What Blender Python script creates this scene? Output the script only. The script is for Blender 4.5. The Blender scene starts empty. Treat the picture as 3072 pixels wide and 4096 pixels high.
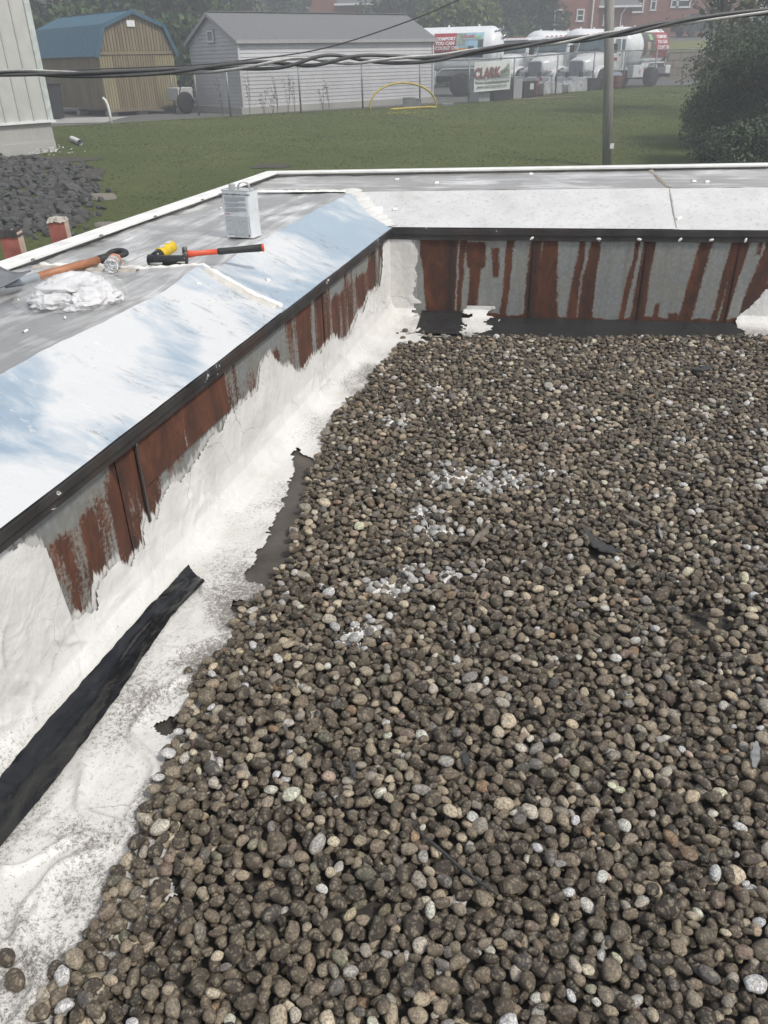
import bpy, math, random, numpy as np
from mathutils import Vector, Matrix, Euler, noise as mn
random.seed(7); np.random.seed(7)
R = math.radians
scene = bpy.context.scene
col = scene.collection

# ------------------------------------------------------------------ camera
HAZE = 0.0058
CAM_H, PITCH, ROLL, FPX = 1.6, R(29.95), R(1.33), 3150.0
_F = Vector((0, math.cos(PITCH), -math.sin(PITCH)))
_R0 = Vector((1, 0, 0)); _U0 = _R0.cross(_F)
_R = _R0 * math.cos(ROLL) - _U0 * math.sin(ROLL)
_U = _U0 * math.cos(ROLL) + _R0 * math.sin(ROLL)
cd = bpy.data.cameras.new('camera'); cam = bpy.data.objects.new('camera', cd); col.objects.link(cam)
cd.sensor_fit = 'VERTICAL'; cd.sensor_height = 36; cd.sensor_width = 27; cd.lens = FPX / 4096 * 36
cd.clip_start = 0.05; cd.clip_end = 1000
cam.matrix_world = Matrix(((_R.x, _U.x, -_F.x, 0), (_R.y, _U.y, -_F.y, 0), (_R.z, _U.z, -_F.z, CAM_H), (0, 0, 0, 1)))
scene.camera = cam

# ------------------------------------------------------------------ world, sun, exposure
SUN_EL, SUN_AZ = R(51), R(126)          # azimuth measured clockwise from +Y
w = bpy.data.worlds.new('World'); scene.world = w; w.use_nodes = True
nt = w.node_tree; nt.nodes.clear()
_o = nt.nodes.new('ShaderNodeOutputWorld'); _b = nt.nodes.new('ShaderNodeBackground')
_s = nt.nodes.new('ShaderNodeTexSky'); _s.sky_type = 'NISHITA'; _s.sun_disc = False
_s.sun_elevation = SUN_EL; _s.sun_rotation = SUN_AZ; _s.air_density = 1.0; _s.dust_density = 2.0; _s.altitude = 200
_tc = nt.nodes.new('ShaderNodeTexCoord'); _mp = nt.nodes.new('ShaderNodeMapping'); _mp.inputs['Scale'].default_value = (1, 1, 2.0)
_n = nt.nodes.new('ShaderNodeTexNoise'); _n.inputs['Scale'].default_value = 1.7; _n.inputs['Detail'].default_value = 5; _n.inputs['Roughness'].default_value = .55
_r = nt.nodes.new('ShaderNodeValToRGB'); _r.color_ramp.elements[0].position = .40; _r.color_ramp.elements[1].position = .64
_m = nt.nodes.new('ShaderNodeMix'); _m.data_type = 'RGBA'; _m.inputs[7].default_value = (8.3, 8.2, 8.05, 1)
nt.links.new(_tc.outputs['Generated'], _mp.inputs[0]); nt.links.new(_mp.outputs[0], _n.inputs['Vector'])
nt.links.new(_n.outputs[0], _r.inputs[0]); nt.links.new(_r.outputs[0], _m.inputs[0])
nt.links.new(_s.outputs[0], _m.inputs[6]); nt.links.new(_m.outputs[2], _b.inputs[0]); nt.links.new(_b.outputs[0], _o.inputs[0])
_b.inputs[1].default_value = 0.088
sd = bpy.data.lights.new('sun', 'SUN'); sd.energy = 2.0; sd.angle = R(10); sd.color = (1, .95, .87)
sun = bpy.data.objects.new('sun', sd); col.objects.link(sun)
_sv = Vector((math.sin(SUN_AZ) * math.cos(SUN_EL), math.cos(SUN_AZ) * math.cos(SUN_EL), math.sin(SUN_EL)))
sun.rotation_euler = _sv.to_track_quat('Z', 'Y').to_euler(); sun.location = _sv * 60
vs = scene.view_settings; vs.view_transform = 'Standard'; vs.look = 'None'; vs.exposure = 0.74; vs.gamma = 1; vs.use_curve_mapping = False

# ------------------------------------------------------------------ helpers
def pix(x, y):
    return _F + _R * ((x - 1536) / FPX) - _U * ((y - 2048) / FPX)
def at(x, y, Y):                         # point of the place at forward distance Y
    d = pix(x, y); return Vector((0, 0, CAM_H)) + d * (Y / d.y)
def onz(x, y, z):                        # point at height z
    d = pix(x, y); return Vector((0, 0, CAM_H)) + d * ((z - CAM_H) / d.z)

def tag(o, label=None, cat=None, group=None, kind=None):
    if label: o['label'] = label
    if cat: o['category'] = cat
    if group: o['group'] = group
    if kind: o['kind'] = kind
    return o
def link(o, parent=None):
    col.objects.link(o)
    if parent is not None:
        o.parent = parent; o.matrix_parent_inverse = parent.matrix_basis.inverted()
    return o
def mesh_obj(name, verts, faces, m, parent=None, smooth=False, local=False):
    me = bpy.data.meshes.new(name); me.from_pydata([tuple(v) for v in verts], [], faces); me.update()
    if m is not None: me.materials.append(m)
    if smooth: me.polygons.foreach_set('use_smooth', [True] * len(me.polygons))
    o = bpy.data.objects.new(name, me); col.objects.link(o)
    if parent is not None:
        o.parent = parent
        if not local: o.matrix_parent_inverse = parent.matrix_basis.inverted()
    return o
def empty(name, loc=(0, 0, 0), rz=0.0, label=None, cat=None, group=None):
    o = bpy.data.objects.new(name, None); col.objects.link(o)
    o.matrix_basis = Matrix.Translation(Vector(loc)) @ Matrix.Rotation(rz, 4, 'Z')
    o.empty_display_size = .1
    return tag(o, label, cat, group)
def copy_tree(o, parent=None):
    c = o.copy(); col.objects.link(c); c.parent = parent
    for ch in o.children: copy_tree(ch, c)
    return c
def fattr(o, name, vals):
    a = o.data.attributes.new(name, 'FLOAT', 'POINT'); a.data.foreach_set('value', np.asarray(vals, dtype=np.float32).ravel())

class MB:
    """collects boxes, prisms, tubes and lathes into one mesh"""
    def __init__(s): s.v = []; s.f = []
    def add(s, v, f, M=None):
        b = len(s.v)
        s.v += [(M @ Vector(p)) if M else Vector(p) for p in v]; s.f += [tuple(i + b for i in q) for q in f]; return s
    def box(s, c, d, M=None, bev=0.0):
        x, y, z = d[0] / 2, d[1] / 2, d[2] / 2; c = Vector(c)
        if bev <= 0:
            v = [c + Vector((i * x, j * y, k * z)) for i in (-1, 1) for j in (-1, 1) for k in (-1, 1)]
            return s.add(v, [(0, 1, 3, 2), (4, 6, 7, 5), (0, 4, 5, 1), (2, 3, 7, 6), (0, 2, 6, 4), (1, 5, 7, 3)], M)
        v = []; b = bev
        ring = lambda zz, q: [c + Vector((p[0] * (x - q if p[2] else x - q - b * 0), p[1] * (y - q), zz)) for p in ((-1, -1, 1), (1, -1, 1), (1, 1, 1), (-1, 1, 1))]
        v = ring(-z, b) + ring(-z + b, 0) + ring(z - b, 0) + ring(z, b)
        f = [(3, 2, 1, 0), (12, 13, 14, 15)]
        for k in range(3):
            for i in range(4):
                j = (i + 1) % 4; f.append((k * 4 + i, k * 4 + j, k * 4 + 4 + j, k * 4 + 4 + i))
        return s.add(v, f, M)
    def tube(s, pts, r, n=8, caps=True, M=None):
        pts = [Vector(p) for p in pts]; rs = r if isinstance(r, (list, tuple)) else [r] * len(pts)
        v = []; f = []; up = None
        for i, p in enumerate(pts):
            t = (pts[min(i + 1, len(pts) - 1)] - pts[max(i - 1, 0)])
            t = t.normalized() if t.length > 1e-9 else Vector((0, 0, 1))
            if up is None:
                up = t.orthogonal().normalized()
            else:
                up = up - t * up.dot(t); up = up.normalized() if up.length > 1e-6 else t.orthogonal().normalized()
            sd_ = t.cross(up)
            for k in range(n):
                a = 2 * math.pi * k / n; v.append(p + (up * math.cos(a) + sd_ * math.sin(a)) * rs[i])
        for i in range(len(pts) - 1):
            for k in range(n):
                k2 = (k + 1) % n; f.append((i * n + k, i * n + k2, i * n + n + k2, i * n + n + k))
        if caps: f += [tuple(range(n))[::-1], tuple(range((len(pts) - 1) * n, len(pts) * n))]
        return s.add(v, f, M)
    def lathe(s, prof, n=20, M=None, caps=True):      # prof: (r, z) along local Z
        v = []; f = []
        for r, z in prof:
            for k in range(n):
                a = 2 * math.pi * k / n; v.append(Vector((r * math.cos(a), r * math.sin(a), z)))
        for i in range(len(prof) - 1):
            for k in range(n):
                k2 = (k + 1) % n; f.append((i * n + k, i * n + k2, i * n + n + k2, i * n + n + k))
        if caps: f += [tuple(range(n))[::-1], tuple(range((len(prof) - 1) * n, len(prof) * n))]
        return s.add(v, f, M)
    def prism(s, poly, ext, M=None):       # poly: list of 3d points, ext: extrusion vector
        n = len(poly); e = Vector(ext); v = [Vector(p) for p in poly] + [Vector(p) + e for p in poly]
        f = [tuple(range(n))[::-1], tuple(range(n, 2 * n))] + [(i, (i + 1) % n, n + (i + 1) % n, n + i) for i in range(n)]
        return s.add(v, f, M)
    def quad(s, a, b, c, d): return s.add([a, b, c, d], [(0, 1, 2, 3)])
    def build(s, name, m, parent=None, smooth=False, local=False):
        return mesh_obj(name, s.v, s.f, m, parent, smooth, local)

def frame(o, x, z):                        # matrix with origin o, X axis x, Z axis z
    x = Vector(x).normalized(); z = Vector(z); y = z.cross(x).normalized(); z = x.cross(y)
    return Matrix(((x.x, y.x, z.x, o[0]), (x.y, y.y, z.y, o[1]), (x.z, y.z, z.z, o[2]), (0, 0, 0, 1)))

def text_mesh(txt, size, bold=0.0, align='CENTER', space=1.0):
    cu = bpy.data.curves.new('lettering', 'FONT'); cu.body = txt; cu.size = size; cu.align_x = align; cu.align_y = 'CENTER'
    cu.offset = bold; cu.space_character = space; cu.resolution_u = 2
    ob = bpy.data.objects.new('lettering_tmp', cu); me = bpy.data.meshes.new_from_object(ob)
    v = [tuple(p.co) for p in me.vertices]; f = [tuple(p.vertices) for p in me.polygons]
    bpy.data.objects.remove(ob); bpy.data.meshes.remove(me); bpy.data.curves.remove(cu)
    return v, f
def subdiv_faces(v, f, step):               # cut faces into thin x strips is not needed: letters are small
    return v, f

# ------------------------------------------------------------------ material helpers
class NT:
    def __init__(s, name):
        s.m = bpy.data.materials.new(name); s.m.use_nodes = True; s.t = s.m.node_tree; s.n = s.t.nodes; s.l = s.t.links
        s.b = s.n['Principled BSDF']; s.co = None
    def put(s, inp, val):
        if hasattr(val, 'is_linked') or isinstance(val, bpy.types.NodeSocket): s.l.new(val, inp)
        elif isinstance(val, (tuple, list)) and inp.type == 'RGBA' and len(val) == 3: inp.default_value = (*val, 1)
        else: inp.default_value = val
    def coord(s, scale=(1, 1, 1), kind='Object', off=None, rot=(0, 0, 0)):
        tc = s.n.new('ShaderNodeTexCoord'); mp = s.n.new('ShaderNodeMapping'); mp.inputs['Scale'].default_value = scale; mp.inputs['Rotation'].default_value = rot
        s.l.new(tc.outputs[kind], mp.inputs[0])
        if off is not None: s.put(mp.inputs['Location'], off)
        return mp.outputs[0]
    def noise(s, scale, detail=4, rough=.55, vec=None, dist=0.0, out=0):
        q = s.n.new('ShaderNodeTexNoise'); q.inputs['Scale'].default_value = scale; q.inputs['Detail'].default_value = detail
        q.inputs['Roughness'].default_value = rough; q.inputs['Distortion'].default_value = dist
        s.l.new(vec if vec is not None else s.coord(), q.inputs['Vector']); return q.outputs[out]
    def vor(s, scale, vec=None, feat='F1', rnd=1.0):
        q = s.n.new('ShaderNodeTexVoronoi'); q.feature = feat; q.inputs['Scale'].default_value = scale; q.inputs['Randomness'].default_value = rnd
        s.l.new(vec if vec is not None else s.coord(), q.inputs['Vector']); return q.outputs[0]
    def ramp(s, fac, stops, interp='LINEAR'):
        q = s.n.new('ShaderNodeValToRGB'); cr = q.color_ramp; cr.interpolation = interp
        while len(cr.elements) < len(stops): cr.elements.new(.5)
        for e, (p, c) in zip(cr.elements, stops):
            e.position = p; e.color = (c, c, c, 1) if isinstance(c, (int, float)) else (*c, 1)
        s.l.new(fac, q.inputs[0]); return q.outputs[0]
    def mix(s, fac, a, b, mode='MIX'):
        q = s.n.new('ShaderNodeMix'); q.data_type = 'RGBA'; q.blend_type = mode
        s.put(q.inputs[0], fac); s.put(q.inputs[6], a); s.put(q.inputs[7], b); return q.outputs[2]
    def math(s, op, a, b=0.0, clamp=False):
        q = s.n.new('ShaderNodeMath'); q.operation = op; q.use_clamp = clamp
        s.put(q.inputs[0], a); s.put(q.inputs[1], b); return q.outputs[0]
    def attr(s, name, typ='GEOMETRY', out=2):
        q = s.n.new('ShaderNodeAttribute'); q.attribute_name = name; q.attribute_type = typ; return q.outputs[out]
    def bump(s, h, strength=.5, dist=.01, prev=None):
        q = s.n.new('ShaderNodeBump'); q.inputs['Strength'].default_value = strength; q.inputs['Distance'].default_value = dist
        s.l.new(h, q.inputs['Height'])
        if prev is not None: s.l.new(prev, q.inputs['Normal'])
        return q.outputs[0]
    def set(s, **k):
        for a, v in k.items():
            nm = {'base': 'Base Color', 'rough': 'Roughness', 'metal': 'Metallic', 'normal': 'Normal', 'alpha': 'Alpha', 'trans': 'Transmission Weight', 'spec': 'Specular IOR Level', 'ior': 'IOR', 'coat': 'Coat Weight'}[a]
            s.put(s.b.inputs[nm], v)
        return s.m
def simple(name, c, rough=.6, metal=0.0, var=.25, scale=6.0, bump=0.0, bscale=40.0, spec=.5):
    """plain surface with mottling so that nothing is perfectly even"""
    t = NT(name); n1 = t.noise(scale, 5, .6)
    dk = tuple(x * (1 - var) for x in c); lt = tuple(min(1, x * (1 + var * .6)) for x in c)
    kw = dict(base=t.ramp(n1, [(.3, dk), (.7, lt)]), rough=t.ramp(n1, [(.3, max(0, rough - .08)), (.7, min(1, rough + .08))]), metal=metal, spec=spec)
    if bump: kw['normal'] = t.bump(t.noise(bscale, 4), bump, .01)
    return t.set(**kw)
def fbm(p, o=4):
    return mn.fractal(Vector(p), 1.0, 2.0, o)       # about -1..1
def sstep(a, b, x):
    t = np.clip((x - a) / (b - a), 0, 1); return t * t * (3 - 2 * t)
# ------------------------------------------------------------------ numpy value noise for the dense sheets
def _h(ix, iy, s):
    n = (ix * 374761393 + iy * 668265263 + s * 1442695041) & 0xffffffff
    n = ((n ^ (n >> 13)) * 1274126177) & 0xffffffff
    return ((n ^ (n >> 16)) & 0xffff) / 65535.0
def vn(x, y, s=0):
    x = np.asarray(x, float); y = np.asarray(y, float)
    ix = np.floor(x).astype(np.int64); iy = np.floor(y).astype(np.int64); fx = x - ix; fy = y - iy
    fx = fx * fx * (3 - 2 * fx); fy = fy * fy * (3 - 2 * fy)
    a = _h(ix, iy, s); b = _h(ix + 1, iy, s); c = _h(ix, iy + 1, s); d = _h(ix + 1, iy + 1, s)
    return (a + (b - a) * fx) * (1 - fy) + (c + (d - c) * fx) * fy
def fb(x, y, s=0, o=4, g=.5):
    v = 0; a = 1; t = 0
    for k in range(o):
        v = v + a * vn(x * 2 ** k, y * 2 ** k, s + k * 17); t += a; a *= g
    return v / t - .5

# ------------------------------------------------------------------ roof frames
AL, AF = R(15.08), R(9.3)
uL = Vector((math.sin(AL), math.cos(AL), 0)); nL = Vector((math.cos(AL), -math.sin(AL), 0))
uF = Vector((math.sin(AF), math.cos(AF), 0)); nF = Vector((math.cos(AF), -math.sin(AF), 0))
def Lw(u, n, z): return uL * u + nL * n + Vector((0, 0, z))
def Fw(s, d, z): return nF * s + uF * d + Vector((0, 0, z))
def toL(p): p = Vector(p); return p.dot(uL), p.dot(nL)
def toF(p): p = Vector(p); return p.dot(nF), p.dot(uF)
def meet(p, a, q, b):                       # intersection of two plan lines
    den = a.x * b.y - a.y * b.x; w_ = q - p
    return p + a * ((w_.x * b.y - w_.y * b.x) / den)
N_DRIP, D_DRIP, Z_DRIP, Z_FAS = -1.377, 5.53, .53, .605
rF = lambda s: 5.943 + .016 * (s + 1.127)   # far ridge
zF = lambda s: .77 + .010 * (s + 1.127)
oF = lambda s: 6.892 + .034 * (s + 2.046)   # far outer edge
P_IN = meet(Lw(0, N_DRIP, 0), uL, Fw(0, D_DRIP, 0), nF)
R_LN = (Fw(-3, rF(-3), 0), (Fw(3, rF(3), 0) - Fw(-3, rF(-3), 0)))
O_LN = (Fw(-3, oF(-3), 0), (Fw(3, oF(3), 0) - Fw(-3, oF(-3), 0)))
P_RIDGE = meet(Lw(0, -1.735, 0), uL, *R_LN)
P_OUT = meet(Lw(0, -2.72, 0), uL, *O_LN)
U_IN = toL(P_IN)[0]; U_RIDGE = toL(P_RIDGE)[0]; S_IN = toF(P_IN)[0]; S_RIDGE = toF(P_RIDGE)[0]

# ------------------------------------------------------------------ roof materials
def m_mastic():
    t = NT('white_elastomeric_coating'); v = t.coord()
    d = t.attr('dirt'); n1 = t.noise(3.5, 6, .62, v); n2 = t.noise(85, 5, .7, v); n3 = t.noise(240, 3, .7, v)
    base = t.ramp(n1, [(.3, (.54, .53, .505)), (.55, (.645, .64, .62)), (.75, (.70, .695, .68))])
    th = t.math('ADD', t.math('MULTIPLY', n2, .6), t.math('MULTIPLY', n3, .45))
    sp = t.math('MULTIPLY', t.math('SUBTRACT', t.math('ADD', th, t.math('MULTIPLY', d, .34)), .665), 7.0, True)
    cl = t.mix(t.math('MULTIPLY', sp, .88), base, (.085, .075, .062))
    cl = t.mix(t.math('MULTIPLY', d, .20, True), cl, (.34, .31, .27))
    # faint cracks
    vo = t.n.new('ShaderNodeTexVoronoi'); vo.feature = 'DISTANCE_TO_EDGE'; vo.inputs['Scale'].default_value = 3.2
    t.l.new(t.mix(.12, v, t.noise(5, 5, .6, v, out=1)), vo.inputs['Vector'])
    ck = t.ramp(vo.outputs[0], [(.0, 1.0), (.006, 0.0)])
    ck = t.math('MULTIPLY', ck, t.ramp(t.noise(2.3, 2, .5, v), [(.52, 0.0), (.6, 1.0)]))
    cl = t.mix(t.math('MULTIPLY', ck, .65), cl, (.16, .14, .11))
    nb = t.bump(t.noise(7, 8, .56, v, 1.6), .42, .020, t.bump(n2, .35, .004))
    return t.set(base=cl, rough=.52, normal=nb)
def m_panel():
    t = NT('galvanised_sheet_with_rust'); v = t.coord()
    rs = t.attr('rust'); dk = t.attr('dark')
    vz = t.coord((30, 30, 2.2)); nz = t.noise(1.0, 6, .65, vz); nf = t.noise(70, 5, .65, v)
    k = t.math('ADD', rs, t.math('ADD', t.math('MULTIPLY', t.math('SUBTRACT', nz, .5), .55), t.math('MULTIPLY', t.math('SUBTRACT', nf, .5), .62)))
    k0 = t.math('MULTIPLY', t.math('SUBTRACT', k, .36), 4.5, True); k = t.math('MULTIPLY', t.math('SUBTRACT', k, .46), 7.0, True)
    sp = t.vor(38, v)
    gal = t.mix(t.ramp(sp, [(.1, 0.0), (.8, 1.0)]), (.30, .315, .315), (.235, .25, .245))
    gal = t.mix(t.math('MULTIPLY', t.ramp(t.noise(5, 6, .65, v), [(.45, 0.0), (.75, 1.0)]), .5), gal, (.30, .27, .20)); gal = t.mix(t.math('MULTIPLY', t.ramp(t.noise(1.0, 6, .7, t.coord((26, 26, 1.8))), [(.48, 0.0), (.7, 1.0)]), .55), gal, (.19, .175, .14)); gal = t.mix(t.ramp(t.noise(19, 6, .75, v), [(.62, 0.0), (.72, .6)]), gal, (.10, .095, .085))
    ru = t.ramp(t.noise(1.0, 8, .72, t.coord((11, 11, 5.0)), .8), [(.25, (.024, .012, .009)), (.46, (.070, .026, .014)), (.60, (.115, .040, .019)), (.72, (.15, .058, .027)), (.85, (.22, .11, .055))])
    ru = t.mix(t.math('MULTIPLY', dk, .92, True), ru, (.022, .016, .015))
    gal = t.mix(t.math('MULTIPLY', k0, .45), gal, (.20, .125, .07))
    c = t.mix(k, gal, ru)
    sm = t.math('ADD', t.attr('smear'), t.math('MULTIPLY', t.math('SUBTRACT', t.noise(1.0, 7, .68, t.coord((48, 48, 4.5))), .5), 1.5))
    sm = t.math('MULTIPLY', t.math('SUBTRACT', sm, .5), 6.0, True)
    c = t.mix(t.math('MULTIPLY', sm, .88), c, (.68, .675, .65))
    nb = t.bump(nf, .25, .004, t.bump(k, .35, .002))
    return t.set(base=c, rough=t.ramp(k, [(0, .48), (1, .85)]), metal=t.math('MULTIPLY', t.math('SUBTRACT', 1.0, k, True), .35), normal=nb)
def m_silver(name, whiten, rough=.30, metal=.75, stretch=(9, 1.0, 9), tint=(.60, .615, .63)):
    """aluminised coating: metal that shows through worn white paint, dirty streaks"""
    t = NT(name); v = t.coord(); ur = t.n.new('ShaderNodeVectorRotate'); ur.rotation_type = 'Z_AXIS'
    ur.inputs['Angle'].default_value = AL; t.l.new(v, ur.inputs['Vector'])
    mp = t.n.new('ShaderNodeMapping'); mp.inputs['Scale'].default_value = stretch; t.l.new(ur.outputs[0], mp.inputs[0]); vs_ = mp.outputs[0]
    n1 = t.noise(1.0, 7, .66, vs_, .6); n2 = t.noise(2.4, 5, .6, v, .5); n3 = t.noise(55, 5, .7, v)
    wh = t.math('ADD', t.math('MULTIPLY', n1, .55), t.math('MULTIPLY', n2, .5))
    k = t.ramp(wh, [(.50 - whiten * .1, 0.0), (.66 - whiten * .1, 1.0)])
    c = t.mix(k, tint, (.68, .685, .68))
    st = t.ramp(t.noise(2.6, 8, .72, vs_, 1.4), [(.55, 0.0), (.61, 1.0)])
    st = t.math('MULTIPLY', st, t.ramp(n2, [(.42, 0.0), (.58, 1.0)]))
    c = t.mix(t.math('MULTIPLY', st, .7), c, (.26, .235, .20))
    pit = t.ramp(n3, [(.68, 0.0), (.76, 1.0)]); c = t.mix(t.math('MULTIPLY', pit, .5), c, (.2, .18, .15))
    mt = t.math('MULTIPLY', t.math('SUBTRACT', 1.0, t.math('MULTIPLY', k, .85)), metal)
    nb = t.bump(n1, .22, .006, t.bump(t.noise(140, 4, .6, v), .16, .002))
    return t.set(base=c, metal=mt, rough=t.ramp(n2, [(.3, rough - .06), (.7, rough + .16)]), normal=nb)
def m_slope():
    """galvalume slope: pale bluish metal tinted further with reflected sky blue, soft worn white paint, scuffs that run down the slope"""
    t = NT('worn_painted_slope'); v = t.coord(); ur = t.n.new('ShaderNodeVectorRotate'); ur.rotation_type = 'Z_AXIS'; ur.inputs['Angle'].default_value = AL; t.l.new(v, ur.inputs['Vector'])
    mp = t.n.new('ShaderNodeMapping'); mp.inputs['Scale'].default_value = (1.0, 5.0, 5.0); mp.inputs['Rotation'].default_value = (0, 0, .5); t.l.new(ur.outputs[0], mp.inputs[0]); sc = mp.outputs[0]
    sx = t.n.new('ShaderNodeSeparateXYZ'); t.l.new(ur.outputs[0], sx.inputs[0])
    n1 = t.noise(1.5, 3, .5, v, .8); n2 = t.noise(3.2, 7, .68, sc, .7); n3 = t.noise(60, 5, .7, v)
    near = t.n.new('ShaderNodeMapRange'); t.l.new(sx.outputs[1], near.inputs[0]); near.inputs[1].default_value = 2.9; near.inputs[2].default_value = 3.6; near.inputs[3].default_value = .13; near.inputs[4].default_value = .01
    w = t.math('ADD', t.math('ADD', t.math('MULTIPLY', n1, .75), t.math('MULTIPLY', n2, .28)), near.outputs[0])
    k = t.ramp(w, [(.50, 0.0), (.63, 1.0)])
    c = t.mix(k, (.39, .485, .565), (.56, .57, .575))  # metal colour carries the blue of the reflected sky
    st = t.math('MULTIPLY', t.ramp(t.noise(5.5, 8, .72, sc, 1.2), [(.56, 0.0), (.60, 1.0)]), t.ramp(t.noise(2.4, 4, .6, v), [(.46, 0.0), (.58, 1.0)]))
    c = t.mix(t.math('MULTIPLY', st, .62), c, (.27, .245, .21))
    fl = t.math('MULTIPLY', t.ramp(t.noise(9, 6, .7, sc, 1.6), [(.60, 0.0), (.64, 1.0)]), t.ramp(t.noise(3.1, 4, .6, v), [(.45, 0.0), (.6, 1.0)]))
    c = t.mix(t.math('MULTIPLY', fl, .7), c, (.72, .72, .71)); c = t.mix(t.math('MULTIPLY', t.ramp(n3, [(.67, 0.0), (.75, 1.0)]), .5), c, (.2, .18, .15))
    nb = t.bump(n2, .30, .010, t.bump(t.noise(150, 4, .6, v), .18, .002))
    return t.set(base=c, metal=t.math('MULTIPLY', t.math('SUBTRACT', 1.0, k), .45), rough=t.ramp(n1, [(.3, .30), (.7, .46)]), normal=nb)
def m_whitecap():
    t = NT('white_coated_metal'); v = t.coord(); n1 = t.noise(4, 6, .65, v); n2 = t.noise(36, 7, .75, v, 1.0); n3 = t.noise(9, 6, .6, v, 2.5)
    c = t.ramp(n1, [(.3, (.53, .53, .515)), (.6, (.64, .64, .63))])
    k = t.ramp(n2, [(.54, 0.0), (.64, 1.0)]); c = t.mix(t.math('MULTIPLY', k, .5), c, (.33, .31, .28))
    k2 = t.math('MULTIPLY', t.ramp(n3, [(.56, 0.0), (.60, 1.0)]), t.ramp(n2, [(.45, 0.0), (.55, 1.0)])); c = t.mix(t.math('MULTIPLY', k2, .35), c, (.33, .32, .30))
    return t.set(base=c, rough=.42, metal=.12, normal=t.bump(n2, .18, .004))
def m_tar():
    t = NT('black_tar_coated_metal'); v = t.coord(); n1 = t.noise(7, 6, .62, v); n2 = t.noise(14, 7, .7, v, .6)
    c = t.ramp(n1, [(.3, (.018, .017, .017)), (.7, (.045, .043, .042))])
    br = t.ramp(t.noise(2.0, 5, .6, v), [(.48, 0.0), (.66, 1.0)]); c = t.mix(t.math('MULTIPLY', br, .75), c, (.060, .034, .026))
    k = t.ramp(n2, [(.655, 0.0), (.675, 1.0)]); c = t.mix(k, c, (.66, .66, .64))
    return t.set(base=c, rough=t.ramp(n1, [(.3, .32), (.7, .55)]), normal=t.bump(n2, .35, .006))
def m_wetblack():
    t = NT('black_rubber_membrane'); v = t.coord(); n1 = t.noise(6, 6, .6, v, 1.6); n2 = t.noise(30, 4, .6, v)
    c = t.ramp(n1, [(.35, (.006, .0065, .007)), (.6, (.012, .0125, .013)), (.78, (.03, .03, .03))])
    return t.set(base=c, rough=t.ramp(n1, [(.42, .07), (.58, .22)]), normal=t.bump(n1, .30, .03, t.bump(n2, .12, .004)))
def m_deck():
    t = NT('dirty_roof_membrane'); v = t.coord(); n1 = t.noise(5, 6, .65, v); n2 = t.noise(120, 5, .7, v)
    c = t.ramp(n1, [(.3, (.026, .023, .020)), (.55, (.045, .038, .031)), (.75, (.055, .053, .05))])
    c = t.mix(t.ramp(n2, [(.5, 0.0), (.7, .7)]), c, (.085, .072, .056))
    return t.set(base=c, rough=t.ramp(n1, [(.3, .9), (.7, .5)]), normal=t.bump(n2, .6, .006))
M_MAST, M_PANEL, M_TAR, M_WET, M_DECK, M_WCAP = m_mastic(), m_panel(), m_tar(), m_wetblack(), m_deck(), m_whitecap()
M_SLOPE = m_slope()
M_FLAT = m_silver('aluminised_top', .15, .36, .8, (8, .9, 8), (.42, .42, .415))
M_FLATF = m_silver('aluminised_top_far', .0, .38, .75, (.9, 8, 8), (.42, .41, .395))
M_TRIM = simple('white_painted_trim', (.76, .76, .74), .4, 0, .12, 9, .15, 60)
M_GREYMEM = simple('grey_peeled_membrane', (.082, .072, .060), .7, 0, .45, 6, .4, 40)
M_BEAD = simple('white_sealant', (.78, .775, .74), .45, 0, .12, 30, .3, 120)

# ------------------------------------------------------------------ roof deck
deck = MB(); deck.box((1.6, 2.2, -.10), (9.2, 10.4, .2)).build('roof_deck', M_DECK)
deck = bpy.data.objects['roof_deck']; tag(deck, kind='structure')

def grid(fn, us, vs_, keep=None):
    """verts and faces of a grid fn(u, v) -> Vector; keep(i, j) -> bool for faces"""
    nu, nv = len(us), len(vs_)
    V = [fn(u, v_) for u in us for v_ in vs_]
    F_ = [(i * nv + j, i * nv + j + 1, (i + 1) * nv + j + 1, (i + 1) * nv + j) for i in range(nu - 1) for j in range(nv - 1) if keep is None or keep[i, j]]
    return V, F_
def prune(V, F_, *arrs):
    used = sorted({i for f in F_ for i in f}); mp = {o: n for n, o in enumerate(used)}
    return [V[i] for i in used], [tuple(mp[i] for i in f) for f in F_], *[np.asarray(a)[used] for a in arrs]

# ------------------------------------------------------------------ left parapet
LP = empty('parapet_wall', Lw(2.5, -2.0, 0), 0, 'low roof parapet on the left with silver cap, rusty panels and white coated foot', 'parapet')
RUST_LO = [(.2, .60), (1.30, .60), (1.37, .545), (1.42, .51), (1.443, .525), (1.535, .473), (1.54, .369), (1.547, .289), (1.55, .184), (1.621, .165), (1.672, .158), (1.684, .222), (1.718, .225), (1.777, .234), (1.823, .234), (1.872, .164), (1.915, .182), (1.969, .188), (1.986, .255), (2.026, .278), (2.067, .239), (2.138, .286), (2.205, .313), (2.287, .287), (2.422, .31), (2.516, .341), (2.59, .35), (2.619, .325), (2.7, .346), (2.781, .356), (2.903, .351), (3.013, .354), (3.077, .446), (3.152, .458), (3.21, .461), (3.269, .387), (3.331, .352), (3.436, .33), (3.498, .263), (3.611, .226), (3.68, .253), (3.789, .253), (3.876, .239), (3.997, .254), (4.121, .261), (4.213, .193), (4.373, .168), (4.494, .215), (4.6, .25), (4.719, .233), (4.869, .298), (5.133, .281), (5.203, .393), (5.23, .56), (5.7, .62)]
_ru = np.array(RUST_LO)
def rust_lo(u): return np.interp(u, _ru[:, 0], _ru[:, 1])
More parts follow.
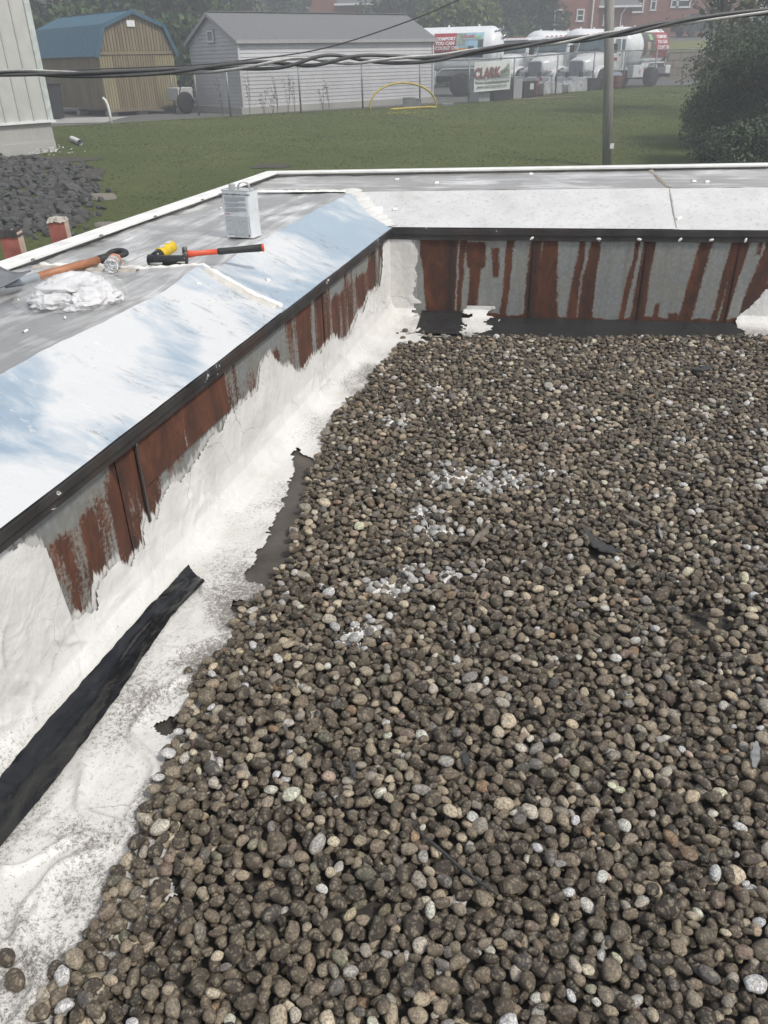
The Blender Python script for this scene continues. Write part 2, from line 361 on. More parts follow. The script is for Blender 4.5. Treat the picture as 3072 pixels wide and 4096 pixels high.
# galvanised panels behind the coating, one per sheet
seams = [.25, 1.02, 1.93, 2.13, 2.72, 3.42, 3.98, 4.62, U_IN]
for k in range(len(seams) - 1):
    a, b = seams[k], seams[k + 1]; nn = max(3, int((b - a) / .014)); us = np.linspace(a - .012, b + .012, nn); zs = np.linspace(-.02, .585, 46)
    off = .004 if k % 2 else .009
    U, Z = np.meshgrid(us, zs, indexing='ij')
    V, F_ = grid(lambda u, z: Lw(u, N_DRIP - .012 + off, z), us, zs)
    o = mesh_obj('wall_panel', V, F_, M_PANEL, LP)
    up = Z - .40
    rs = .62 + .95 * fb(U * 11, Z * 1.5, 3) - .9 * sstep(.42, .52, Z) * sstep(-.08, .18, fb(U * 4, Z * .5, 9, 3)) - .25 * np.exp(-((U - 2.55) / .13) ** 2) - .35 * np.exp(-((U - 2.3) / .10) ** 2 - ((Z - .30) / .07) ** 2) - .35 * np.exp(-((U - 3.35) / .05) ** 2)
    edge = np.minimum(np.abs(U - a), np.abs(U - b))
    dkm = .9 * np.exp(-(edge / .018) ** 2) * sstep(-.2, .2, fb(U * 3, Z * 2, 5)) + .8 * sstep(.12, .3, fb(U * 16, Z * .8, 21, 3))
    fattr(o, 'rust', rs); fattr(o, 'dark', dkm); fattr(o, 'smear', .62 * np.exp(-np.clip(Z - rust_lo(U), 0, 1) / .035) + .10 * np.exp(-np.clip(Z - rust_lo(U), 0, 1) / .15))
# a second, lapped plate below the drip edge
us = np.linspace(2.03, 2.72, 60); zs = np.linspace(.375, .57, 16); U, Z = np.meshgrid(us, zs, indexing='ij')
V, F_ = grid(lambda u, z: Lw(u, N_DRIP + .006 - .004 * (z - .375) / .165, z), us, zs)
o = mesh_obj('lapped_plate', V, F_, M_PANEL, LP)
fattr(o, 'rust', .95 + .5 * fb(U * 9, Z * 4, 33) - .45 * sstep(.0, .25, fb(U * 26, Z * 1.6, 36, 4)) * sstep(.52, .38, Z)); fattr(o, 'dark', .7 * np.exp(-((U - 2.03) / .02) ** 2)); fattr(o, 'smear', 0 * U)
MB().box(Lw(2.03, N_DRIP + .006, .40) , (.006, .014, .30), ).build('panel_lap', M_TAR, LP)

# trowelled white coating: foot of the wall, cant and strip out to the gravel
GE = np.array([(.2, -.93), (.615, -.90), (.707, -.886), (.782, -.883), (.864, -.875), (.939, -.876), (1.182, -.913), (1.322, -.936), (1.424, -.988), (1.617, -.98), (1.741, -.961), (1.948, -.989), (2.09, -.954), (2.51, -1.043), (3.015, -1.131), (3.494, -1.2), (4.257, -1.136), (4.7, -1.12), (5.103, -1.10), (5.6, -1.05)])
def gravel_n(u): return np.interp(u, GE[:, 0], GE[:, 1])
us = np.arange(.25, U_IN + .02, .0065)
PROF = [(-1.377, .575), (-1.377, .15), (-1.362, .090), (-1.328, .042), (-1.275, .018), (-1.20, .012), (-.62, .008)]
_pl = np.array(PROF); _cl = np.concatenate([[0], np.cumsum(np.hypot(*np.diff(_pl, axis=0).T))])
ts = np.concatenate([np.arange(0, .5, .0075), np.arange(.5, _cl[-1], .0075)])
pn = np.interp(ts, _cl, _pl[:, 0]); pz = np.interp(ts, _cl, _pl[:, 1])
on_n = np.interp(ts, [0, .43, .52, .60], [1, 1, .5, 0]); on_z = 1 - on_n
U, T = np.meshgrid(us, ts, indexing='ij'); PN = pn[None, :] + 0 * U; PZ = pz[None, :] + 0 * U; ON = on_n[None, :] + 0 * U; OZ = on_z[None, :] + 0 * U
f_up = rust_lo(U) - PZ + .016 * fb(U * 42, PZ * 5, 4, 3) * 2 + .03 * fb(U * 14, PZ * 10, 5, 4) + .02 * fb(U * 9, PZ * 3, 8, 3)          # >0 coated
f_out = gravel_n(U) + .10 - PN + .16 * fb(U * 6, PN * 6, 12, 4) + .07 * fb(U * 28, PN * 28, 13, 3)     # >0 coated (goes on a little under the stones)
GREY = np.array([(3.16, -1.27), (2.95, -1.02), (2.68, -.93), (2.25, -.90), (2.02, -.95), (2.10, -1.07), (2.314, -1.10), (2.748, -1.155)])
def in_poly(x, y, P):
    r_ = np.zeros(np.shape(x), bool); j = len(P) - 1
    for i in range(len(P)):
        c_ = ((P[i, 1] > y) != (P[j, 1] > y)) & (x < (P[j, 0] - P[i, 0]) * (y - P[i, 1]) / (P[j, 1] - P[i, 1] + 1e-12) + P[i, 0]); r_ ^= c_; j = i
    return r_
gx = U + .10 * fb(U * 14, PN * 14, 30, 3); gy = PN + .05 * fb(U * 30, PN * 30, 31, 3)
bare = in_poly(gx, gy, GREY) & (PZ < .05)
# tears near the second stone hole
for cu_, cn_, r_ in ((1.93, -1.02, .035), (1.385, -1.0, .03)): bare |= np.hypot(U - cu_, PN - cn_) < r_ * (1 + fb(U * 40, PN * 40, 35))
coated = (f_up > 0) & (f_out > 0) & ~bare
keep = coated[:-1, :-1] & coated[1:, :-1] & coated[:-1, 1:] & coated[1:, 1:]
edge_d = np.clip(np.minimum(f_up / .11, f_out / .03), 0, 1)
ridg = 1 - np.abs(fb(U * 5 + 2.0 * fb(U * 3, T * 3, 44), T * 3.2, 40, 4)) * 5           # trowel ridges
sharp = np.clip(ridg - .72, 0, 1) * 3
stroke = fb(U * 3 + T * 2.2, T * 9 - U * 4, 50, 4)
H = .0015 + edge_d * (.0065 + .010 * np.clip(fb(U * 7, T * 7, 42, 4), -.3, .4) + .010 * np.clip(sharp, 0, 1) * sstep(.0, .2, fb(U * 2, T * 2, 47, 2) + .1) + .007 * stroke + .003 * fb(U * 45, T * 45, 48, 2)) * (1 - .45 * OZ)
H = np.maximum(H, .001)
# membrane folds that run out over the flat strip
for fu, fn_, ang, ln, wd in ((1.50, -1.08, .9, .20, .014), (1.28, -1.02, -.5, .24, .012), (1.06, -1.00, 2.2, .22, .013), (.84, -1.02, .3, .20, .015), (1.72, -1.06, 1.3, .18, .013), (.95, -1.08, 1.1, .16, .010), (1.95, -1.10, -.9, .14, .012), (.74, -.98, 2.7, .2, .014)):
    dx = (U - fu) * math.cos(ang) + (PN - fn_) * math.sin(ang); dy = -(U - fu) * math.sin(ang) + (PN - fn_) * math.cos(ang) + .03 * np.sin(dx * 22)
    H = H + .017 * np.exp(-(dy / wd) ** 2) * np.exp(-(dx / ln) ** 4) * OZ
X = uL.x * U + nL.x * (PN + H * ON); Y = uL.y * U + nL.y * (PN + H * ON); Zc = PZ + H * OZ
dirt = .05 + OZ * (.24 - .12 * sstep(2.0, 2.8, U) + (.50 - .2 * sstep(2.2, 3.0, U)) * sstep(-.16, .16, fb(U * 4.5, PN * 6, 60, 4)) * sstep(-.30, .02, PN - gravel_n(U) + .06)) + .12 * sstep(.16, .02, PZ) * (1 - OZ) * sstep(2.5, 3.6, U) + .25 * sstep(.1, .28, fb(U * 2, T * 3, 61, 4))
V = list(zip(X.ravel(), Y.ravel(), Zc.ravel())); nu, nv = U.shape
F_ = [(i * nv + j, (i + 1) * nv + j, (i + 1) * nv + j + 1, i * nv + j + 1) for i, j in zip(*np.nonzero(keep))]
V, F_, dd = prune(V, F_, dirt.ravel())
o = mesh_obj('white_coating', V, F_, M_MAST, LP, True); fattr(o, 'dirt', dd)
# grey membrane where the coating has peeled
us2 = np.linspace(1.95, 3.25, 60); ns2 = np.linspace(-1.27, -.86, 22)
V, F_ = grid(lambda u, n: Lw(u, n, .0095 + .003 * fbm((u * 4, n * 5, 0))), us2, ns2)
mesh_obj('peeled_membrane', V, F_, M_GREYMEM, LP, True)
# loose black strip on the foot of the wall
up_ = np.array([(2.08, -1.285), (1.796, -1.297), (1.478, -1.30), (1.218, -1.305), (1.0, -1.30), (.3, -1.30)]); lo_ = np.array([(2.02, -1.195), (1.815, -1.215), (1.451, -1.19), (1.215, -1.18), (1.028, -1.185), (.3, -1.19)])
vv = np.linspace(0, 1, 15); tt = np.linspace(0, 1, 130)
def strip_pt(t, v_):
    k_ = t * 5; i_ = min(4, int(k_)); f_ = k_ - i_
    a_ = up_[i_] * (1 - f_) + up_[i_ + 1] * f_; b_ = lo_[i_] * (1 - f_) + lo_[i_ + 1] * f_
    p_ = a_ * (1 - v_) + b_ * v_
    wob = fbm((p_[0] * 6, v_ * 2.6, 3)) * .007 + fbm((p_[0] * 18, v_ * 3, 8)) * .002
    zb = float(np.interp(p_[1], [-1.305, -1.275, -1.24, -1.1], [.052, .034, .026, .020])) + wob + .012
    return Lw(p_[0] + .006 * fbm((v_ * 9, t * 40, 1)), p_[1] + .004 * fbm((t * 30, v_, 5)), max(zb, .024))
V, F_ = grid(strip_pt, tt, vv)
mesh_obj('membrane_strip', V, F_, M_WET, LP, True)

# black drip edge: top flange, face and hem, slightly bent
us = np.linspace(.25, U_IN + .03, 90)
def drip(u, k):
    w_ = .004 * fbm((u * 2.1, 0, 0)) + .003 * fbm((u * 9, 3, 0))
    p_ = [(-1.44, .632), (-1.352, .606), (-1.346, .604), (-1.345, .580), (-1.352, .577), (-1.352, .553), (-1.360, .549), (-1.375, .549)][k]
    return Lw(u, p_[0] + w_, p_[1] + w_ * .8)
V, F_ = grid(drip, us, range(8))
mesh_obj('drip_edge', V, F_, M_TAR, LP)
# cap sheets
def u_end(n):
    if n <= -1.735:
        p_ = meet(Lw(0, n, 0), uL, *R_LN); return toL(p_)[0]
    f_ = (n + 1.735) / (N_DRIP + .012 + 1.735); return U_RIDGE * (1 - f_) + U_IN * f_
def cap_z(u, n):
    bulge = .022 * math.exp(-((u - 3.28) / .16) ** 2) * math.exp(-((n + 1.70) / .22) ** 2) - .018 * math.exp(-((u - 3.55) / .14) ** 2) * math.exp(-((n + 1.76) / .25) ** 2)
    w_ = .010 * fbm((u * 1.3, n * 2.0, 1)) + .0075 * fbm((u * 4, n * 3, 4)) + .0012 * fbm((u * 16, n * 16, 4))
    if n <= -1.735: z = .775 - .012 * min(1, (-1.735 - n) / .5)
    else:
        t_ = (n + 1.735) / .385; z = .775 - .165 * t_ - .012 * math.sin(math.pi * t_)
        w_ *= (1 - t_) * .8 + .2; bulge *= (1 - t_ * .6)
        w_ += .006 * (1 - abs(2 * t_ - 1)) * math.sin(u * 7.5 + 1.5 * fbm((u * 2, 0, 7)))
    return z + w_ + bulge
ns_ = list(np.linspace(-2.66, -1.80, 26)) + list(np.linspace(-1.775, -1.70, 9)) + list(np.linspace(-1.68, -1.35, 24))
def cap_part(name, m, n0, n1, ua, ub, lift, step=.03):
    nl = [n for n in ns_ if n0 - 1e-6 <= n <= n1 + 1e-6]; tl = np.linspace(0, 1, max(4, int(((ub or U_IN) - ua) / step)))
    V, F_ = grid(lambda t, n: (lambda u: Lw(u, n, cap_z(u, n) + lift))(ua + ((ub if ub else u_end(n)) - ua) * t), tl, nl)
    return mesh_obj(name, V, [f[::-1] for f in F_], m, LP, True)
cap_part('cap_top', M_FLAT, -2.66, -1.735, .25, 3.36, .004); cap_part('cap_top', M_FLAT, -2.66, -1.735, 3.30, None, 0)
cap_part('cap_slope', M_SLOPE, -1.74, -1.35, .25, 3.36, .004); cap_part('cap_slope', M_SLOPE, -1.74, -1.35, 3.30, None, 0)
# lapped joint: welt and sealant
def ribbon(name, pts, width, m, parent, lift=.006, thick=.006, seed=0, zf=None, n=None, rough=1.0):
    """a lumpy bead or welt that follows points on the cap"""
    n = n or max(8, int(sum((Vector(pts[i + 1]) - Vector(pts[i])).length for i in range(len(pts) - 1)) / .012)); P = []
    L_ = [0]
    for i in range(len(pts) - 1): L_.append(L_[-1] + (Vector(pts[i + 1]) - Vector(pts[i])).length)
    for k in range(n):
        s_ = L_[-1] * k / (n - 1); i = max(j for j in range(len(L_) - 1) if L_[j] <= s_ + 1e-9); f_ = (s_ - L_[i]) / max(1e-9, L_[i + 1] - L_[i])
        P.append(Vector(pts[i]).lerp(Vector(pts[i + 1]), f_))
    V = []; F_ = []; prof = [(-1, 0), (-.6, .7), (0, 1), (.6, .7), (1, 0)]
    for k, p in enumerate(P):
        t_ = (P[min(k + 1, n - 1)] - P[max(k - 1, 0)]).normalized(); sd_ = Vector((t_.y, -t_.x, 0)).normalized()
        for a_, h_ in prof:
            ww = width / 2 * (1 + rough * .7 * fbm((p.x * 14, p.y * 14, seed + a_ * .8)))
            q = p + sd_ * (a_ * ww); zz = zf(q) if zf else p.z
            V.append(Vector((q.x, q.y, zz + (lift - .004 if h_ == 0 else lift) + h_ * thick * (1 + rough * 1.1 * fbm((p.x * 25, p.y * 25, seed + 5 + a_))))))
    for k in range(n - 1):
        for j in range(4): F_.append((k * 5 + j, k * 5 + j + 1, k * 5 + 6 + j, k * 5 + 5 + j))
    return mesh_obj(name, V, F_, m, parent, True)
zcapL = lambda q: cap_z(*toL(q))
ribbon('joint_welt', [Lw(3.33 + .02 * math.sin(n * 9), n, 0) for n in np.linspace(-1.70, -1.38, 12)], .05, simple('weathered_sealant', (.52, .50, .46), .55, 0, .25, 20, .4, 60), LP, .006, .008, 2, zcapL)
ribbon('joint_bead', [Lw(3.37 + .03 * fbm((n * 4, 1, 0)), n, 0) for n in np.linspace(-2.6, -1.70, 24)], .015, M_BEAD, LP, .006, .008, 3, zcapL)
ribbon('joint_bead', [Lw(3.375 + .02 * math.sin(n * 9), n, 0) for n in np.linspace(-1.70, -1.37, 14)], .035, M_BEAD, LP, .006, .007, 6, zcapL)
ribbon('dirty_bead', [Lw(3.31 + .04 * fbm((n * 5, 4, 0)), n, 0) for n in np.linspace(-2.6, -2.05, 16)], .05, simple('old_grey_sealant', (.40, .37, .32), .7, 0, .3, 30, .5, 80), LP, .005, .006, 9, zcapL)
ribbon('end_bead', [P_OUT.lerp(P_RIDGE, 0) * 0 + Fw(s, rF(s) - .012, 0) for s in np.linspace(-1.93, S_RIDGE - .05, 24)], .035, M_BEAD, LP, .006, .006, 11, lambda q: .775)
# outer trim and the wall below it
tr = MB(); p0, p1 = Lw(.25, -2.68, .792), Lw(toL(P_OUT)[0], -2.68, .792); ln = (p1 - p0).length
Mt = frame((p0 + p1) / 2, uL, (0, 0, 1)); tr.box((0, 0, 0), (ln, .092, .02), Mt, .004); tr.box((0, .05, -.07), (ln, .012, .16), Mt)
tr.build('edge_trim', M_TRIM, LP)
for k, (u, n) in enumerate([(3.35, -2.625), (3.95, -2.625), (4.55, -2.625), (5.2, -2.625), (2.7, -2.625)]):
    MB().lathe([(.011, 0), (.011, .004), (.005, .008)], 8, Matrix.Translation(Lw(u, n, .79))).build('trim_screw', simple('dull_steel', (.25, .24, .23), .5, .6), LP)
ob_ = MB(); ob_.box((0, 0, 0), (ln, .18, 3.6), frame((p0 + p1) / 2 + nL * .06 + Vector((0, 0, -1.93)), uL, (0, 0, 1)))
ob_.build('outer_wall', simple('painted_block_wall', (.45, .44, .41), .8, 0, .2, 3), LP)
# sealant crumbs and smears on the top
for k in range(9):
    u, n = random.uniform(2.2, 5.2), random.choice([random.uniform(-2.58, -2.3), random.uniform(-2.3, -1.8), random.uniform(-1.7, -1.45)])
    a_ = random.uniform(0, 6.28); l_ = random.uniform(.01, .03)
    ribbon('sealant_crumb', [Lw(u, n, 0), Lw(u + l_ * math.cos(a_), n + l_ * math.sin(a_), 0)], random.uniform(.008, .016), M_BEAD, LP, .004, random.uniform(.003, .006), 20 + k, zcapL)

# ------------------------------------------------------------------ far parapet
S_END = 4.6
FP = empty('parapet_wall', Fw(1.5, 6.2, 0), 0, 'far roof parapet with bright white sloped cap over a rust streaked metal wall', 'parapet')
# rust streaks: (x at top, width at top, x at foot, width at foot, z from, z to, darkness)
XS = lambda px: float(np.interp(px, [1500, 1700, 1900, 2100, 2300, 2500, 2700, 2900, 3072], [-.931, -.579, -.232, .107, .441, .768, 1.09, 1.405, 1.67]))
STK = [(1735, 120, 1750, 95, 0, .60, 0), (1802, 62, 1798, 60, 0, .60, 1), (1848, 30, 1838, 22, 0, .6, 0), (1900, 90, 1905, 42, .36, .50, 0), (1900, 46, 1894, 44, 0, .42, 0), (1975, 40, 1985, 16, .30, .46, 0), (2036, 34, 2020, 32, 0, .60, .2), (2137, 50, 2128, 62, 0, .6, .9), (2190, 60, 2186, 120, 0, .6, .1), (2316, 30, 2296, 44, 0, .6, .2), (2367, 44, 2352, 66, 0, .6, .5), (2532, 24, 2506, 28, 0, .6, .1), (2578, 50, 2568, 60, 0, .6, .8), (2640, 8, 2642, 22, 0, .11, 0), (2714, 30, 2716, 44, 0, .05, 0), (2800, 52, 2764, 56, 0, .6, .3), (2915, 36, 2885, 26, 0, .6, .2), (2944, 50, 2920, 30, 0, .6, .5), (3010, 20, 3006, 12, .47, .6, 0), (3062, 60, 3010, 70, 0, .6, .6), (3110, 50, 3080, 60, 0, .6, .3)]
for k in range(9): STK.append((3190 + k * 105 + random.uniform(-20, 20), random.uniform(20, 60), 3170 + k * 105, random.uniform(20, 60), 0, .6, random.random() * .8))
XS2 = lambda px: XS(px) if px <= 3072 else 1.67 + (px - 3072) * .00155
fseams = [S_IN, XS(1800), XS(2130), XS(2367), XS(2575), XS(2790), XS(2940), XS2(3250), XS2(3500), XS2(3750), XS2(4000), XS2(4300), S_END]
for k in range(len(fseams) - 1):
    a, b = fseams[k], fseams[k + 1]; us = np.linspace(a - .01, b + .01, max(3, int((b - a) / .0065))); zs = np.linspace(-.03, .56, 60)
    S_, Z = np.meshgrid(us, zs, indexing='ij'); off = .003 if k % 2 else .008
    V, F_ = grid(lambda s, z: Fw(s, D_DRIP - off + .0015 * fbm((s * 3, z * 3, 2)), z), us, zs)
    o = mesh_obj('wall_panel', V, [f[::-1] for f in F_], M_PANEL, FP)
    rs = np.full(S_.shape, -1.0); dk = np.zeros(S_.shape)
    wob = .010 * fb(S_ * 3, Z * 7, 70, 4) * 2 + .006 * fb(S_ * 40, Z * 10, 71, 3) * 2
    for (xt, wt, xb, wb, za, zb, dn) in STK:
        f_ = np.clip(Z / .53, 0, 1); c_ = XS2(xb) * (1 - f_) + XS2(xt) * f_; hw = (wb * (1 - f_) + wt * f_) * .0017 / 2
        sdv = (hw - np.abs(S_ - c_ + wob)) / .030
        sdv = np.minimum(sdv, np.minimum((Z - za + .02) / .03, (zb - Z + .02) / .03)) if za > 0 or zb < .55 else sdv
        rs = np.maximum(rs, np.clip(sdv, -1, 1)); dk = np.maximum(dk, dn * np.clip(sdv * .6, 0, 1))
    rs = np.maximum(rs, np.clip((.03 + .03 * fb(S_ * 7, Z, 73, 3) * 2 - Z) / .02, -1, 1))
    fattr(o, 'rust', .46 + .5 * rs); fattr(o, 'dark', dk); fattr(o, 'smear', .45 * np.exp(-np.clip(S_ - XS(1665), 0, 9) / .03))
# black fascia under the cap
us = np.linspace(S_IN - .02, S_END, 110)
def fas(s, k):
    w_ = .004 * fbm((s * 1.7, 9, 0)) + .002 * fbm((s * 8, 1, 0)); p_ = [(5.60, .637), (5.508, .606), (5.500, .602), (5.500, .566), (5.508, .563), (5.508, .530), (5.53, .527)][k]
    return Fw(s, p_[0] + w_, p_[1] + w_)
V, F_ = grid(fas, us, range(7)); mesh_obj('drip_edge', V, [f[::-1] for f in F_], M_TAR, FP)
for px in (2115, 2375, 2532, 2690, 2812, 2945):
    V = []; c_ = Fw(XS(px), 5.497, .548)
    mb = MB(); mb.lathe([(.004, 0), (.011, .002), (.010, .005), (.004, .008)], 7, frame(c_, nF, -uF) @ Matrix.Rotation(px, 4, 'Z') @ Matrix.Diagonal((1.5, .8, 1, 1))); mb.build('sealed_screw', M_BEAD, FP)
# white sloped cap in two lengths, top sheet, trim
S_J = XS(2672)
def s_start(d):
    f_ = (d - 5.51) / (5.96 - 5.51)
    return S_IN * (1 - f_) + S_RIDGE * f_
for (a, b, lf) in ((None, S_J + .02, .003), (S_J - .02, S_END, 0)):
    ds = np.linspace(0, 1, 16); tl = np.linspace(0, 1, 90)
    def pt(t, q, a=a, b=b, lf=lf):
        sa = s_start(5.51 + .45 * q) if a is None else a; s = sa + (b - sa) * t; d0, d1 = 5.505, rF(s)
        d = d0 + (d1 - d0) * q; z = .609 + (zF(s) - .609) * q - .006 * math.sin(math.pi * q) + .005 * fbm((s * 1.2, q * 2, 3)) * math.sin(math.pi * q) + .002 * fbm((s * 7, q * 5, 3)) * (q * (1 - q) * 4) + lf
        return Fw(s, d, z)
    V, F_ = grid(pt, tl, ds); mesh_obj('cap_slope', V, F_, M_WCAP, FP, True)
S_OUTL = -1.98
for (a, b, lf) in ((S_OUTL, S_J + .015, .003), (S_J - .02, S_END, 0)):
    tl = np.linspace(0, 1, 70); ds = np.linspace(0, 1, 22)
    def pt(t, q, a=a, b=b, lf=lf):
        a0 = a if a != S_OUTL else toF(meet(Lw(0, -2.63, 0), uL, Fw(0, rF(-2) + (oF(-2) - rF(-2)) * q, 0), nF))[0]
        s = a0 + (b - a0) * t; d = rF(s) + (oF(s) - rF(s)) * q
        return Fw(s, d, zF(s) - .004 * math.sin(math.pi * q) + .005 * fbm((s * 1.1, d * 2, 9)) + .003 * fbm((s * 5, d * 5, 9)) + lf)
    V, F_ = grid(pt, tl, ds); mesh_obj('cap_top', V, F_, M_FLATF, FP, True)
zcapF = lambda q: (lambda s, d: (.609 + (zF(s) - .609) * min(1, max(0, (d - 5.505) / (rF(s) - 5.505)))))(*toF(q))
ribbon('joint_bead', [Fw(S_J, d, 0) for d in np.linspace(5.52, 5.97, 14)], .012, simple('grey_joint_sealant', (.40, .39, .37), .6, 0, .25, 25), FP, .003, .003, 31, zcapF)
ribbon('joint_bead', [Fw(S_J + .01 * fbm((d * 6, 0, 0)), d, 0) for d in np.linspace(5.98, 6.95, 22)], .035, simple('dirty_joint_sealant', (.30, .27, .23), .8, 0, .35, 25), FP, .004, .005, 33, zcapF)
for k, (s, d) in enumerate([(S_J + .012, 5.62), (XS(1560), 5.72), (XS(2850), 6.25), (XS(2800), 6.3), (XS(1690), 6.35), (XS(1500), 6.6), (XS(2100), 6.8)]):
    ribbon('sealant_crumb', [Fw(s, d, 0), Fw(s + .03, d + .01, 0)], .018, M_BEAD, FP, .004, .006, 40 + k, zcapF)
tm = MB(); p0, p1 = P_OUT + Vector((0, 0, .792)), Fw(S_END, oF(S_END), zF(S_END) + .020); Mt = frame((p0 + p1) / 2, p1 - p0, (0, 0, 1)); ln = (p1 - p0).length
tm.box((0, -.03, 0), (ln, .075, .018), Mt, .004); tm.box((0, .012, -.07), (ln, .012, .16), Mt); tm.build('edge_trim', M_TRIM, FP)
ob_ = MB(); ob_.box((0, -.14, -1.94), (ln - .4, .18, 3.6), Mt); ob_.build('outer_wall', simple('painted_block_wall_back', (.45, .44, .41), .8, 0, .2, 3), FP)
# valley between the two caps, filled with sealant
_vp = [P_RIDGE.lerp(P_IN, f_) for f_ in np.linspace(-.12, 1.0, 26)]
def zval(q):
    f_ = min(1, max(0, (q - P_RIDGE).to_2d().dot((P_IN - P_RIDGE).to_2d()) / (P_IN - P_RIDGE).to_2d().length_squared)); return .775 - .168 * f_
ribbon('valley_sealant', _vp, .14, M_MAST, FP, .008, .010, 51, zval, 110, .7)
ribbon('valley_sealant', [P_RIDGE.lerp(P_IN, f_) for f_ in np.linspace(.55, 1.06, 14)], .20, M_MAST, FP, .006, .014, 55, zval, 90, .9)
# corner coating on the far wall, patch at the right end, foot
def far_coat(sa, sb, fkeep, seed, dirtf):
    ss = np.arange(sa, sb, .0065); pr = np.array([(5.522, .60), (5.522, .06), (5.49, .02), (5.44, .012), (4.92, .008)]); cl_ = np.concatenate([[0], np.cumsum(np.hypot(*np.diff(pr, axis=0).T))])
    t_ = np.arange(0, cl_[-1], .007); d_ = np.interp(t_, cl_, pr[:, 0]); z_ = np.interp(t_, cl_, pr[:, 1]); oz = np.interp(t_, [0, .53, .60], [0, 0, 1])
    S_, T_ = np.meshgrid(ss, t_, indexing='ij'); D_ = d_[None, :] + 0 * S_; Z_ = z_[None, :] + 0 * S_; OZ_ = oz[None, :] + 0 * S_
    f_ = fkeep(S_, D_, Z_); cv = f_ > 0; kp = cv[:-1, :-1] & cv[1:, :-1] & cv[:-1, 1:] & cv[1:, 1:]
    H_ = np.maximum(.001, .0015 + np.clip(f_ / .03, 0, 1) * (.005 + .010 * fb(S_ * 6, T_ * 4, seed, 4) + .003 * fb(S_ * 40, T_ * 40, seed + 3, 2)))
    D2 = D_ - H_ * (1 - OZ_); Z2 = Z_ + H_ * OZ_
    V = list(zip((nF.x * S_ + uF.x * D2).ravel(), (nF.y * S_ + uF.y * D2).ravel(), Z2.ravel())); nv_ = S_.shape[1]
    F2 = [(i * nv_ + j, i * nv_ + j + 1, (i + 1) * nv_ + j + 1, (i + 1) * nv_ + j) for i, j in zip(*np.nonzero(kp))]
    V, F2, dd_ = prune(V, F2, dirtf(S_, D_, Z_).ravel())
    o = mesh_obj('white_coating', V, F2, M_MAST, FP, True); fattr(o, 'dirt', dd_)
bx0, bx1 = XS(1688), XS(1856)
far_coat(S_IN, XS(2030), lambda s, d, z: np.where(z > .09,
         np.interp(z, [.1, .16, .22, .3, .42, .5, .6], [XS(1692), XS(1650), XS(1668), XS(1668), XS(1672), XS(1660), XS(1640)]) - s + .03 * fb(s * 30, z * 30, 80, 4) * 2,
         np.minimum(np.maximum(np.maximum(bx0 - s, s - bx1), (5.075 - d)), np.minimum(XS(1960) - s, d - 5.04 - .10 * sstep(XS(1700), XS(1950), s)) + .05) - .02 + .22 * fb(s * 20, d * 20 + z * 20, 83, 4)), 85, lambda s, d, z: .08 + .75 * sstep(5.30, 5.02, d) + .15 * fb(s * 5, z * 5, 86))
far_coat(XS(2900), S_END - .3, lambda s, d, z: np.interp(s, [XS(2935), XS(3000), XS(3072), 2.2, 4.6], [-.1, .10, .22, .16, .12]) - z + .05 * fb(s * 12, z * 12 + d * 12, 90, 4) * 2 - np.where(d < 5.05, (5.05 - d) * 2, 0), 92, lambda s, d, z: .15 + .5 * sstep(5.48, 5.3, d))
# black flashing strip at the foot
V, F_ = grid(lambda s, k: Fw(s, [5.514, 5.506, 5.36, 5.02][k] + .004 * fbm((s * 5, k, 0)), [.012, .011, .010, .008][k]), np.linspace(XS(1870), XS2(3300), 80), range(4))
M_FLSH = simple('black_felt_flashing', (.014, .014, .014), .62, 0, .35, 7, .4, 30)
mesh_obj('foot_flashing', V, [f[::-1] for f in F_], M_FLSH, FP)
V, F_ = grid(lambda s, k: Fw(s, [5.511, 5.509, 5.38, 5.09][k], [.050, .035, .022, .016][k]), np.linspace(bx0, bx1, 14), range(4))
mesh_obj('patch', V, [f[::-1] for f in F_], M_FLSH, FP)
# ------------------------------------------------------------------ river gravel
def m_pebble():
    t = NT('river_pebble'); q = t.n.new('ShaderNodeAttribute'); q.attribute_name = 'pcol'; q.attribute_type = 'INSTANCER'
    c = q.outputs[0]; oi = t.n.new('ShaderNodeObjectInfo'); rnd = oi.outputs['Random']
    cb = t.n.new('ShaderNodeCombineXYZ')
    for k in range(3): t.l.new(t.math('MULTIPLY', rnd, (37.0, 91.0, 53.0)[k]), cb.inputs[k])
    v = t.coord(off=cb.outputs[0])
    n1 = t.noise(1.1, 5, .62, v); n2 = t.noise(4.5, 6, .72, v); n3 = t.noise(16, 4, .7, v)
    cl = t.mix(t.math('MULTIPLY', t.ramp(n1, [(.35, 1.0), (.62, 0.0)]), .55), c, t.mix(.6, c, (.050, .042, .034)))
    k = t.ramp(t.math('ADD', t.math('MULTIPLY', n2, .7), t.math('MULTIPLY', n3, .3)), [(.46, 0.0), (.55, 1.0)])
    n4 = t.noise(2.3, 6, .7, t.coord(off=t.mix(1.0, cb.outputs[0], (3.0, 7.0, 1.0))), .4)
    lt = t.mix(.55, c, (.46, .395, .28)); cl = t.mix(t.math('MULTIPLY', t.ramp(n4, [(.50, 0.0), (.60, 1.0)]), .85), cl, lt)
    cl = t.mix(t.math('MULTIPLY', k, .60), cl, (.026, .020, .015))
    return t.set(base=cl, rough=t.ramp(n1, [(.3, .42), (.7, .75)]), normal=t.bump(n3, .35, .08, t.bump(n2, .3, .12)), spec=.5)
M_PEB = m_pebble()
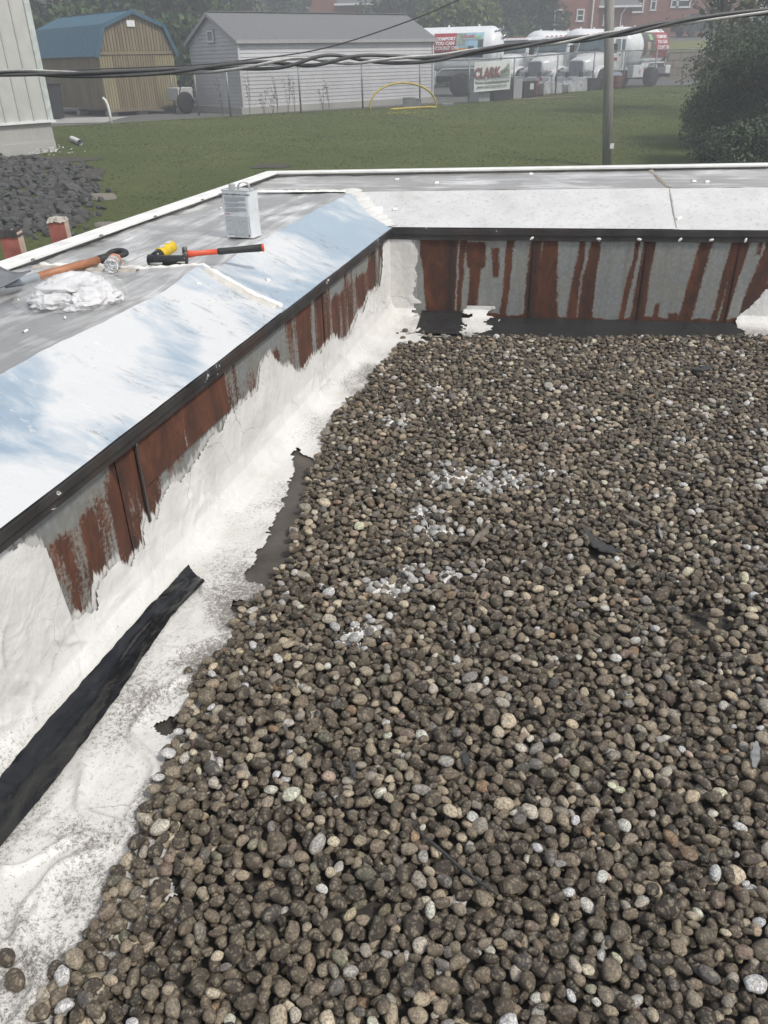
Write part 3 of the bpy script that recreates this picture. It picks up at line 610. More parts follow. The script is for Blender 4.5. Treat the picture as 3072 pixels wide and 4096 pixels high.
def stone_mesh(name, sub, seed, sx, sy, sz, amp=.16, cuts=3, angular=0.0):
    import bmesh
    rnd = random.Random(seed); bm = bmesh.new(); bmesh.ops.create_icosphere(bm, subdivisions=sub, radius=1)
    pl = []
    for _ in range(cuts):
        d = Vector((rnd.gauss(0, 1), rnd.gauss(0, 1), rnd.gauss(0, 1))).normalized(); pl.append((d, rnd.uniform(.62, .92) if angular else rnd.uniform(.72, .95)))
    o_ = Vector((seed * 3.1, seed * 1.7, 0)); ex = rnd.uniform(.0, .35)
    for v in bm.verts:
        p = v.co.copy(); p *= 1 + amp * mn.noise(p * 1.1 + o_) * 1.6 + amp * .35 * mn.noise(p * 2.6 + o_)
        for d, k in pl:
            h = p.dot(d) - k
            if h > 0: p -= d * h * (.97 if angular else .78)
        p.x *= 1 + ex * p.y * .5
        v.co = Vector((p.x * sx, p.y * sy, p.z * sz))
    me = bpy.data.meshes.new(name); bm.to_mesh(me); bm.free()
    if not angular: me.polygons.foreach_set('use_smooth', [True] * len(me.polygons))
    return me
rp = random.Random(5); protos = []; PDIM = []
for k in range(22):
    sy = rp.uniform(.56, .90); sz = rp.uniform(.42, .68)
    me = stone_mesh('pebble', 3, k + 1, 1.0, sy, sz, rp.uniform(.07, .17), rp.randint(0, 3) if k % 5 < 3 else rp.randint(4, 8)); me.materials.append(M_PEB)
    protos.append(bpy.data.objects.new('pebble_shape', me)); PDIM.append((1.0, sy, sz))
pc = bpy.data.collections.new('pebble_shapes')
for k, o in enumerate(protos): o.name = 'pebble_shape_%02d' % k; pc.objects.link(o)

# drop the stones one by one on a height field so that they lie on each other
GX0, GY0, GS = -1.7, .35, .006; GW, GH = int(6.6 / GS), int(5.6 / GS)
HF = np.full((GW, GH), .008)
def right_lim(y): return .36 + .433 * y + .95
_ug, _ng = np.meshgrid(np.arange(GW) * GS + GX0, np.arange(GH) * GS + GY0, indexing='ij')
Lu = _ug * uL.x + _ng * uL.y; Ln = _ug * nL.x + _ng * nL.y; Fs = _ug * nF.x + _ng * nF.y; Fd = _ug * uF.x + _ng * uF.y
lim = gravel_n(Lu) + .05 * fb(Lu * 7, Ln * 7, 100, 3) * 2
ok = (Ln > lim) & (Fd < 5.02 + .09 * (Fs - .43) + .04 * fb(Fs * 6, Fd * 6, 101, 3) * 2 - .10 * sstep(XS(1950), XS(1650), Fs)) & (_ug < right_lim(_ng)) & (_ng > .45)
dens = np.ones(HF.shape)
for bx, by, br, st in [(1.02, 2.02, .16, 1.0), (1.12, 1.72, .12, .8), (1.02, 1.36, .15, 1.0), (1.20, 1.24, .18, 1.0), (-.06, 1.03, .045, .8), (.78, 2.40, .08, .8), (.40, .93, .04, .6), (-.12, 1.40, .06, .7), (1.35, 2.5, .12, .7), (.42, 3.02, .10, .6), (.72, 1.15, .06, .6), (.85, 1.9, .08, .5), (-.30, 1.08, .04, .6)]:
    dens -= st * np.exp(-(((_ug - bx) / br) ** 2 + ((_ng - by) / br * 1.25) ** 2) ** 2)
dens -= .30 * sstep(.12, .24, fb(_ug * 2.6, _ng * 2.6, 110, 3))
dens = np.clip(dens, .03, 1); dens[~ok] = 0
SPILL = [(.34, 2.99, .22, .10), (.52, 2.93, .10, .06), (.20, 2.55, .07, .06), (.03, 2.19, .10, .05), (.10, 2.32, .06, .04), (-.10, 1.95, .07, .05), (.72, 3.02, .05, .04), (.10, 3.60, .09, .05), (.30, 4.05, .05, .04), (.22, 2.25, .04, .03), (.14, 2.68, .06, .04)]
PAL = [((.112, .088, .061), 31), ((.064, .050, .037), 27), ((.155, .123, .086), 19), ((.27, .22, .155), 14), ((.42, .355, .26), 12), ((.56, .505, .42), 8.5), ((.64, .61, .56), 3.6), ((.26, .185, .145), 2.2), ((.25, .16, .095), 1.3), ((.125, .122, .085), 2.4), ((.125, .117, .112), 4), ((.33, .28, .18), 1.0)]
PN_ = ['grey brown', 'dark brown', 'mid brown', 'tan', 'beige', 'pale grey', 'white', 'pinkish', 'orange', 'mossy green', 'dark grey', 'yellowish']
rg = random.Random(11); cum = np.cumsum([p[1] for p in PAL]); cum = cum / cum[-1]
okI, okJ = np.nonzero(dens > .02); wts = dens[okI, okJ]; nrg = np.random.default_rng(3)
acc = nrg.random(len(okI)) < wts; okI, okJ = okI[acc], okJ[acc]
P_loc, P_rot, P_scl, P_idx, P_col, P_cls = [], [], [], [], [], []
area = ok.sum() * GS * GS; N_ST = int(area * 3000); order = nrg.integers(0, len(okI), N_ST * 9)
cells = {}
oi = 0
for k in range(N_ST):
    a_ = min(.030, max(.0085, rg.lognormvariate(math.log(.0154), .25)))
    if rg.random() < .07: a_ *= .6
    pi = rg.randrange(22); _, sy, sz = PDIM[pi]; yaw = rg.uniform(0, math.pi * 2); c_ = a_ * sz; b_ = a_ * sy; r_ = int(a_ / GS) + 1
    cy_, sn_ = math.cos(yaw), math.sin(yaw); gx_ = np.arange(-r_, r_ + 1) * GS
    xx, yy = np.meshgrid(gx_, gx_, indexing='ij'); px_, py_ = xx * cy_ + yy * sn_, -xx * sn_ + yy * cy_
    q = (px_ / a_) ** 2 + (py_ / b_) ** 2; mk = q < 1; hz = c_ * np.sqrt(np.clip(1 - q, 0, 1))
    best = None
    for _ in range(8):
        j = order[oi]; oi += 1; i0, j0 = okI[j], okJ[j]
        if i0 < r_ or j0 < r_ or i0 + r_ >= GW or j0 + r_ >= GH: continue
        w_ = HF[i0 - r_:i0 + r_ + 1, j0 - r_:j0 + r_ + 1]; zc = float((w_ + hz * .93)[mk].max())
        if best is None or zc < best[0]: best = (zc, i0, j0)
    if best is None or best[0] > .050: continue
    zc, i0, j0 = best; w_ = HF[i0 - r_:i0 + r_ + 1, j0 - r_:j0 + r_ + 1]; w_[mk] = np.maximum(w_, zc + hz * .92)[mk]
    x_, y_ = i0 * GS + GX0 + rg.uniform(-.5, .5) * GS, j0 * GS + GY0 + rg.uniform(-.5, .5) * GS
    ci = int(np.searchsorted(cum, rg.random())); f_ = rg.lognormvariate(-.02, .52); cc = tuple(min(.8, v_ * f_) for v_ in PAL[ci][0])
    for sx_, sy_, ra, rb in SPILL:
        e_ = ((x_ - sx_) / ra) ** 2 + ((y_ - sy_) / rb) ** 2 * .8
        if e_ < 2.4 and rg.random() < .42 * math.exp(-e_ * .55) and zc > .012: w0 = .62 * rg.uniform(.85, 1.05); cc = (w0, w0, w0 * .98); ci = 6
    P_loc.append((x_, y_, zc)); P_rot.append((rg.gauss(0, .22), rg.gauss(0, .22), yaw)); P_scl.append(a_); P_idx.append(pi); P_col.append(cc); P_cls.append(ci)
# scattered stones on the white strip
for px, py, a_, ci in [(30, 3840, .022, 1), (65, 3930, .026, 0), (245, 3945, .030, 3), (222, 3885, .020, 1), (275, 3870, .016, 1), (180, 3985, .020, 5), (165, 4050, .022, 4), (355, 4010, .032, 10), (350, 3875, .022, 9), (370, 3990, .028, 5), (525, 3465, .021, 5), (590, 3270, .016, 3), (625, 3305, .016, 4), (520, 3470, .018, 1), (590, 3420, .022, 9), (667, 3090, .016, 0), (628, 3200, .019, 0), (755, 2690, .017, 0), (790, 2755, .018, 0), (1055, 2360, .012, 5), (930, 2505, .016, 1), (955, 2530, .016, 3), (1620, 1325, .020, 0), (1612, 1352, .019, 0), (1605, 1377, .017, 10), (1622, 1376, .016, 0), (1693, 1332, .018, 0), (1720, 1348, .022, 3), (1590, 1333, .010, 0), (1660, 1392, .016, 1), (1700, 1385, .014, 4)]:
    p = onz(px, py, .02); pi = rg.randrange(22); f_ = rg.uniform(.9, 1.2)
    P_loc.append((p.x, p.y, .016 + a_ * PDIM[pi][2] * .8)); P_rot.append((rg.gauss(0, .12), rg.gauss(0, .12), rg.uniform(0, 6.28))); P_scl.append(a_); P_idx.append(pi); P_col.append(tuple(v_ * f_ for v_ in PAL[ci][0])); P_cls.append(ci)
# the 300 that show largest become stones of their own
vis = []
for k, p in enumerate(P_loc):
    v = Vector(p) - cam.matrix_world.translation; dz = v.dot(_F)
    X_, Y_ = 1536 + FPX * v.dot(_R) / dz, 2048 - FPX * v.dot(_U) / dz
    if -20 < X_ < 3092 and 0 < Y_ < 4120: vis.append((P_scl[k] / dz * (1 if p[2] > .012 else .6), k))
vis.sort(reverse=True); own = {k for _, k in vis[:300]}
for k in own:
    o = bpy.data.objects.new('pebble', protos[P_idx[k]].data); col.objects.link(o)
    o.location = P_loc[k]; o.rotation_euler = P_rot[k]; s_ = P_scl[k]; o.scale = (s_, s_, s_); o['pcol'] = P_col[k]
    nm = PN_[P_cls[k]]; sh_ = 'elongated' if PDIM[P_idx[k]][1] < .72 else ('flattish' if PDIM[P_idx[k]][2] < .54 else 'rounded'); sz_ = 'big' if s_ > .0215 else ('middling' if s_ > .0175 else 'small')
    _v = Vector(P_loc[k]) - cam.matrix_world.translation; _x = 1536 + FPX * _v.dot(_R) / _v.dot(_F); _y = 2048 - FPX * _v.dot(_U) / _v.dot(_F)
    pl_ = ('at the bottom edge' if _y > 3850 else 'just above the bottom edge' if _y > 3600 else 'in the lower gravel' if _y > 3250 else 'farther up the gravel') + (', far left' if _x < 620 else ', left of centre' if _x < 1240 else ', near the middle' if _x < 1840 else ', right of centre' if _x < 2460 else ', far right')
    if toL(P_loc[k])[1] < gravel_n(toL(P_loc[k])[0]) - .01: tag(o, sz_ + ' ' + sh_ + ' ' + nm + ' pebble lying loose on the white coated strip', 'pebble', nm + ' pebbles on the white strip')
    else: tag(o, sz_ + ' ' + sh_ + ' ' + nm + ' pebble ' + pl_, 'pebble', nm + ' pebbles in the near gravel')
rest = [k for k in range(len(P_loc)) if k not in own]
def gn_scatter(name, locs, rots, scls, idxs, cols, coll, label_kind='stuff'):
    me = bpy.data.meshes.new(name); me.from_pydata(locs, [], [])
    for nm, tp, vals, key in (('rot', 'FLOAT_VECTOR', rots, 'vector'), ('scl', 'FLOAT', scls, 'value'), ('idx', 'INT', idxs, 'value'), ('pcol', 'FLOAT_VECTOR', cols, 'vector')):
        a = me.attributes.new(nm, tp, 'POINT'); a.data.foreach_set(key, np.asarray(vals, dtype=(np.int32 if tp == 'INT' else np.float32)).ravel())
    o = bpy.data.objects.new(name, me); col.objects.link(o); tag(o, kind='stuff')
    g = bpy.data.node_groups.new(name + '_scatter', 'GeometryNodeTree'); g.is_modifier = True
    g.interface.new_socket('Geometry', in_out='INPUT', socket_type='NodeSocketGeometry'); g.interface.new_socket('Geometry', in_out='OUTPUT', socket_type='NodeSocketGeometry')
    n = g.nodes; i_ = n.new('NodeGroupInput'); o_ = n.new('NodeGroupOutput'); ip = n.new('GeometryNodeInstanceOnPoints'); ci = n.new('GeometryNodeCollectionInfo')
    ci.inputs[0].default_value = coll; ci.inputs[1].default_value = True; ci.inputs[2].default_value = True
    def na(nm, tp):
        q = n.new('GeometryNodeInputNamedAttribute'); q.data_type = tp; q.inputs[0].default_value = nm; return q.outputs[0]
    g.links.new(i_.outputs[0], ip.inputs['Points']); g.links.new(ci.outputs[0], ip.inputs['Instance']); ip.inputs['Pick Instance'].default_value = True
    g.links.new(na('idx', 'INT'), ip.inputs['Instance Index'])
    er = n.new('FunctionNodeEulerToRotation'); g.links.new(na('rot', 'FLOAT_VECTOR'), er.inputs[0]); g.links.new(er.outputs[0], ip.inputs['Rotation'])
    g.links.new(na('scl', 'FLOAT'), ip.inputs['Scale']); g.links.new(ip.outputs[0], o_.inputs[0])
    md = o.modifiers.new('scatter', 'NODES'); md.node_group = g
    return o
gv = gn_scatter('river_gravel', [P_loc[k] for k in rest], [P_rot[k] for k in rest], [P_scl[k] for k in rest], [P_idx[k] for k in rest], [P_col[k] for k in rest], pc)
tag(gv, 'brown river gravel spread over the flat roof', 'gravel', None, 'stuff')
# grit in the bare spots
gl = nrg.integers(0, GW * GH, 26000); gi, gj = gl // GH, gl % GH; m_ = ok[gi, gj] & (dens[gi, gj] < .75); gi, gj = gi[m_], gj[m_]; ng = len(gi)
gc = [PAL[int(np.searchsorted(cum, rg.random()))][0] for _ in range(ng)]
gr = gn_scatter('roof_grit', list(zip(gi * GS + GX0, gj * GS + GY0, np.full(ng, .003))), nrg.uniform(0, 6.28, (ng, 3)), nrg.uniform(.0012, .0045, ng), nrg.integers(0, 22, ng), [(c[0] * .7, c[1] * .7, c[2] * .7) for c in gc], pc)
tag(gr, 'fine dark grit on bare membrane between the pebbles', 'grit', None, 'stuff')
# white coating spilled among the stones
for k, (sx_, sy_, ra, rb) in enumerate(SPILL):
    n_ = 64; V = []; F_ = []; idm = {}
    for i in range(n_):
        for j in range(n_):
            x_ = sx_ + (i / (n_ - 1) - .5) * 2.6 * ra; y_ = sy_ + (j / (n_ - 1) - .5) * 2.6 * rb
            e_ = math.hypot((x_ - sx_) / ra, (y_ - sy_) / rb) + .8 * fbm((x_ * 16, y_ * 16, k)) + .5 * fbm((x_ * 60, y_ * 60, k))
            if e_ < .72:
                ii, jj = int((x_ - GX0) / GS), int((y_ - GY0) / GS); h_ = float(HF[max(0, ii - 1):ii + 2, max(0, jj - 1):jj + 2].mean())
                idm[i, j] = len(V); V.append((x_, y_, h_ + .0005 + .0012 * fbm((x_ * 60, y_ * 60, 3))))
    for i in range(n_ - 1):
        for j in range(n_ - 1):
            q = [(i, j), (i + 1, j), (i + 1, j + 1), (i, j + 1)]
            if all(p in idm for p in q): F_.append(tuple(idm[p] for p in q))
    if len(F_) > 8:
        o = mesh_obj('coating_spill', V, F_, M_MAST, None, True); fattr(o, 'dirt', [.25] * len(V))
        pos = ['large white coating spill in the middle of the gravel', 'white coating splash just right of the large spill', 'small white splash by the twisted wood sliver', 'white splash left of the twisted wood sliver', 'narrow white splash below the wood sliver', 'white smear in gravel near the coated strip', 'faint white splash right of the large spill', 'white splash near the far left gravel edge', 'small white splash toward the far wall', 'tiny white splash in mid gravel', 'thin white splash below the large spill'][k]
        tag(o, pos, 'paint spill', 'white coating spills in the gravel')
# debris
M_WOOD = simple('weathered_wood', (.16, .14, .115), .85, 0, .45, 30, .5, 60); M_FELT = simple('torn_black_felt', (.04, .04, .04), .75, 0, .3, 20, .3, 60); M_STEEL = simple('dull_metal_scrap', (.35, .35, .34), .4, .7)
def hf(x, y):
    i_, j_ = int((x - GX0) / GS), int((y - GY0) / GS); return float(HF[i_ - 2:i_ + 3, j_ - 2:j_ + 3].max())
def sliver(name, pts, w_, th, m, label, cat, seed):
    P = []; n_ = 14
    for k in range(n_):
        f_ = k / (n_ - 1) * (len(pts) - 1); i = min(len(pts) - 2, int(f_)); p = Vector(onz(*pts[i], .04)).lerp(onz(*pts[i + 1], .04), f_ - i); P.append(p)
    zs_ = [hf(p.x, p.y) + .003 for p in P]; zs_ = [np.mean(zs_[max(0, k - 4):k + 5]) + .002 for k in range(n_)]
    V = []; F_ = []
    for k, p in enumerate(P):
        t_ = (P[min(k + 1, n_ - 1)] - P[max(k - 1, 0)]).normalized(); sd_ = Vector((t_.y, -t_.x, 0)); tp = min(1, .35 + 2.2 * min(k, n_ - 1 - k) / n_) * (1 + .35 * fbm((k * .9, seed, 0)))
        for a_, h_ in ((-1, 0), (-.8, th), (.8, th), (1, 0)): V.append(Vector((p.x, p.y, zs_[k] + h_ + .004 * fbm((k * .6, a_ + seed, 0)))) + sd_ * (a_ * w_ / 2 * tp))
    for k in range(n_ - 1):
        for j in range(4): F_.append((k * 4 + j, k * 4 + (j + 1) % 4, k * 4 + 4 + (j + 1) % 4, k * 4 + 4 + j))
    F_ += [(3, 2, 1, 0), tuple(range(n_ * 4 - 4, n_ * 4))]
    return tag(mesh_obj(name, V, F_, m, None, False), label, cat)
sliver('black_strip', [(1650, 3325), (1740, 3400), (1850, 3500), (1990, 3610)], .0065, .004, M_FELT, 'long thin black strip lying across the near gravel', 'strip', 1)
sliver('wood_sliver', [(1885, 2205), (1910, 2170), (1935, 2150), (1960, 2115)], .022, .008, M_WOOD, 'twisted grey weathered wood sliver in mid gravel', 'wood', 2)
sliver('felt_scrap', [(2335, 2120), (2390, 2170), (2440, 2200), (2485, 2225)], .055, .004, M_FELT, 'torn dark felt scrap lying on gravel right of centre', 'scrap', 3)
sliver('wood_sliver', [(2490, 2075), (2530, 2095), (2590, 2125)], .02, .006, M_WOOD, 'cracked brown wood splinter behind the torn felt scrap', 'wood', 4)
sliver('metal_scrap', [(2633, 2130), (2640, 2150), (2645, 2175)], .012, .004, M_STEEL, 'small bright metal scrap standing in gravel on the right', 'scrap', 5)
sliver('twig', [(2660, 1895), (2720, 1915), (2790, 1930)], .016, .008, M_WOOD, 'dark flat stick lying in the gravel toward the right edge', 'stick', 6)
sliver('felt_scrap', [(1855, 3020), (1862, 3060), (1868, 3090)], .02, .004, M_FELT, 'small dark felt flake standing between pebbles near centre', 'scrap', 7)
sliver('felt_scrap', [(1400, 3060), (1412, 3090), (1420, 3130)], .014, .004, M_FELT, 'small dark felt flake in gravel left of centre', 'scrap', 8)
sliver('metal_scrap', [(3020, 2990), (3015, 3040), (3008, 3100)], .022, .003, M_STEEL, 'grey metal flake by the bare patch at the right edge', 'scrap', 9)
sliver('felt_scrap', [(2760, 1485), (2800, 1490), (2850, 1480)], .04, .006, M_FELT, 'dark flat scrap on gravel near the far wall', 'scrap', 10)
sliver('wire', [(2750, 2440), (2810, 2450), (2870, 2440)], .003, .003, M_FELT, 'thin black curved wire over the bare patch', 'wire', 11)
# ------------------------------------------------------------------ things on the left parapet
def onL(x, y, n):
    d = pix(x, y); c0 = Vector((0, 0, CAM_H)); return c0 + d * (n / d.dot(nL))
def capz(p): return cap_z(*toL(p)) + .004
# -- solvent can
A, B, C_ = Vector((-.824, 4.46, 0)), Vector((-.673, 4.401, 0)), Vector((-.639, 4.493, 0))
bz = max(capz(p) for p in (A, B, C_)) + .001
xd = (B - A).normalized(); yd = Vector((-xd.y, xd.x, 0)); cw, cdp, chh = .168, .104, .238
CN = empty('solvent_can', A + xd * cw / 2 + yd * cdp / 2 + Vector((0, 0, bz)), math.atan2(xd.y, xd.x), 'white metal solvent can with printed label and handle standing on the parapet', 'can')
M_CAN = simple('white_lithographed_tin', (.66, .69, .71), .32, .1, .10, 12); M_TIN = simple('bare_tin', (.50, .50, .48), .35, .7, .2, 30)
M_PRT = simple('dark_print', (.10, .11, .12), .5, 0, .1); M_PRG = simple('grey_print', (.42, .45, .46), .5, 0, .12, 60); M_RED = simple('red_print', (.45, .05, .03), .5, 0, .1)
def rrect(w_, d_, r_, n=5):
    P = []
    for cx, cy, a0 in ((w_ / 2 - r_, d_ / 2 - r_, 0), (-w_ / 2 + r_, d_ / 2 - r_, 90), (-w_ / 2 + r_, -d_ / 2 + r_, 180), (w_ / 2 - r_, -d_ / 2 + r_, 270)):
        for k in range(n): a = R(a0 + 90 * k / (n - 1)); P.append((cx + r_ * math.cos(a), cy + r_ * math.sin(a)))
    return P
def loft(rings, cap=True):
    n = len(rings[0]); V = [p for r_ in rings for p in r_]; F_ = [(i * n + k, i * n + (k + 1) % n, (i + 1) * n + (k + 1) % n, (i + 1) * n + k) for i in range(len(rings) - 1) for k in range(n)]
    if cap: F_ += [tuple(range(n))[::-1], tuple(range((len(rings) - 1) * n, len(rings) * n))]
    return V, F_
rg_ = []
for z, s, dnt in ((0, 1, 0), (.004, 1.006, 0), (.008, .995, 0), (.08, .99, 0), (.12, .985, 0), (.16, .99, 0), (.23, .995, 0), (.234, 1.006, 0), (.238, 1.006, 0), (.238, .985, 0), (.234, .98, 0)):
    ring = []
    for x, y in rrect(cw, cdp, .012):
        f_ = 0
        if x > cw * .42 and .03 < z < .22: f_ = -.004 * math.exp(-((z - .10) / .03) ** 2) - .003 * math.exp(-((z - .17) / .02) ** 2)
        ring.append(Vector((x * s + f_, y * s, z)))
    rg_.append(ring)
V, F_ = loft(rg_); MB().add(V, F_).build('body', M_CAN, CN, False, True)
MB().tube([Vector((*p, .237)) for p in rrect(cw * 1.006, cdp * 1.006, .012)] + [Vector((*rrect(cw * 1.006, cdp * 1.006, .012)[0], .237))], .0022, 6, False).build('rim', M_TIN, CN, True, True)
MB().lathe([(.019, .236), (.019, .243), (.017, .244), (.0175, .246), (.0175, .258), (.016, .260), (.0, .260)], 18, Matrix.Translation((-cw * .30, .012, 0))).build('screw_cap', simple('grey_screw_cap', (.40, .42, .42), .5), CN, False, True)
hb = MB(); pts = [(-.01, 0, .236), (-.007, 0, .254), (.006, 0, .267), (.030, 0, .270), (.048, 0, .268), (.058, 0, .256), (.062, 0, .238)]
for k in range(len(pts) - 1):
    a, b = Vector(pts[k]), Vector(pts[k + 1]); d = (b - a); hb.box((0, 0, 0), (d.length + .003, .020, .0025), frame((a + b) / 2 + Vector((0, .004, 0)), d, Vector((0, 0, 1)) if abs(d.z) < d.length * .9 else Vector((-1, 0, 0))))
hb.build('handle', M_TIN, CN, False, True)
yf = -cdp / 2 * .992 - .0012
def label_box(name, x0, x1, z0, z1, m): MB().box(((x0 + x1) / 2, yf, (z0 + z1) / 2), (x1 - x0, .0008, z1 - z0)).build(name, m, CN, False, True)
tv, tf = text_mesh('WEATHERED MEMBRANE CLEANER', .0125, .0003, 'CENTER', .93)
MB().add([Vector((x - .004, yf, .2165 + y)) for x, y, z in tv], tf).build('title_lettering', M_PRT, CN, False, True)
ln_ = MB(); rr = random.Random(3); z = .205
for k in range(13):
    if k in (5, 9): z -= .003
    ln_.box((-.004 - (.02 if k in (4, 8, 12) else 0), yf, z), (.128 - (.05 if k in (4, 8, 12) else rr.uniform(0, .006)), .0008, .0014)); z -= .0056
ln_.build('printed_lines', M_PRT, CN, False, True)
for k in range(3): MB().prism([(-.066 + k * .011 - .004, yf, .119), (-.066 + k * .011, yf, .115), (-.066 + k * .011 + .004, yf, .119), (-.066 + k * .011, yf, .123)], (0, -.0008, 0)).build('hazard_diamond', M_RED, CN, False, True)
for j in range(3):
    zt = .108
    for hgt in ((.020, .044, .022) if j == 0 else (.022, .050, .030)):
        label_box('print_block', -.070 + j * .045, -.070 + j * .045 + .041, zt - hgt, zt, M_PRG); zt -= hgt + .003
label_box('red_mark', .058, .068, .006, .017, M_RED); label_box('bottom_line', -.066, .03, .014, .0155, M_PRT)
tl = MB(); tl.box((cw / 2 - .012, yf, .065), (.0010, .0008, .09)); tl.build('label_border', M_PRT, CN, False, True)

# -- water bottle lying with its base to the viewer
def m_clear(name, c=(.93, .95, .96), rough=.08):
    t = NT(name); n1 = t.noise(30, 3); return t.set(base=c, rough=rough, trans=.92, ior=1.25, normal=t.bump(n1, .25, .004))
M_PET = m_clear('clear_bottle_plastic')
b0 = onz(442, 1068, .80); bd = Vector((-.12, 1, 0)).normalized(); zc = capz(b0) + .0335
BT = empty('water_bottle', (b0.x, b0.y, capz(b0)), 0, 'clear plastic water bottle lying in front of the shovel grip', 'bottle')
Mb = frame((b0.x, b0.y, zc), Vector((1, .12, 0)), bd)
MB().lathe([(.004, .010), (.018, .006), (.026, .0), (.031, .004), (.0325, .012), (.0325, .04), (.0312, .043), (.0325, .047), (.0325, .09), (.031, .10), (.0325, .11), (.031, .13), (.022, .155), (.013, .172), (.0125, .185)], 22, Mb).build('body', M_PET, BT, True)
MB().lathe([(.0330, .095), (.0330, .125)], 22, Mb, False).build('label_band', simple('orange_white_label', (.62, .20, .08), .4, 0, .6, 45), BT, True)
MB().lathe([(.015, .178), (.015, .196), (.0, .197)], 16, Mb).build('cap', simple('white_cap', (.8, .8, .8), .4), BT, True)

# -- bag of rags
bgc = Vector((-1.225, 3.20, 0)); bgz = capz(bgc)
BG = empty('bag_of_rags', (bgc.x, bgc.y, bgz), 0, 'crumpled white cotton rags spilling from a clear plastic bag', 'rags')
t = NT('white_cotton_rag'); v = t.coord(); M_RAG = t.set(base=t.ramp(t.noise(20, 5, .6, v), [(.3, (.58, .58, .59)), (.7, (.74, .74, .75))]), rough=.95, normal=t.bump(t.noise(260, 4, .7, v), .7, .006, t.bump(t.noise(40, 5, .6, v), .5, .01)))
def rag(cx, cy, rx, ry, rz, rot, seed, fold):
    import bmesh
    bm = bmesh.new(); bmesh.ops.create_icosphere(bm, subdivisions=5, radius=1); o_ = Vector((seed * 2.3, seed * 1.1, seed))
    for q in bm.verts:
        d = q.co.normalized(); w1 = mn.noise(d * 1.3 + o_); w2 = Vector((mn.noise(d * 1.7 + o_), mn.noise(d * 1.7 + o_ * 2), mn.noise(d * 1.7 - o_)))
        r1 = 1 - min(1, abs(mn.noise(d * 1.25 + w2 * .7 + o_)) * 2.4); r2_ = 1 - min(1, abs(mn.noise(d * 3.6 + w2 * 1.4 - o_)) * 3.0)
        h = 1 + fold * (.60 * w1 + .62 * r1 * r1 + .07 * r2_ * r2_ - .35)
        p = Vector((d.x * rx, d.y * ry, d.z * rz)) * h; x, y = p.x * math.cos(rot) - p.y * math.sin(rot), p.x * math.sin(rot) + p.y * math.cos(rot)
        q.co = Vector((bgc.x + cx + x, bgc.y + cy + y, bgz + max(.002 + .003 * (w1 + 1), p.z + rz * .45)))
    me = bpy.data.meshes.new('rag'); bm.to_mesh(me); bm.free(); me.materials.append(M_RAG); me.polygons.foreach_set('use_smooth', [True] * len(me.polygons))
    o = bpy.data.objects.new('rag', me); col.objects.link(o); o.parent = BG; o.matrix_parent_inverse = BG.matrix_basis.inverted()
rag(-.01, .05, .145, .145, .066, .3, 1, .5); rag(.09, -.03, .095, .11, .052, -.5, 5, .55); rag(-.085, -.02, .09, .10, .044, .9, 9, .55); rag(.03, .10, .10, .08, .052, 1.7, 13, .5); rag(.05, -.09, .07, .06, .034, .4, 17, .6)
def m_film():
    t = NT('thin_clear_film'); n1 = t.noise(18, 5, .6, t.coord(), 1.2)
    return t.set(base=(.9, .92, .92), rough=.16, alpha=t.ramp(n1, [(.40, .08), (.62, .22), (.74, .6)]), normal=t.bump(n1, .4, .02))  # more opaque pale flecks imitate highlights on the film's creases
n_ = 60; V = []; F_ = []
for i in range(n_):
    for j in range(24):
        a = i / n_ * 2 * math.pi; b = j / 23
        rx = .205 * (1 + .10 * fbm((math.cos(a) * 2, math.sin(a) * 2, 1))); ry = .20 * (1 + .10 * fbm((math.cos(a) * 2, math.sin(a) * 2, 4)))
        r_ = math.cos(b * math.pi / 2) ** .6; pk = 1 + .35 * max(0, math.cos(a - math.pi * 1.06)) ** 10 * (1 - b)
        x, y = math.cos(a) * rx * r_ * pk, math.sin(a) * ry * r_ + .03; h = .092 * math.sin(b * math.pi / 2) + .010 * fbm((x * 16, y * 16, 3)) * (.3 + b) + .004
        V.append(Vector((bgc.x + x, bgc.y + y, bgz + max(.002, h))))
for i in range(n_):
    for j in range(23): F_.append((i * 24 + j, ((i + 1) % n_) * 24 + j, ((i + 1) % n_) * 24 + j + 1, i * 24 + j + 1))
F_ = [f for f in F_ if not (V[f[0]].y < bgc.y - .06 and V[f[0]].x > bgc.x + .01 and V[f[0]].z > bgz + .03)]
mesh_obj('plastic_bag', V, F_, m_film(), BG, True)

# -- hammer
h0, h1 = onz(738, 1018, .815), onz(1056, 990, .822); hx = (h1 - h0).normalized(); hl = (h1 - h0).length
HM = empty('hammer', h0, 0, 'hammer with orange and black fibreglass handle resting over the cap ridge', 'hammer')
M_ORG = simple('orange_fibreglass', (.62, .085, .035), .42, 0, .15, 20); M_GRIP = simple('black_rubber_grip', (.022, .024, .024), .6, 0, .2, 30, .3, 120); M_FORG = simple('forged_steel', (.20, .19, .175), .38, .8, .4, 40, .2, 80)
sdv = Vector((hx.y, -hx.x, 0)).normalized()
def oval(p, ax, w_, h_, n=14):
    s_ = Vector((ax.y, -ax.x, 0)).normalized(); u_ = s_.cross(ax); return [p + s_ * (w_ * math.cos(2 * math.pi * k / n)) + u_ * (h_ * math.sin(2 * math.pi * k / n)) for k in range(n)]
def rod(name, prof, m, parent, p, ax, smooth=True):
    V, F_ = loft([oval(p + ax * s_, ax, w_, h_) for s_, w_, h_ in prof]); return mesh_obj(name, V, F_, m, parent, smooth)
rod('handle_shaft', [(.0, .010, .017), (.03, .010, .016), (.05, .0095, .0125), (.16, .0095, .0125)], M_ORG, HM, h0, hx)
rod('grip', [(.155, .0105, .0135), (.165, .012, .0155), (.22, .0115, .015), (.28, .013, .016), (hl - .012, .0145, .018)], M_GRIP, HM, h0, hx)
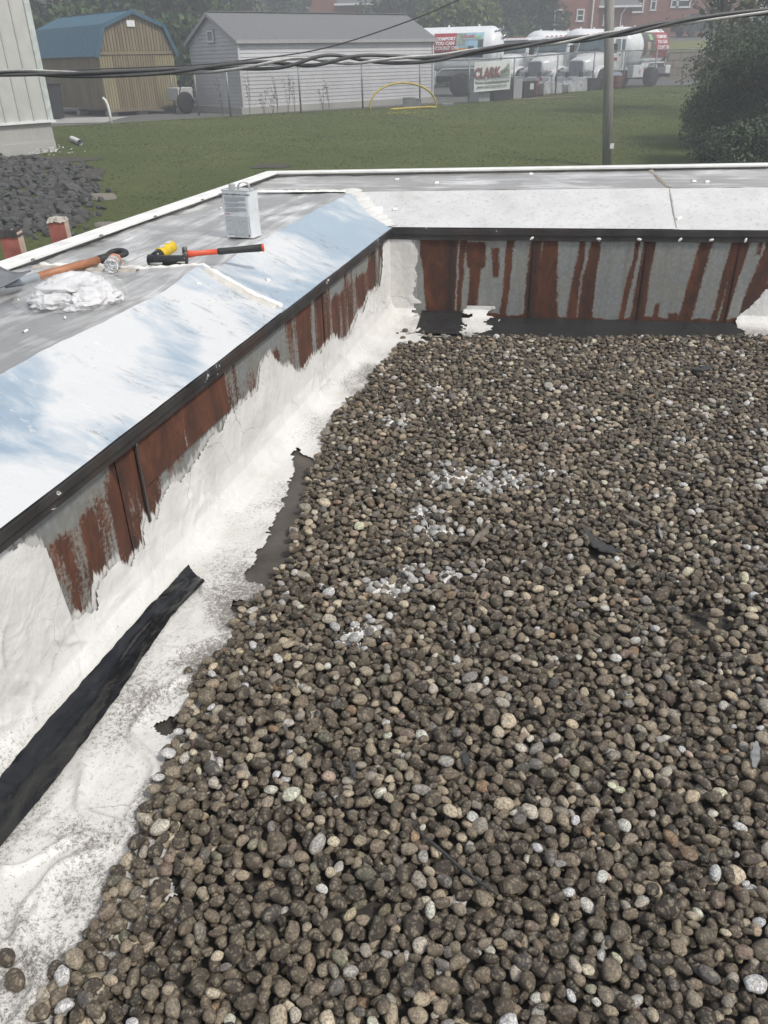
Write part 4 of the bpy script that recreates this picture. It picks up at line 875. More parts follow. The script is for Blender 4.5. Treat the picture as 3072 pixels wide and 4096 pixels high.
rod('end_cap', [(hl - .013, .0148, .0185), (hl - .002, .0150, .019), (hl, .013, .017)], M_ORG, HM, h0, hx)
up = Vector((0, 0, 1)); hc = h0 + hx * .004
hd = MB(); Mh = frame(hc, sdv, up)   # head lies across the handle
hd.lathe([(.010, -.012), (.0125, -.010), (.0125, .010), (.010, .012)], 14, frame(hc + Vector((0, 0, .010)) - sdv * .045 * 0 + up * .012, Vector((1, 0, 0)), up))
hd.build('poll', M_FORG, HM, True)
hd = MB(); hd.lathe([(.0135, -.05), (.015, -.047), (.015, -.030), (.010, -.022), (.013, -.012), (.013, .014), (.010, .02)], 16, frame(hc, hx, sdv)); hd.build('head', M_FORG, HM, True)
cl_ = MB(); pts = [hc + sdv * -.015 + up * 0, hc + sdv * -.035 + up * -.004, hc + sdv * -.058 + up * -.014]
cl_ = MB(); cl_.tube([hc + sdv * .018, hc + sdv * .04 - hx * .002 - up * .004, hc + sdv * .062 - hx * .004 - up * .014], [.011, .008, .003], 8); cl_.build('claw', M_FORG, HM, True)

# -- black tool with yellow sleeve
t0, t1 = onz(592, 1040, .80), onz(748, 1040, .80); tx = (t1 - t0).normalized(); tz = capz((t0 + t1) / 2)
t0.z = tz + .027; t1.z = tz + .025
TL = empty('hand_tool', ((t0 + t1) / 2).to_2d().to_3d() + Vector((0, 0, tz)), 0, 'black hand tool with a bright yellow sleeve lying left of the hammer', 'tool')
M_BPL = simple('black_plastic', (.015, .016, .017), .28, 0, .2, 20, .1, 60); M_YEL = simple('yellow_sleeve', (.62, .43, .015), .5, 0, .18, 30)
ln_ = (t1 - t0).length
rod('barrel', [(0, .020, .020), (.004, .026, .027), (.055, .026, .026), (.07, .023, .023), (.075, .024, .024), (ln_ - .004, .024, .023), (ln_, .021, .020)], M_BPL, TL, t0, tx)
rod('grey_trim', [(.02, .0275, .006), (.075, .0265, .006)], simple('grey_rubber', (.28, .28, .26), .6), TL, t0 + Vector((0, -.012, -.010)), tx)
rod('tail_trim', [(ln_ - .04, .0255, .004), (ln_ - .004, .0245, .004)], simple('pale_grey_rubber', (.36, .36, .33), .6), TL, t0 + Vector((0, -.012, -.004)), tx)
y0 = onz(632, 1018, .83); y1 = onz(668, 968, .84); y0 = Vector((t0.x + .035, t0.y + .01, tz + .040)); y1 = y0 + Vector((.055, .145, .022)); yx = (y1 - y0).normalized()
rod('neck', [(0, .022, .022), (.05, .026, .026)], M_BPL, TL, y0 - yx * .01, yx)
rod('sleeve', [(.035, .0275, .0275), (.04, .029, .029), (.10, .029, .029), (.105, .028, .028), (.11, .029, .029), (.145, .0285, .0285), (.15, .025, .025)], M_YEL, TL, y0, yx)
for k in (.062, .118):
    p = y0 + yx * k; pts_ = []
    sv = Vector((yx.y, -yx.x, 0)).normalized(); uv = sv.cross(yx)
    V = []; F_ = []
    for i in range(7):
        a = R(78 + 44 * i / 6 - 10)
        for s_ in (-.018, .018): V.append(p + yx * s_ + (sv * math.cos(a) + uv * math.sin(a)) * .0298)
    F_ = [(2 * i, 2 * i + 1, 2 * i + 3, 2 * i + 2) for i in range(6)]
    mesh_obj('sticker', V, F_, simple('silver_sticker', (.62, .66, .70), .3, .3, .4, 80), TL)

# -- shovel
s0, s1 = onz(140, 1088, .815), onz(392, 1022, .815); sx = (s1 - s0).normalized(); zc = max(capz(s0), capz(s1)) + .024; s0.z = zc; s1.z = zc + .002; sx = (s1 - s0).normalized()
SH = empty('shovel', ((s0 + s1) / 2).to_2d().to_3d() + Vector((0, 0, zc - .024)), 0, 'short shovel with wooden shaft and black grip lying on the parapet top', 'shovel')
t = NT('oiled_ash_wood'); v = t.coord((40, 6, 40)); M_SHW = t.set(base=t.ramp(t.noise(1.2, 6, .6, v), [(.3, (.26, .105, .05)), (.7, (.40, .18, .09))]), rough=.5)
M_SHS = simple('grey_painted_steel', (.30, .33, .36), .45, .2, .2, 10); M_BLD = simple('dark_grey_steel', (.19, .20, .21), .5, .2, .25, 12)
sl = (s1 - s0).length
rod('shaft', [(0, .0195, .0195), (sl, .0190, .0190)], M_SHW, SH, s0, sx)
rod('socket', [(-.16, .016, .010), (-.10, .019, .017), (.004, .0212, .0212), (.006, .0195, .0195)], M_SHS, SH, s0, sx)
sv = Vector((sx.y, -sx.x, 0)).normalized()
rod('grip_socket', [(-.005, .0205, .0205), (.045, .022, .0215), (.06, .020, .019)], M_GRIP, SH, s1, sx)
lp = []; gc = s1 + sx * .055
for k in range(25):
    a = -math.pi + 2 * math.pi * k / 24
    lp.append(gc + sx * (.048 + .050 * math.cos(a)) + sv * (.060 * math.sin(a) * (.72 + .28 * math.cos(a))) + Vector((0, 0, .006 * math.cos(a) + .004)))
MB().tube(lp, [.012 + .004 * max(0, math.cos(-math.pi + 2 * math.pi * k / 24)) for k in range(25)], 10, False).build('loop_grip', M_GRIP, SH, True)
tv, tf = text_mesh('CRAFTSMAN', .022, .0004)
V = []
for x, y, z in tv:
    a = R(62) + y / .0205; V.append(s0 + sx * (sl * .60 + x) - sv * (math.cos(a) * .0203) + Vector((0, 0, math.sin(a) * .0203)))
mesh_obj('shaft_lettering', V, tf, M_PRT, SH)
bl0 = s0 - sx * .10; V = []; F_ = []; nb_ = 14
for i in range(nb_):
    f_ = i / (nb_ - 1); wd = .105 * (1 - .1 * f_) * (1 if f_ < .6 else 1 - ((f_ - .6) / .4) ** 2 * .75)
    for j in range(13):
        q = j / 12 * 2 - 1; V.append(bl0 - sx * (f_ * .27) + sv * (q * wd) + Vector((0, 0, .030 * q * q - .018 * f_ + .035 * (1 - f_) ** 3 * (1 - .3 * q * q) + .004)))
for i in range(nb_ - 1):
    for j in range(12): F_.append((i * 13 + j, i * 13 + j + 1, (i + 1) * 13 + j + 1, (i + 1) * 13 + j))
bo = mesh_obj('blade', V, F_, M_BLD, SH, True); sm_ = bo.modifiers.new('thickness', 'SOLIDIFY'); sm_.thickness = .004
MB().tube([V[j] + Vector((0, 0, .002)) for j in range(13)], .005, 8).build('step_edge', M_BLD, SH, True)

# -- two capped red posts outside the trim
M_RPOST = simple('faded_red_paint', (.33, .115, .088), .7, 0, .4, 9, .2, 40); M_PPOST = simple('bleached_post_side', (.50, .38, .31), .75, 0, .3, 10, .3, 40)
for k, (px, py, ht, wd, lab) in enumerate(((68, 1040, .135, .088, 'faded red square post with black tar top, nearest outside the trim'), (250, 975, .125, .088, 'faded red square post with grey crusted top, farther along the trim'))):
    p = onL(px, py, -2.84 - .03); ztop = at(px, 925 if k == 0 else 880, p.y).z
    PO = empty('red_post', (p.x, p.y, -2.4), 0, lab, 'post', 'capped red posts beside the roof edge')
    Mp = frame((p.x, p.y, (ztop - 2.4) / 2), (.97, .06, 0), (0, 0, 1)) ; hgt = ztop + 2.4
    MB().box((0, 0, 0), (wd, .075, hgt), Mp, .004).build('shaft', M_RPOST, PO)
    MB().box((wd / 2 + .001, 0, 0), (.003, .072, hgt - .002), Mp).build('bleached_side', M_PPOST, PO)
    nn = 10; V = []; F_ = []
    for i in range(nn):
        for j in range(nn):
            a, b = i / (nn - 1) * 2 - 1, j / (nn - 1) * 2 - 1; e_ = max(abs(a), abs(b))
            V.append(Mp @ Vector((a * (wd / 2 + .006), b * .045, hgt / 2 + (.018 * (1 - e_ ** 3) + .010 * fbm((a * 3, b * 3, k * 5)) if e_ < .99 else (-.022 if k == 0 else -.006) + .012 * fbm((a * 3, b * 3, 2))))))
    for i in range(nn - 1):
        for j in range(nn - 1): F_.append((i * nn + j, (i + 1) * nn + j, (i + 1) * nn + j + 1, i * nn + j + 1))
    mesh_obj('tar_cap' if k == 0 else 'sealant_crust', V, F_, M_TAR if k == 0 else simple('grey_crust', (.36, .34, .29), .7, 0, .6, 40, .5, 80), PO, False)
# ------------------------------------------------------------------ ground beyond the roof
FA, FB_, FC, FD_ = Vector((-5.6, 34.3, 0)), Vector((4.3, 40.6, 0)), Vector((13.0, 47.3, 0)), Vector((20.0, 53.2, 0))
def fence_y(x):
    if x < FB_.x: return FA.y + (x - FA.x) * (FB_.y - FA.y) / (FB_.x - FA.x)
    if x < FC.x: return FB_.y + (x - FB_.x) * (FC.y - FB_.y) / (FC.x - FB_.x)
    return FC.y + (x - FC.x) * (FD_.y - FC.y) / (FD_.x - FC.x)
def ss(a, b, x):
    t = min(1, max(0, (x - a) / (b - a))); return t * t * (3 - 2 * t)
def gz(x, y):
    t = (fence_y(x) - y) * .84
    crest = -.26 + .22 * ss(5, 12, x)
    hill = 2.75 * ss(60, 76, y) * ss(14, 21, x) + 1.0 * ss(70, 95, y)
    if t < 0:
        return crest + (-.305 - crest) * ss(0, 1.2, -t) + hill
    z = crest - .040 * t - .018 * max(0, t - 15) ** 1.25
    z -= .55 * ss(-6.5, -9.5, x) * ss(9, 15, t)             # ditch under the rocks
    return max(z, -2.6) + .05 * fbm((x * .25, y * .25, 0)) * ss(0, 4, t)
def m_grass():
    t = NT('mown_grass'); v = t.coord(); n1 = t.noise(.35, 5, .6, v); n2 = t.noise(2.2, 6, .68, v); n3 = t.noise(18, 5, .75, v)
    c = t.ramp(n1, [(.3, (.098, .122, .042)), (.55, (.128, .155, .052)), (.75, (.165, .182, .07))])
    c = t.mix(t.ramp(n2, [(.40, 0.0), (.70, .4)]), c, (.075, .104, .040)); c = t.mix(t.ramp(n3, [(.45, 0.0), (.75, .6)]), c, (.115, .135, .055))
    br = t.ramp(t.noise(.22, 5, .65, t.coord(off=(13, 4, 0))), [(.60, 0.0), (.70, .55)]); c = t.mix(br, c, (.085, .075, .048))
    return t.set(base=c, rough=.95, normal=t.bump(n3, .9, .12), spec=.15)
M_GRASS = m_grass()
xs = np.concatenate([np.arange(-150, -24, 6), np.arange(-24, 30, .8), np.arange(30, 156, 6)]); ys = np.concatenate([np.arange(-20, 6, 4), np.arange(6, 64, .8), np.arange(64, 100, 2.5), np.arange(100, 181, 8)])
V, F_ = grid(lambda x, y: Vector((x, y, gz(x, y))), xs, ys); o = mesh_obj('ground', V, [f[::-1] for f in F_], M_GRASS, None, True); tag(o, kind='structure')
# grass tufts and blades
def blade_mesh(k):
    rnd = random.Random(k); V = []; F_ = []
    for _ in range(9):
        a = rnd.uniform(0, 6.28); h = rnd.uniform(.5, 1.0); ln = rnd.uniform(.3, .9); w_ = .09; bx, by = rnd.uniform(-.5, .5), rnd.uniform(-.5, .5); d = Vector((math.cos(a), math.sin(a), 0)); s_ = Vector((-d.y, d.x, 0)) * w_
        b = len(V); p = Vector((bx, by, 0)); V += [p - s_, p + s_, p + d * ln * .4 + s_ * .7 + Vector((0, 0, h * .7)), p + d * ln * .4 - s_ * .7 + Vector((0, 0, h * .7)), p + d * ln + Vector((0, 0, h * .9))]; F_ += [(b, b + 1, b + 2, b + 3), (b + 3, b + 2, b + 4)]
    me = bpy.data.meshes.new('grass_tuft'); me.from_pydata(V, [], F_); me.materials.append(M_BLADE); return me
t = NT('grass_blades'); q_ = t.n.new('ShaderNodeAttribute'); q_.attribute_name = 'pcol'; q_.attribute_type = 'INSTANCER'; M_BLADE = t.set(base=q_.outputs[0], rough=.8, spec=.2)
tc_ = bpy.data.collections.new('tuft_shapes')
for k in range(5): o = bpy.data.objects.new('tuft_shape_%d' % k, blade_mesh(k)); tc_.objects.link(o)
r2 = np.random.default_rng(21); T_l, T_c, T_s = [], [], []
while len(T_l) < 75000:
    y = 9 + 41 * r2.random() ** .8; x = -13 + 34 * r2.random()
    if y > fence_y(x) + .3 or y < 9 or abs(x) > y * .62 + 3: continue
    g = fbm((x * .3, y * .3, 2)); f_ = .8 + .3 * g + r2.normal(0, .14); yl = r2.random() < .12
    T_l.append((x, y, gz(x, y) - .006)); T_c.append((.150 * f_ + (.04 if yl else 0), .184 * f_ + (.03 if yl else 0), .064 * f_)); T_s.append(r2.uniform(.02, .042))
tg = gn_scatter('grass', T_l, [(0, 0, a) for a in r2.uniform(0, 6.28, len(T_l))], T_s, r2.integers(0, 5, len(T_l)), T_c, tc_); tag(tg, 'short mown grass covering the bank', 'grass', None, 'stuff')
# truck yard
def m_asph(name, c):
    t = NT(name); v = t.coord(); n1 = t.noise(.6, 6, .65, v); n2 = t.noise(25, 5, .7, v)
    b = t.ramp(n1, [(.3, tuple(x * .75 for x in c)), (.7, tuple(x * 1.25 for x in c))]); b = t.mix(t.ramp(n2, [(.45, 0.0), (.8, .4)]), b, tuple(x * 1.7 for x in c)); return t.set(base=b, rough=.9, normal=t.bump(n2, .4, .02))
M_ASPH = m_asph('worn_asphalt', (.105, .105, .10)); M_CONC = m_asph('concrete', (.34, .335, .315))
V = []; F_ = []; xs2 = np.arange(-16, 27, 1.0); qs = np.linspace(1.3, 24, 24)
V, F_ = grid(lambda x, q: Vector((x, fence_y(x) + q, gz(x, fence_y(x) + q) + .006)), xs2, qs); o = mesh_obj('yard', V, [f[::-1] for f in F_], M_ASPH, None, True); tag(o, kind='structure')
V, F_ = grid(lambda x, y: Vector((x, y, gz(x, y) + .05)), np.arange(16, 60, 1.5), np.linspace(73, 84, 9)); o = mesh_obj('road', V, [f[::-1] for f in F_], M_ASPH, None, True); tag(o, kind='structure')
V, F_ = grid(lambda x, y: Vector((x, y, gz(x, y) + .02)), np.arange(-15, -9.9, .8), np.arange(33.2, 37.2, .7)); o = mesh_obj('path', V, [f[::-1] for f in F_], M_CONC, None, True); tag(o, kind='structure')

# ------------------------------------------------------------------ pale lap-sided shed
def m_siding(c):
    t = NT('grey_white_lap_siding'); v = t.coord(); n1 = t.noise(1.2, 5, .6, v); n2 = t.noise(1.0, 5, .6, t.coord((4, 4, 60)))
    b = t.ramp(n1, [(.3, tuple(x * .88 for x in c)), (.7, tuple(min(1, x * 1.06) for x in c))]); b = t.mix(t.ramp(n2, [(.55, 0.0), (.8, .2)]), b, tuple(x * .6 for x in c)); return t.set(base=b, rough=.6)
M_SID = m_siding((.52, .52, .54)); M_SHG = simple('grey_asphalt_shingles', (.155, .16, .165), .9, 0, .25, 14, .6, 60); M_FASC = simple('grey_fascia', (.33, .33, .335), .6, 0, .15)
M_WHT = simple('white_paint', (.72, .73, .74), .5, 0, .08); M_GLASS = simple('dark_glass', (.035, .045, .05), .08, 0, .4, 3); M_DARK = simple('dark_gap', (.012, .012, .012), .9)
SC, SR = onz(978, 452, -.26), onz(1728, 405, -.26); sxv = Vector((SR.x - SC.x, SR.y - SC.y, 0)); slen = sxv.length; sxv.normalize(); syv = Vector((-sxv.y, sxv.x, 0))
SC.z = -.30; SW = 4.3; SHT = at(953, 158, SC.y).z + .30 - .05; SPK = .98
SE = empty('storage_shed', SC, math.atan2(sxv.y, sxv.x), 'long pale grey lap sided shed with grey shingle roof behind the fence', 'shed')
z0s = .22; ncr = 17; ch_ = (SHT - z0s) / ncr
for k in range(ncr):      # long wall and gable courses
    z = z0s + k * ch_
    MB().prism([(0, -.026, z), (0, -.005, z + ch_ * .99), (0, .03, z + ch_ * .99), (0, .03, z)], (slen, 0, 0)).build('siding_board', M_SID, SE, False, True)
    MB().prism([(-.026, 0, z), (-.005, 0, z + ch_ * .99), (.03, 0, z + ch_ * .99), (.03, 0, z)], (0, SW, 0)).build('siding_board', M_SID, SE, False, True)
k = 0
while z0s + (ncr + k + 1) * ch_ < SHT + SPK - .05:
    z = z0s + (ncr + k) * ch_; i0, i1 = SW / 2 * (z - SHT) / SPK, SW / 2 * (z + ch_ - SHT) / SPK; k += 1
    V = [(-.026, i0, z), (-.026, SW - i0, z), (-.005, SW - i1, z + ch_ * .99), (-.005, i1, z + ch_ * .99), (.03, i0, z), (.03, SW - i0, z), (.03, SW - i1, z + ch_ * .99), (.03, i1, z + ch_ * .99)]
    MB().add(V, [(3, 2, 1, 0), (4, 5, 6, 7), (0, 1, 5, 4), (1, 2, 6, 5), (2, 3, 7, 6), (3, 0, 4, 7)]).build('siding_board', M_SID, SE, False, True)
cr = MB(); cr.box((slen / 2 + .02, SW / 2 + .02, (SHT - .04) / 2 + .05), (slen - .06, SW - .1, SHT - .1)); cr.prism([(.05, .05, SHT - .02), (.05, SW - .05, SHT - .02), (.05, SW / 2, SHT + SPK - .06)], (slen - .1, 0, 0)); cr.build('wall_core', M_SID, SE, False, True)
for (x, y) in ((-.03, -.03), (slen + .0, -.03)): MB().box((x, y, (SHT + .2) / 2 - .0), (.09, .09, SHT - .2)).build('corner_trim', M_SID, SE, False, True)
ov = .16; rt = .09
for sgn, ya, yb in ((1, -ov, SW / 2), (-1, SW + ov, SW / 2)):
    za, zb = SHT - SPK * ov / (SW / 2), SHT + SPK
    MB().prism([(-ov, ya, za + .02), (-ov, yb, zb + .02), (-ov, yb, zb + .02 + rt), (-ov, ya, za + .02 + rt)], (slen + 2 * ov, 0, 0)).build('roof_slope', M_SHG, SE, False, True)
    d = Vector((0, yb - ya, zb - za)); MB().box((0, 0, 0), (d.length, .03, .14), frame((-ov - .017, (ya + yb) / 2, (za + zb) / 2 + .02), d, Vector((0, -(zb - za), yb - ya)) * (1 if sgn > 0 else -1))).build('rake_board', M_FASC, SE, False, True)
MB().box((slen / 2, -ov - .017, SHT - SPK * ov / (SW / 2) + .045), (slen + 2 * ov, .03, .13)).build('fascia_board', M_FASC, SE, False, True)
MB().box((slen / 2, SW / 2, SHT + SPK + .125), (slen + 2 * ov, .22, .03)).build('ridge_cap', M_SHG, SE, False, True)
vz = SHT + .22
wn = MB(); wn.box((-.03, SW / 2 - .0, vz), (.05, .62, .5)).build('vent_surround', simple('vent_surround_paint', (.30, .31, .28), .7), SE, False, True)
vf = MB()
for (y, z, a, b) in ((0, .19, .56, .06), (0, -.19, .56, .06), (.25, 0, .06, .44), (-.25, 0, .06, .44)): vf.box((-.07, SW / 2 + y, vz + z), (.04, a, b))
vfo = vf.build('vent_frame', M_WHT, SE, False, True)
MB().box((-.058, SW / 2, vz), (.01, .46, .34)).build('vent_opening', M_DARK, SE, False, True)
for j in range(5): MB().box((-.066, SW / 2 - .17 + j * .085, vz), (.012, .022, .34)).build('vent_bar', M_WHT, SE, False, True)
MB().box((slen / 2 - .1, SW / 2 - .1, .09), (slen + .3, SW + .3, .30)).build('foundation', M_CONC, SE, False, True)

# ------------------------------------------------------------------ barn shaped shed with blue metal roof
BL_, BR_ = onz(436, 468, -.30), onz(723, 449, -.30); bxv = Vector((BR_.x - BL_.x, BR_.y - BL_.y, 0)); bw = bxv.length; bxv.normalize()
BA = empty('barn_shed', (BL_.x, BL_.y, -.32), math.atan2(bxv.y, bxv.x), 'weathered wooden barn shed with blue ribbed metal gambrel roof', 'shed')
BHT = at(392, 213, BL_.y).z + .32; BPK = at(511, 46, (BL_.y + BR_.y) / 2).z + .32; BKN = at(383, 102, BL_.y).z + .32; bl_ = 6.2; kx = .42
def m_board(name, a, b):
    t = NT(name); v = t.coord((6, 6, .7)); n1 = t.noise(1.0, 6, .65, v); oi_ = t.n.new('ShaderNodeObjectInfo')
    c = t.ramp(n1, [(.3, a), (.7, b)]); c = t.mix(t.math('MULTIPLY', oi_.outputs['Random'], .3), c, tuple(x * .55 for x in a)); return t.set(base=c, rough=.85)
M_BRD = m_board('weathered_tan_boards', (.145, .115, .068), (.25, .205, .13)); M_BRD2 = m_board('newer_yellow_boards', (.235, .20, .11), (.34, .295, .18)); M_BLUE = simple('blue_ribbed_metal', (.045, .115, .165), .45, .2, .18, 4)
fz = .30
nb = 30
for k in range(nb):        # lower boards of the gable
    x0, x1 = bw * k / nb, bw * (k + 1) / nb; m = M_BRD2 if (k < 5 or k > 21) else M_BRD
    MB().box(((x0 + x1) / 2, -.012 - (.010 if 5 <= k <= 21 else 0), (fz + BHT - .07) / 2), (x1 - x0 - .022, .03, BHT - .07 - fz)).build('wall_board', m, BA, False, True)
def gam(x):                # gambrel outline height at x
    q = min(x, bw - x)
    return BHT + (BKN - BHT) * q / kx if q < kx else BKN + (BPK - BKN) * (q - kx) / (bw / 2 - kx)
nb = 24; xa, xb = .02, bw - .02
for k in range(nb):
    x0, x1 = xa + (xb - xa) * k / nb + .011, xa + (xb - xa) * (k + 1) / nb - .011; zz = BHT + .07; h0_, h1_ = max(zz + .02, gam(x0) - .04), max(zz + .02, gam(x1) - .04)
    MB().prism([(x0, -.035, zz), (x1, -.035, zz), (x1, -.035, h1_), (x0, -.035, h0_)], (0, .03, 0)).build('gable_board', M_BRD, BA, False, True)
MB().box((bw / 2, -.045, BHT), (bw + .02, .05, .12)).build('belt_board', M_BRD, BA, False, True)
MB().box((bw / 2, -.02, fz - .06), (bw + .06, .06, .12)).build('skirt_board', m_board('grey_skirt', (.12, .10, .07), (.2, .17, .12)), BA, False, True)
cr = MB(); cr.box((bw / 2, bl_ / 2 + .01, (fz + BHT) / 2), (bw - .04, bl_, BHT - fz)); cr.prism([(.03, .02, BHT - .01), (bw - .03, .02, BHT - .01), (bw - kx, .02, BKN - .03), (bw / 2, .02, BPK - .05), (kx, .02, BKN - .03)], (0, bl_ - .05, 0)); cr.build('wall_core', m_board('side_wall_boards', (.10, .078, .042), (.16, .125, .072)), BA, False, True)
for k in range(34):
    y0 = bl_ * k / 34; MB().box((-.012, y0 + bl_ / 68, (fz + BHT) / 2), (.03, bl_ / 34 - .02, BHT - fz)).build('side_board', M_BRD, BA, False, True)
MB().box((bw * .47, -.06, BPK - .42), (.36, .04, .22)).build('gable_vent', M_WHT, BA, False, True)
def ribbed(p0, p1, name):  # ribbed metal sheet from eave p0 to p1 (x, z), running in y
    n_ = 120; V = []; F_ = []; d = Vector((p1[0] - p0[0], 0, p1[1] - p0[1])); nr = Vector((-d.z, 0, d.x)).normalized(); nr = nr if nr.z > 0 or (nr.x < 0) == (p0[0] < bw / 2) else -nr
    if (p0[0] < bw / 2 and nr.x > 0) or (p0[0] > bw / 2 and nr.x < 0): nr = -nr
    for i in range(n_ + 1):
        y = -.14 + (bl_ + .28) * i / n_; h = .028 if i % 4 in (0,) else 0.0
        for q in (p0, p1): V.append(Vector((q[0], y, q[1])) + nr * (.02 + h))
    F_ = [(2 * i, 2 * i + 1, 2 * i + 3, 2 * i + 2) for i in range(n_)]
    return mesh_obj(name, V, F_, M_BLUE, BA, False, True)
ribbed((-.13, BHT - .12), (kx - .04, BKN + .04), 'roof_sheet'); ribbed((kx - .06, BKN + .0), (bw / 2, BPK + .03), 'roof_sheet'); ribbed((bw + .13, BHT - .12), (bw - kx + .04, BKN + .04), 'roof_sheet'); ribbed((bw - kx + .06, BKN), (bw / 2, BPK + .03), 'roof_sheet')
tm = [(-.13, BHT - .14), (kx - .06, BKN + .0), (bw / 2, BPK + .0), (bw - kx + .06, BKN + .0), (bw + .13, BHT - .14)]
for k in range(4):
    a, b = Vector((tm[k][0], -.15, tm[k][1])), Vector((tm[k + 1][0], -.15, tm[k + 1][1])); d = b - a
    MB().box((0, 0, 0), (d.length + .03, .05, .15), frame((a + b) / 2, d, Vector((-d.z, 0, d.x)))).build('gable_trim', M_BLUE, BA, False, True)
MB().box((bw / 2, bl_ / 2, BPK + .05), (.25, bl_ + .3, .03)).build('ridge_cap', M_BLUE, BA, False, True)
for (x, y) in ((.3, .3), (bw - .35, .3), (bw * .5, .3), (.3, 3), (bw - .3, 3), (.3, 5.6)): MB().box((x, y, .02), (.4, .3, .42)).build('support_block', M_CONC, BA, False, True)
# white curved pipe in front of the barn
pz = onz(448, 505, -.34); WP = MB().tube([Vector((pz.x, pz.y, gz(pz.x, pz.y) - .05)), Vector((pz.x, pz.y, .05)), Vector((pz.x - .02, pz.y, .32)), Vector((pz.x - .08, pz.y, .50)), Vector((pz.x - .16, pz.y, .58))], .045, 10).build('vent_pipe', M_WHT, None, True); tag(WP, 'white bent plastic pipe rising from grass before the barn shed', 'pipe')
p = onz(300, 614, -.75); q = onz(332, 630, -.8); ax_ = Vector((q.x - p.x, q.y - p.y, 0)); p.z = gz(p.x, p.y) + .08; q.z = gz(q.x, q.y) + .08
WP = MB(); WP.tube([p, q], .085, 14, False); WP.tube([q, p], .07, 14, False); WP = WP.build('drain_pipe', M_WHT, None, True); tag(WP, 'short white drain pipe lying at the edge of the rocks', 'pipe')

# ------------------------------------------------------------------ pale metal building at the left edge
MC, MLft = onz(232, 602, -.50), onz(0, 624, -.50); mxv = Vector((MLft.x - MC.x, MLft.y - MC.y, 0)).normalized(); myv = Vector((mxv.y, -mxv.x, 0))
if myv.y < 0: myv = -myv
ME_ = empty('metal_building', (MC.x, MC.y, -.55), 0, 'pale ribbed metal building on a concrete base at the left edge', 'building')
zc_ = at(222, 482, MC.y).z; M_MET = simple('pale_beige_metal_siding', (.50, .50, .475), .5, .1, .1, 3); M_RIB = simple('pale_beige_metal_rib', (.46, .46, .44), .5, .1, .1, 3)
def mb_box(x0, x1, y0, y1, z0, z1, name, m):
    P = [MC + mxv * a + myv * b for a, b in ((x0, y0), (x1, y0), (x1, y1), (x0, y1))]
    return MB().prism([Vector((p.x, p.y, z0)) for p in P], (0, 0, z1 - z0)).build(name, m, ME_)
mb_box(0, 9, .08, 8, -1.2, zc_ + .02, 'foundation', M_CONC); mb_box(0, 9, .05, .09, -1.1, zc_ - .52, 'foundation_course', M_CONC)
mb_box(.0, 9, .09, 8, zc_, 7.0, 'wall_core', M_MET); wst = .40
for k in range(22):
    mb_box(.10 + k * wst, .10 + k * wst + wst - .05, .045, .085, zc_ + .02, 7.0, 'wall_sheet', M_MET); mb_box(.10 + k * wst + wst - .05, .10 + k * wst + wst, .012, .085, zc_ + .02, 7.0, 'sheet_rib', M_RIB)
mb_box(-.06, .10, .0, .2, zc_ - .0, 7.0, 'corner_trim', simple('pale_green_trim', (.50, .54, .52), .45)); mb_box(-.10, 9, -.02, .08, zc_ - .04, zc_ + .02, 'base_trim', M_WHT)

# ------------------------------------------------------------------ chain link fence
FN = empty('chain_link_fence', (FB_.x, FB_.y, gz(FB_.x, FB_.y)), 0, 'galvanised chain link fence between the grass bank and the truck yard', 'fence')
M_GALV = simple('galvanised_pipe', (.20, .21, .215), .45, .5, .2, 8); FH = 1.72
def fpt(x): return Vector((x, fence_y(x), gz(x, fence_y(x))))
fx = [-5.6, -3.0, -.5, 2.0, 4.3, 6.6, 9.0, 11.2, 13.2, 15.4, 17.6, 20.0]
for x in fx: p = fpt(x); MB().tube([p - Vector((0, 0, .2)), p + Vector((0, 0, FH + .03))], .036, 8).build('post', M_GALV, FN, True)
for a, b in zip(fx[:-1], fx[1:]):
    p, q = fpt(a), fpt(b); MB().tube([p + Vector((0, 0, FH)), q + Vector((0, 0, FH))], .026, 8).build('top_rail', M_GALV, FN, True)
    ln = (q - p).length; dx = (q - p) / ln; wm = MB(); st = .075; n_ = int((ln + FH) / st)
    for k in range(n_):
        for sg in (1, -1):
            s0_ = k * st - FH; sA, sB = max(0, s0_), min(ln, s0_ + FH)
            if sB - sA < .02: continue
            zA, zB = sA - s0_, sB - s0_
            if sg < 0: zA, zB = FH - zA, FH - zB
            wm.tube([p + dx * sA + Vector((0, 0, zA + .03)), p + dx * sB + Vector((0, 0, zB + .03))], .0032, 3, False)
    wm.build('wire_mesh', M_GALV, FN)
# side run of fence between barn and shed
p, q = FA + Vector((0, 0, gz(FA.x, FA.y))), Vector((-8.6, 38.2, -.3))
for r_ in (p.lerp(q, .55), q): MB().tube([r_ - Vector((0, 0, .2)), r_ + Vector((0, 0, FH))], .036, 8).build('post', M_GALV, FN, True)
MB().tube([p + Vector((0, 0, FH)), q + Vector((0, 0, FH))], .026, 8).build('top_rail', M_GALV, FN, True)

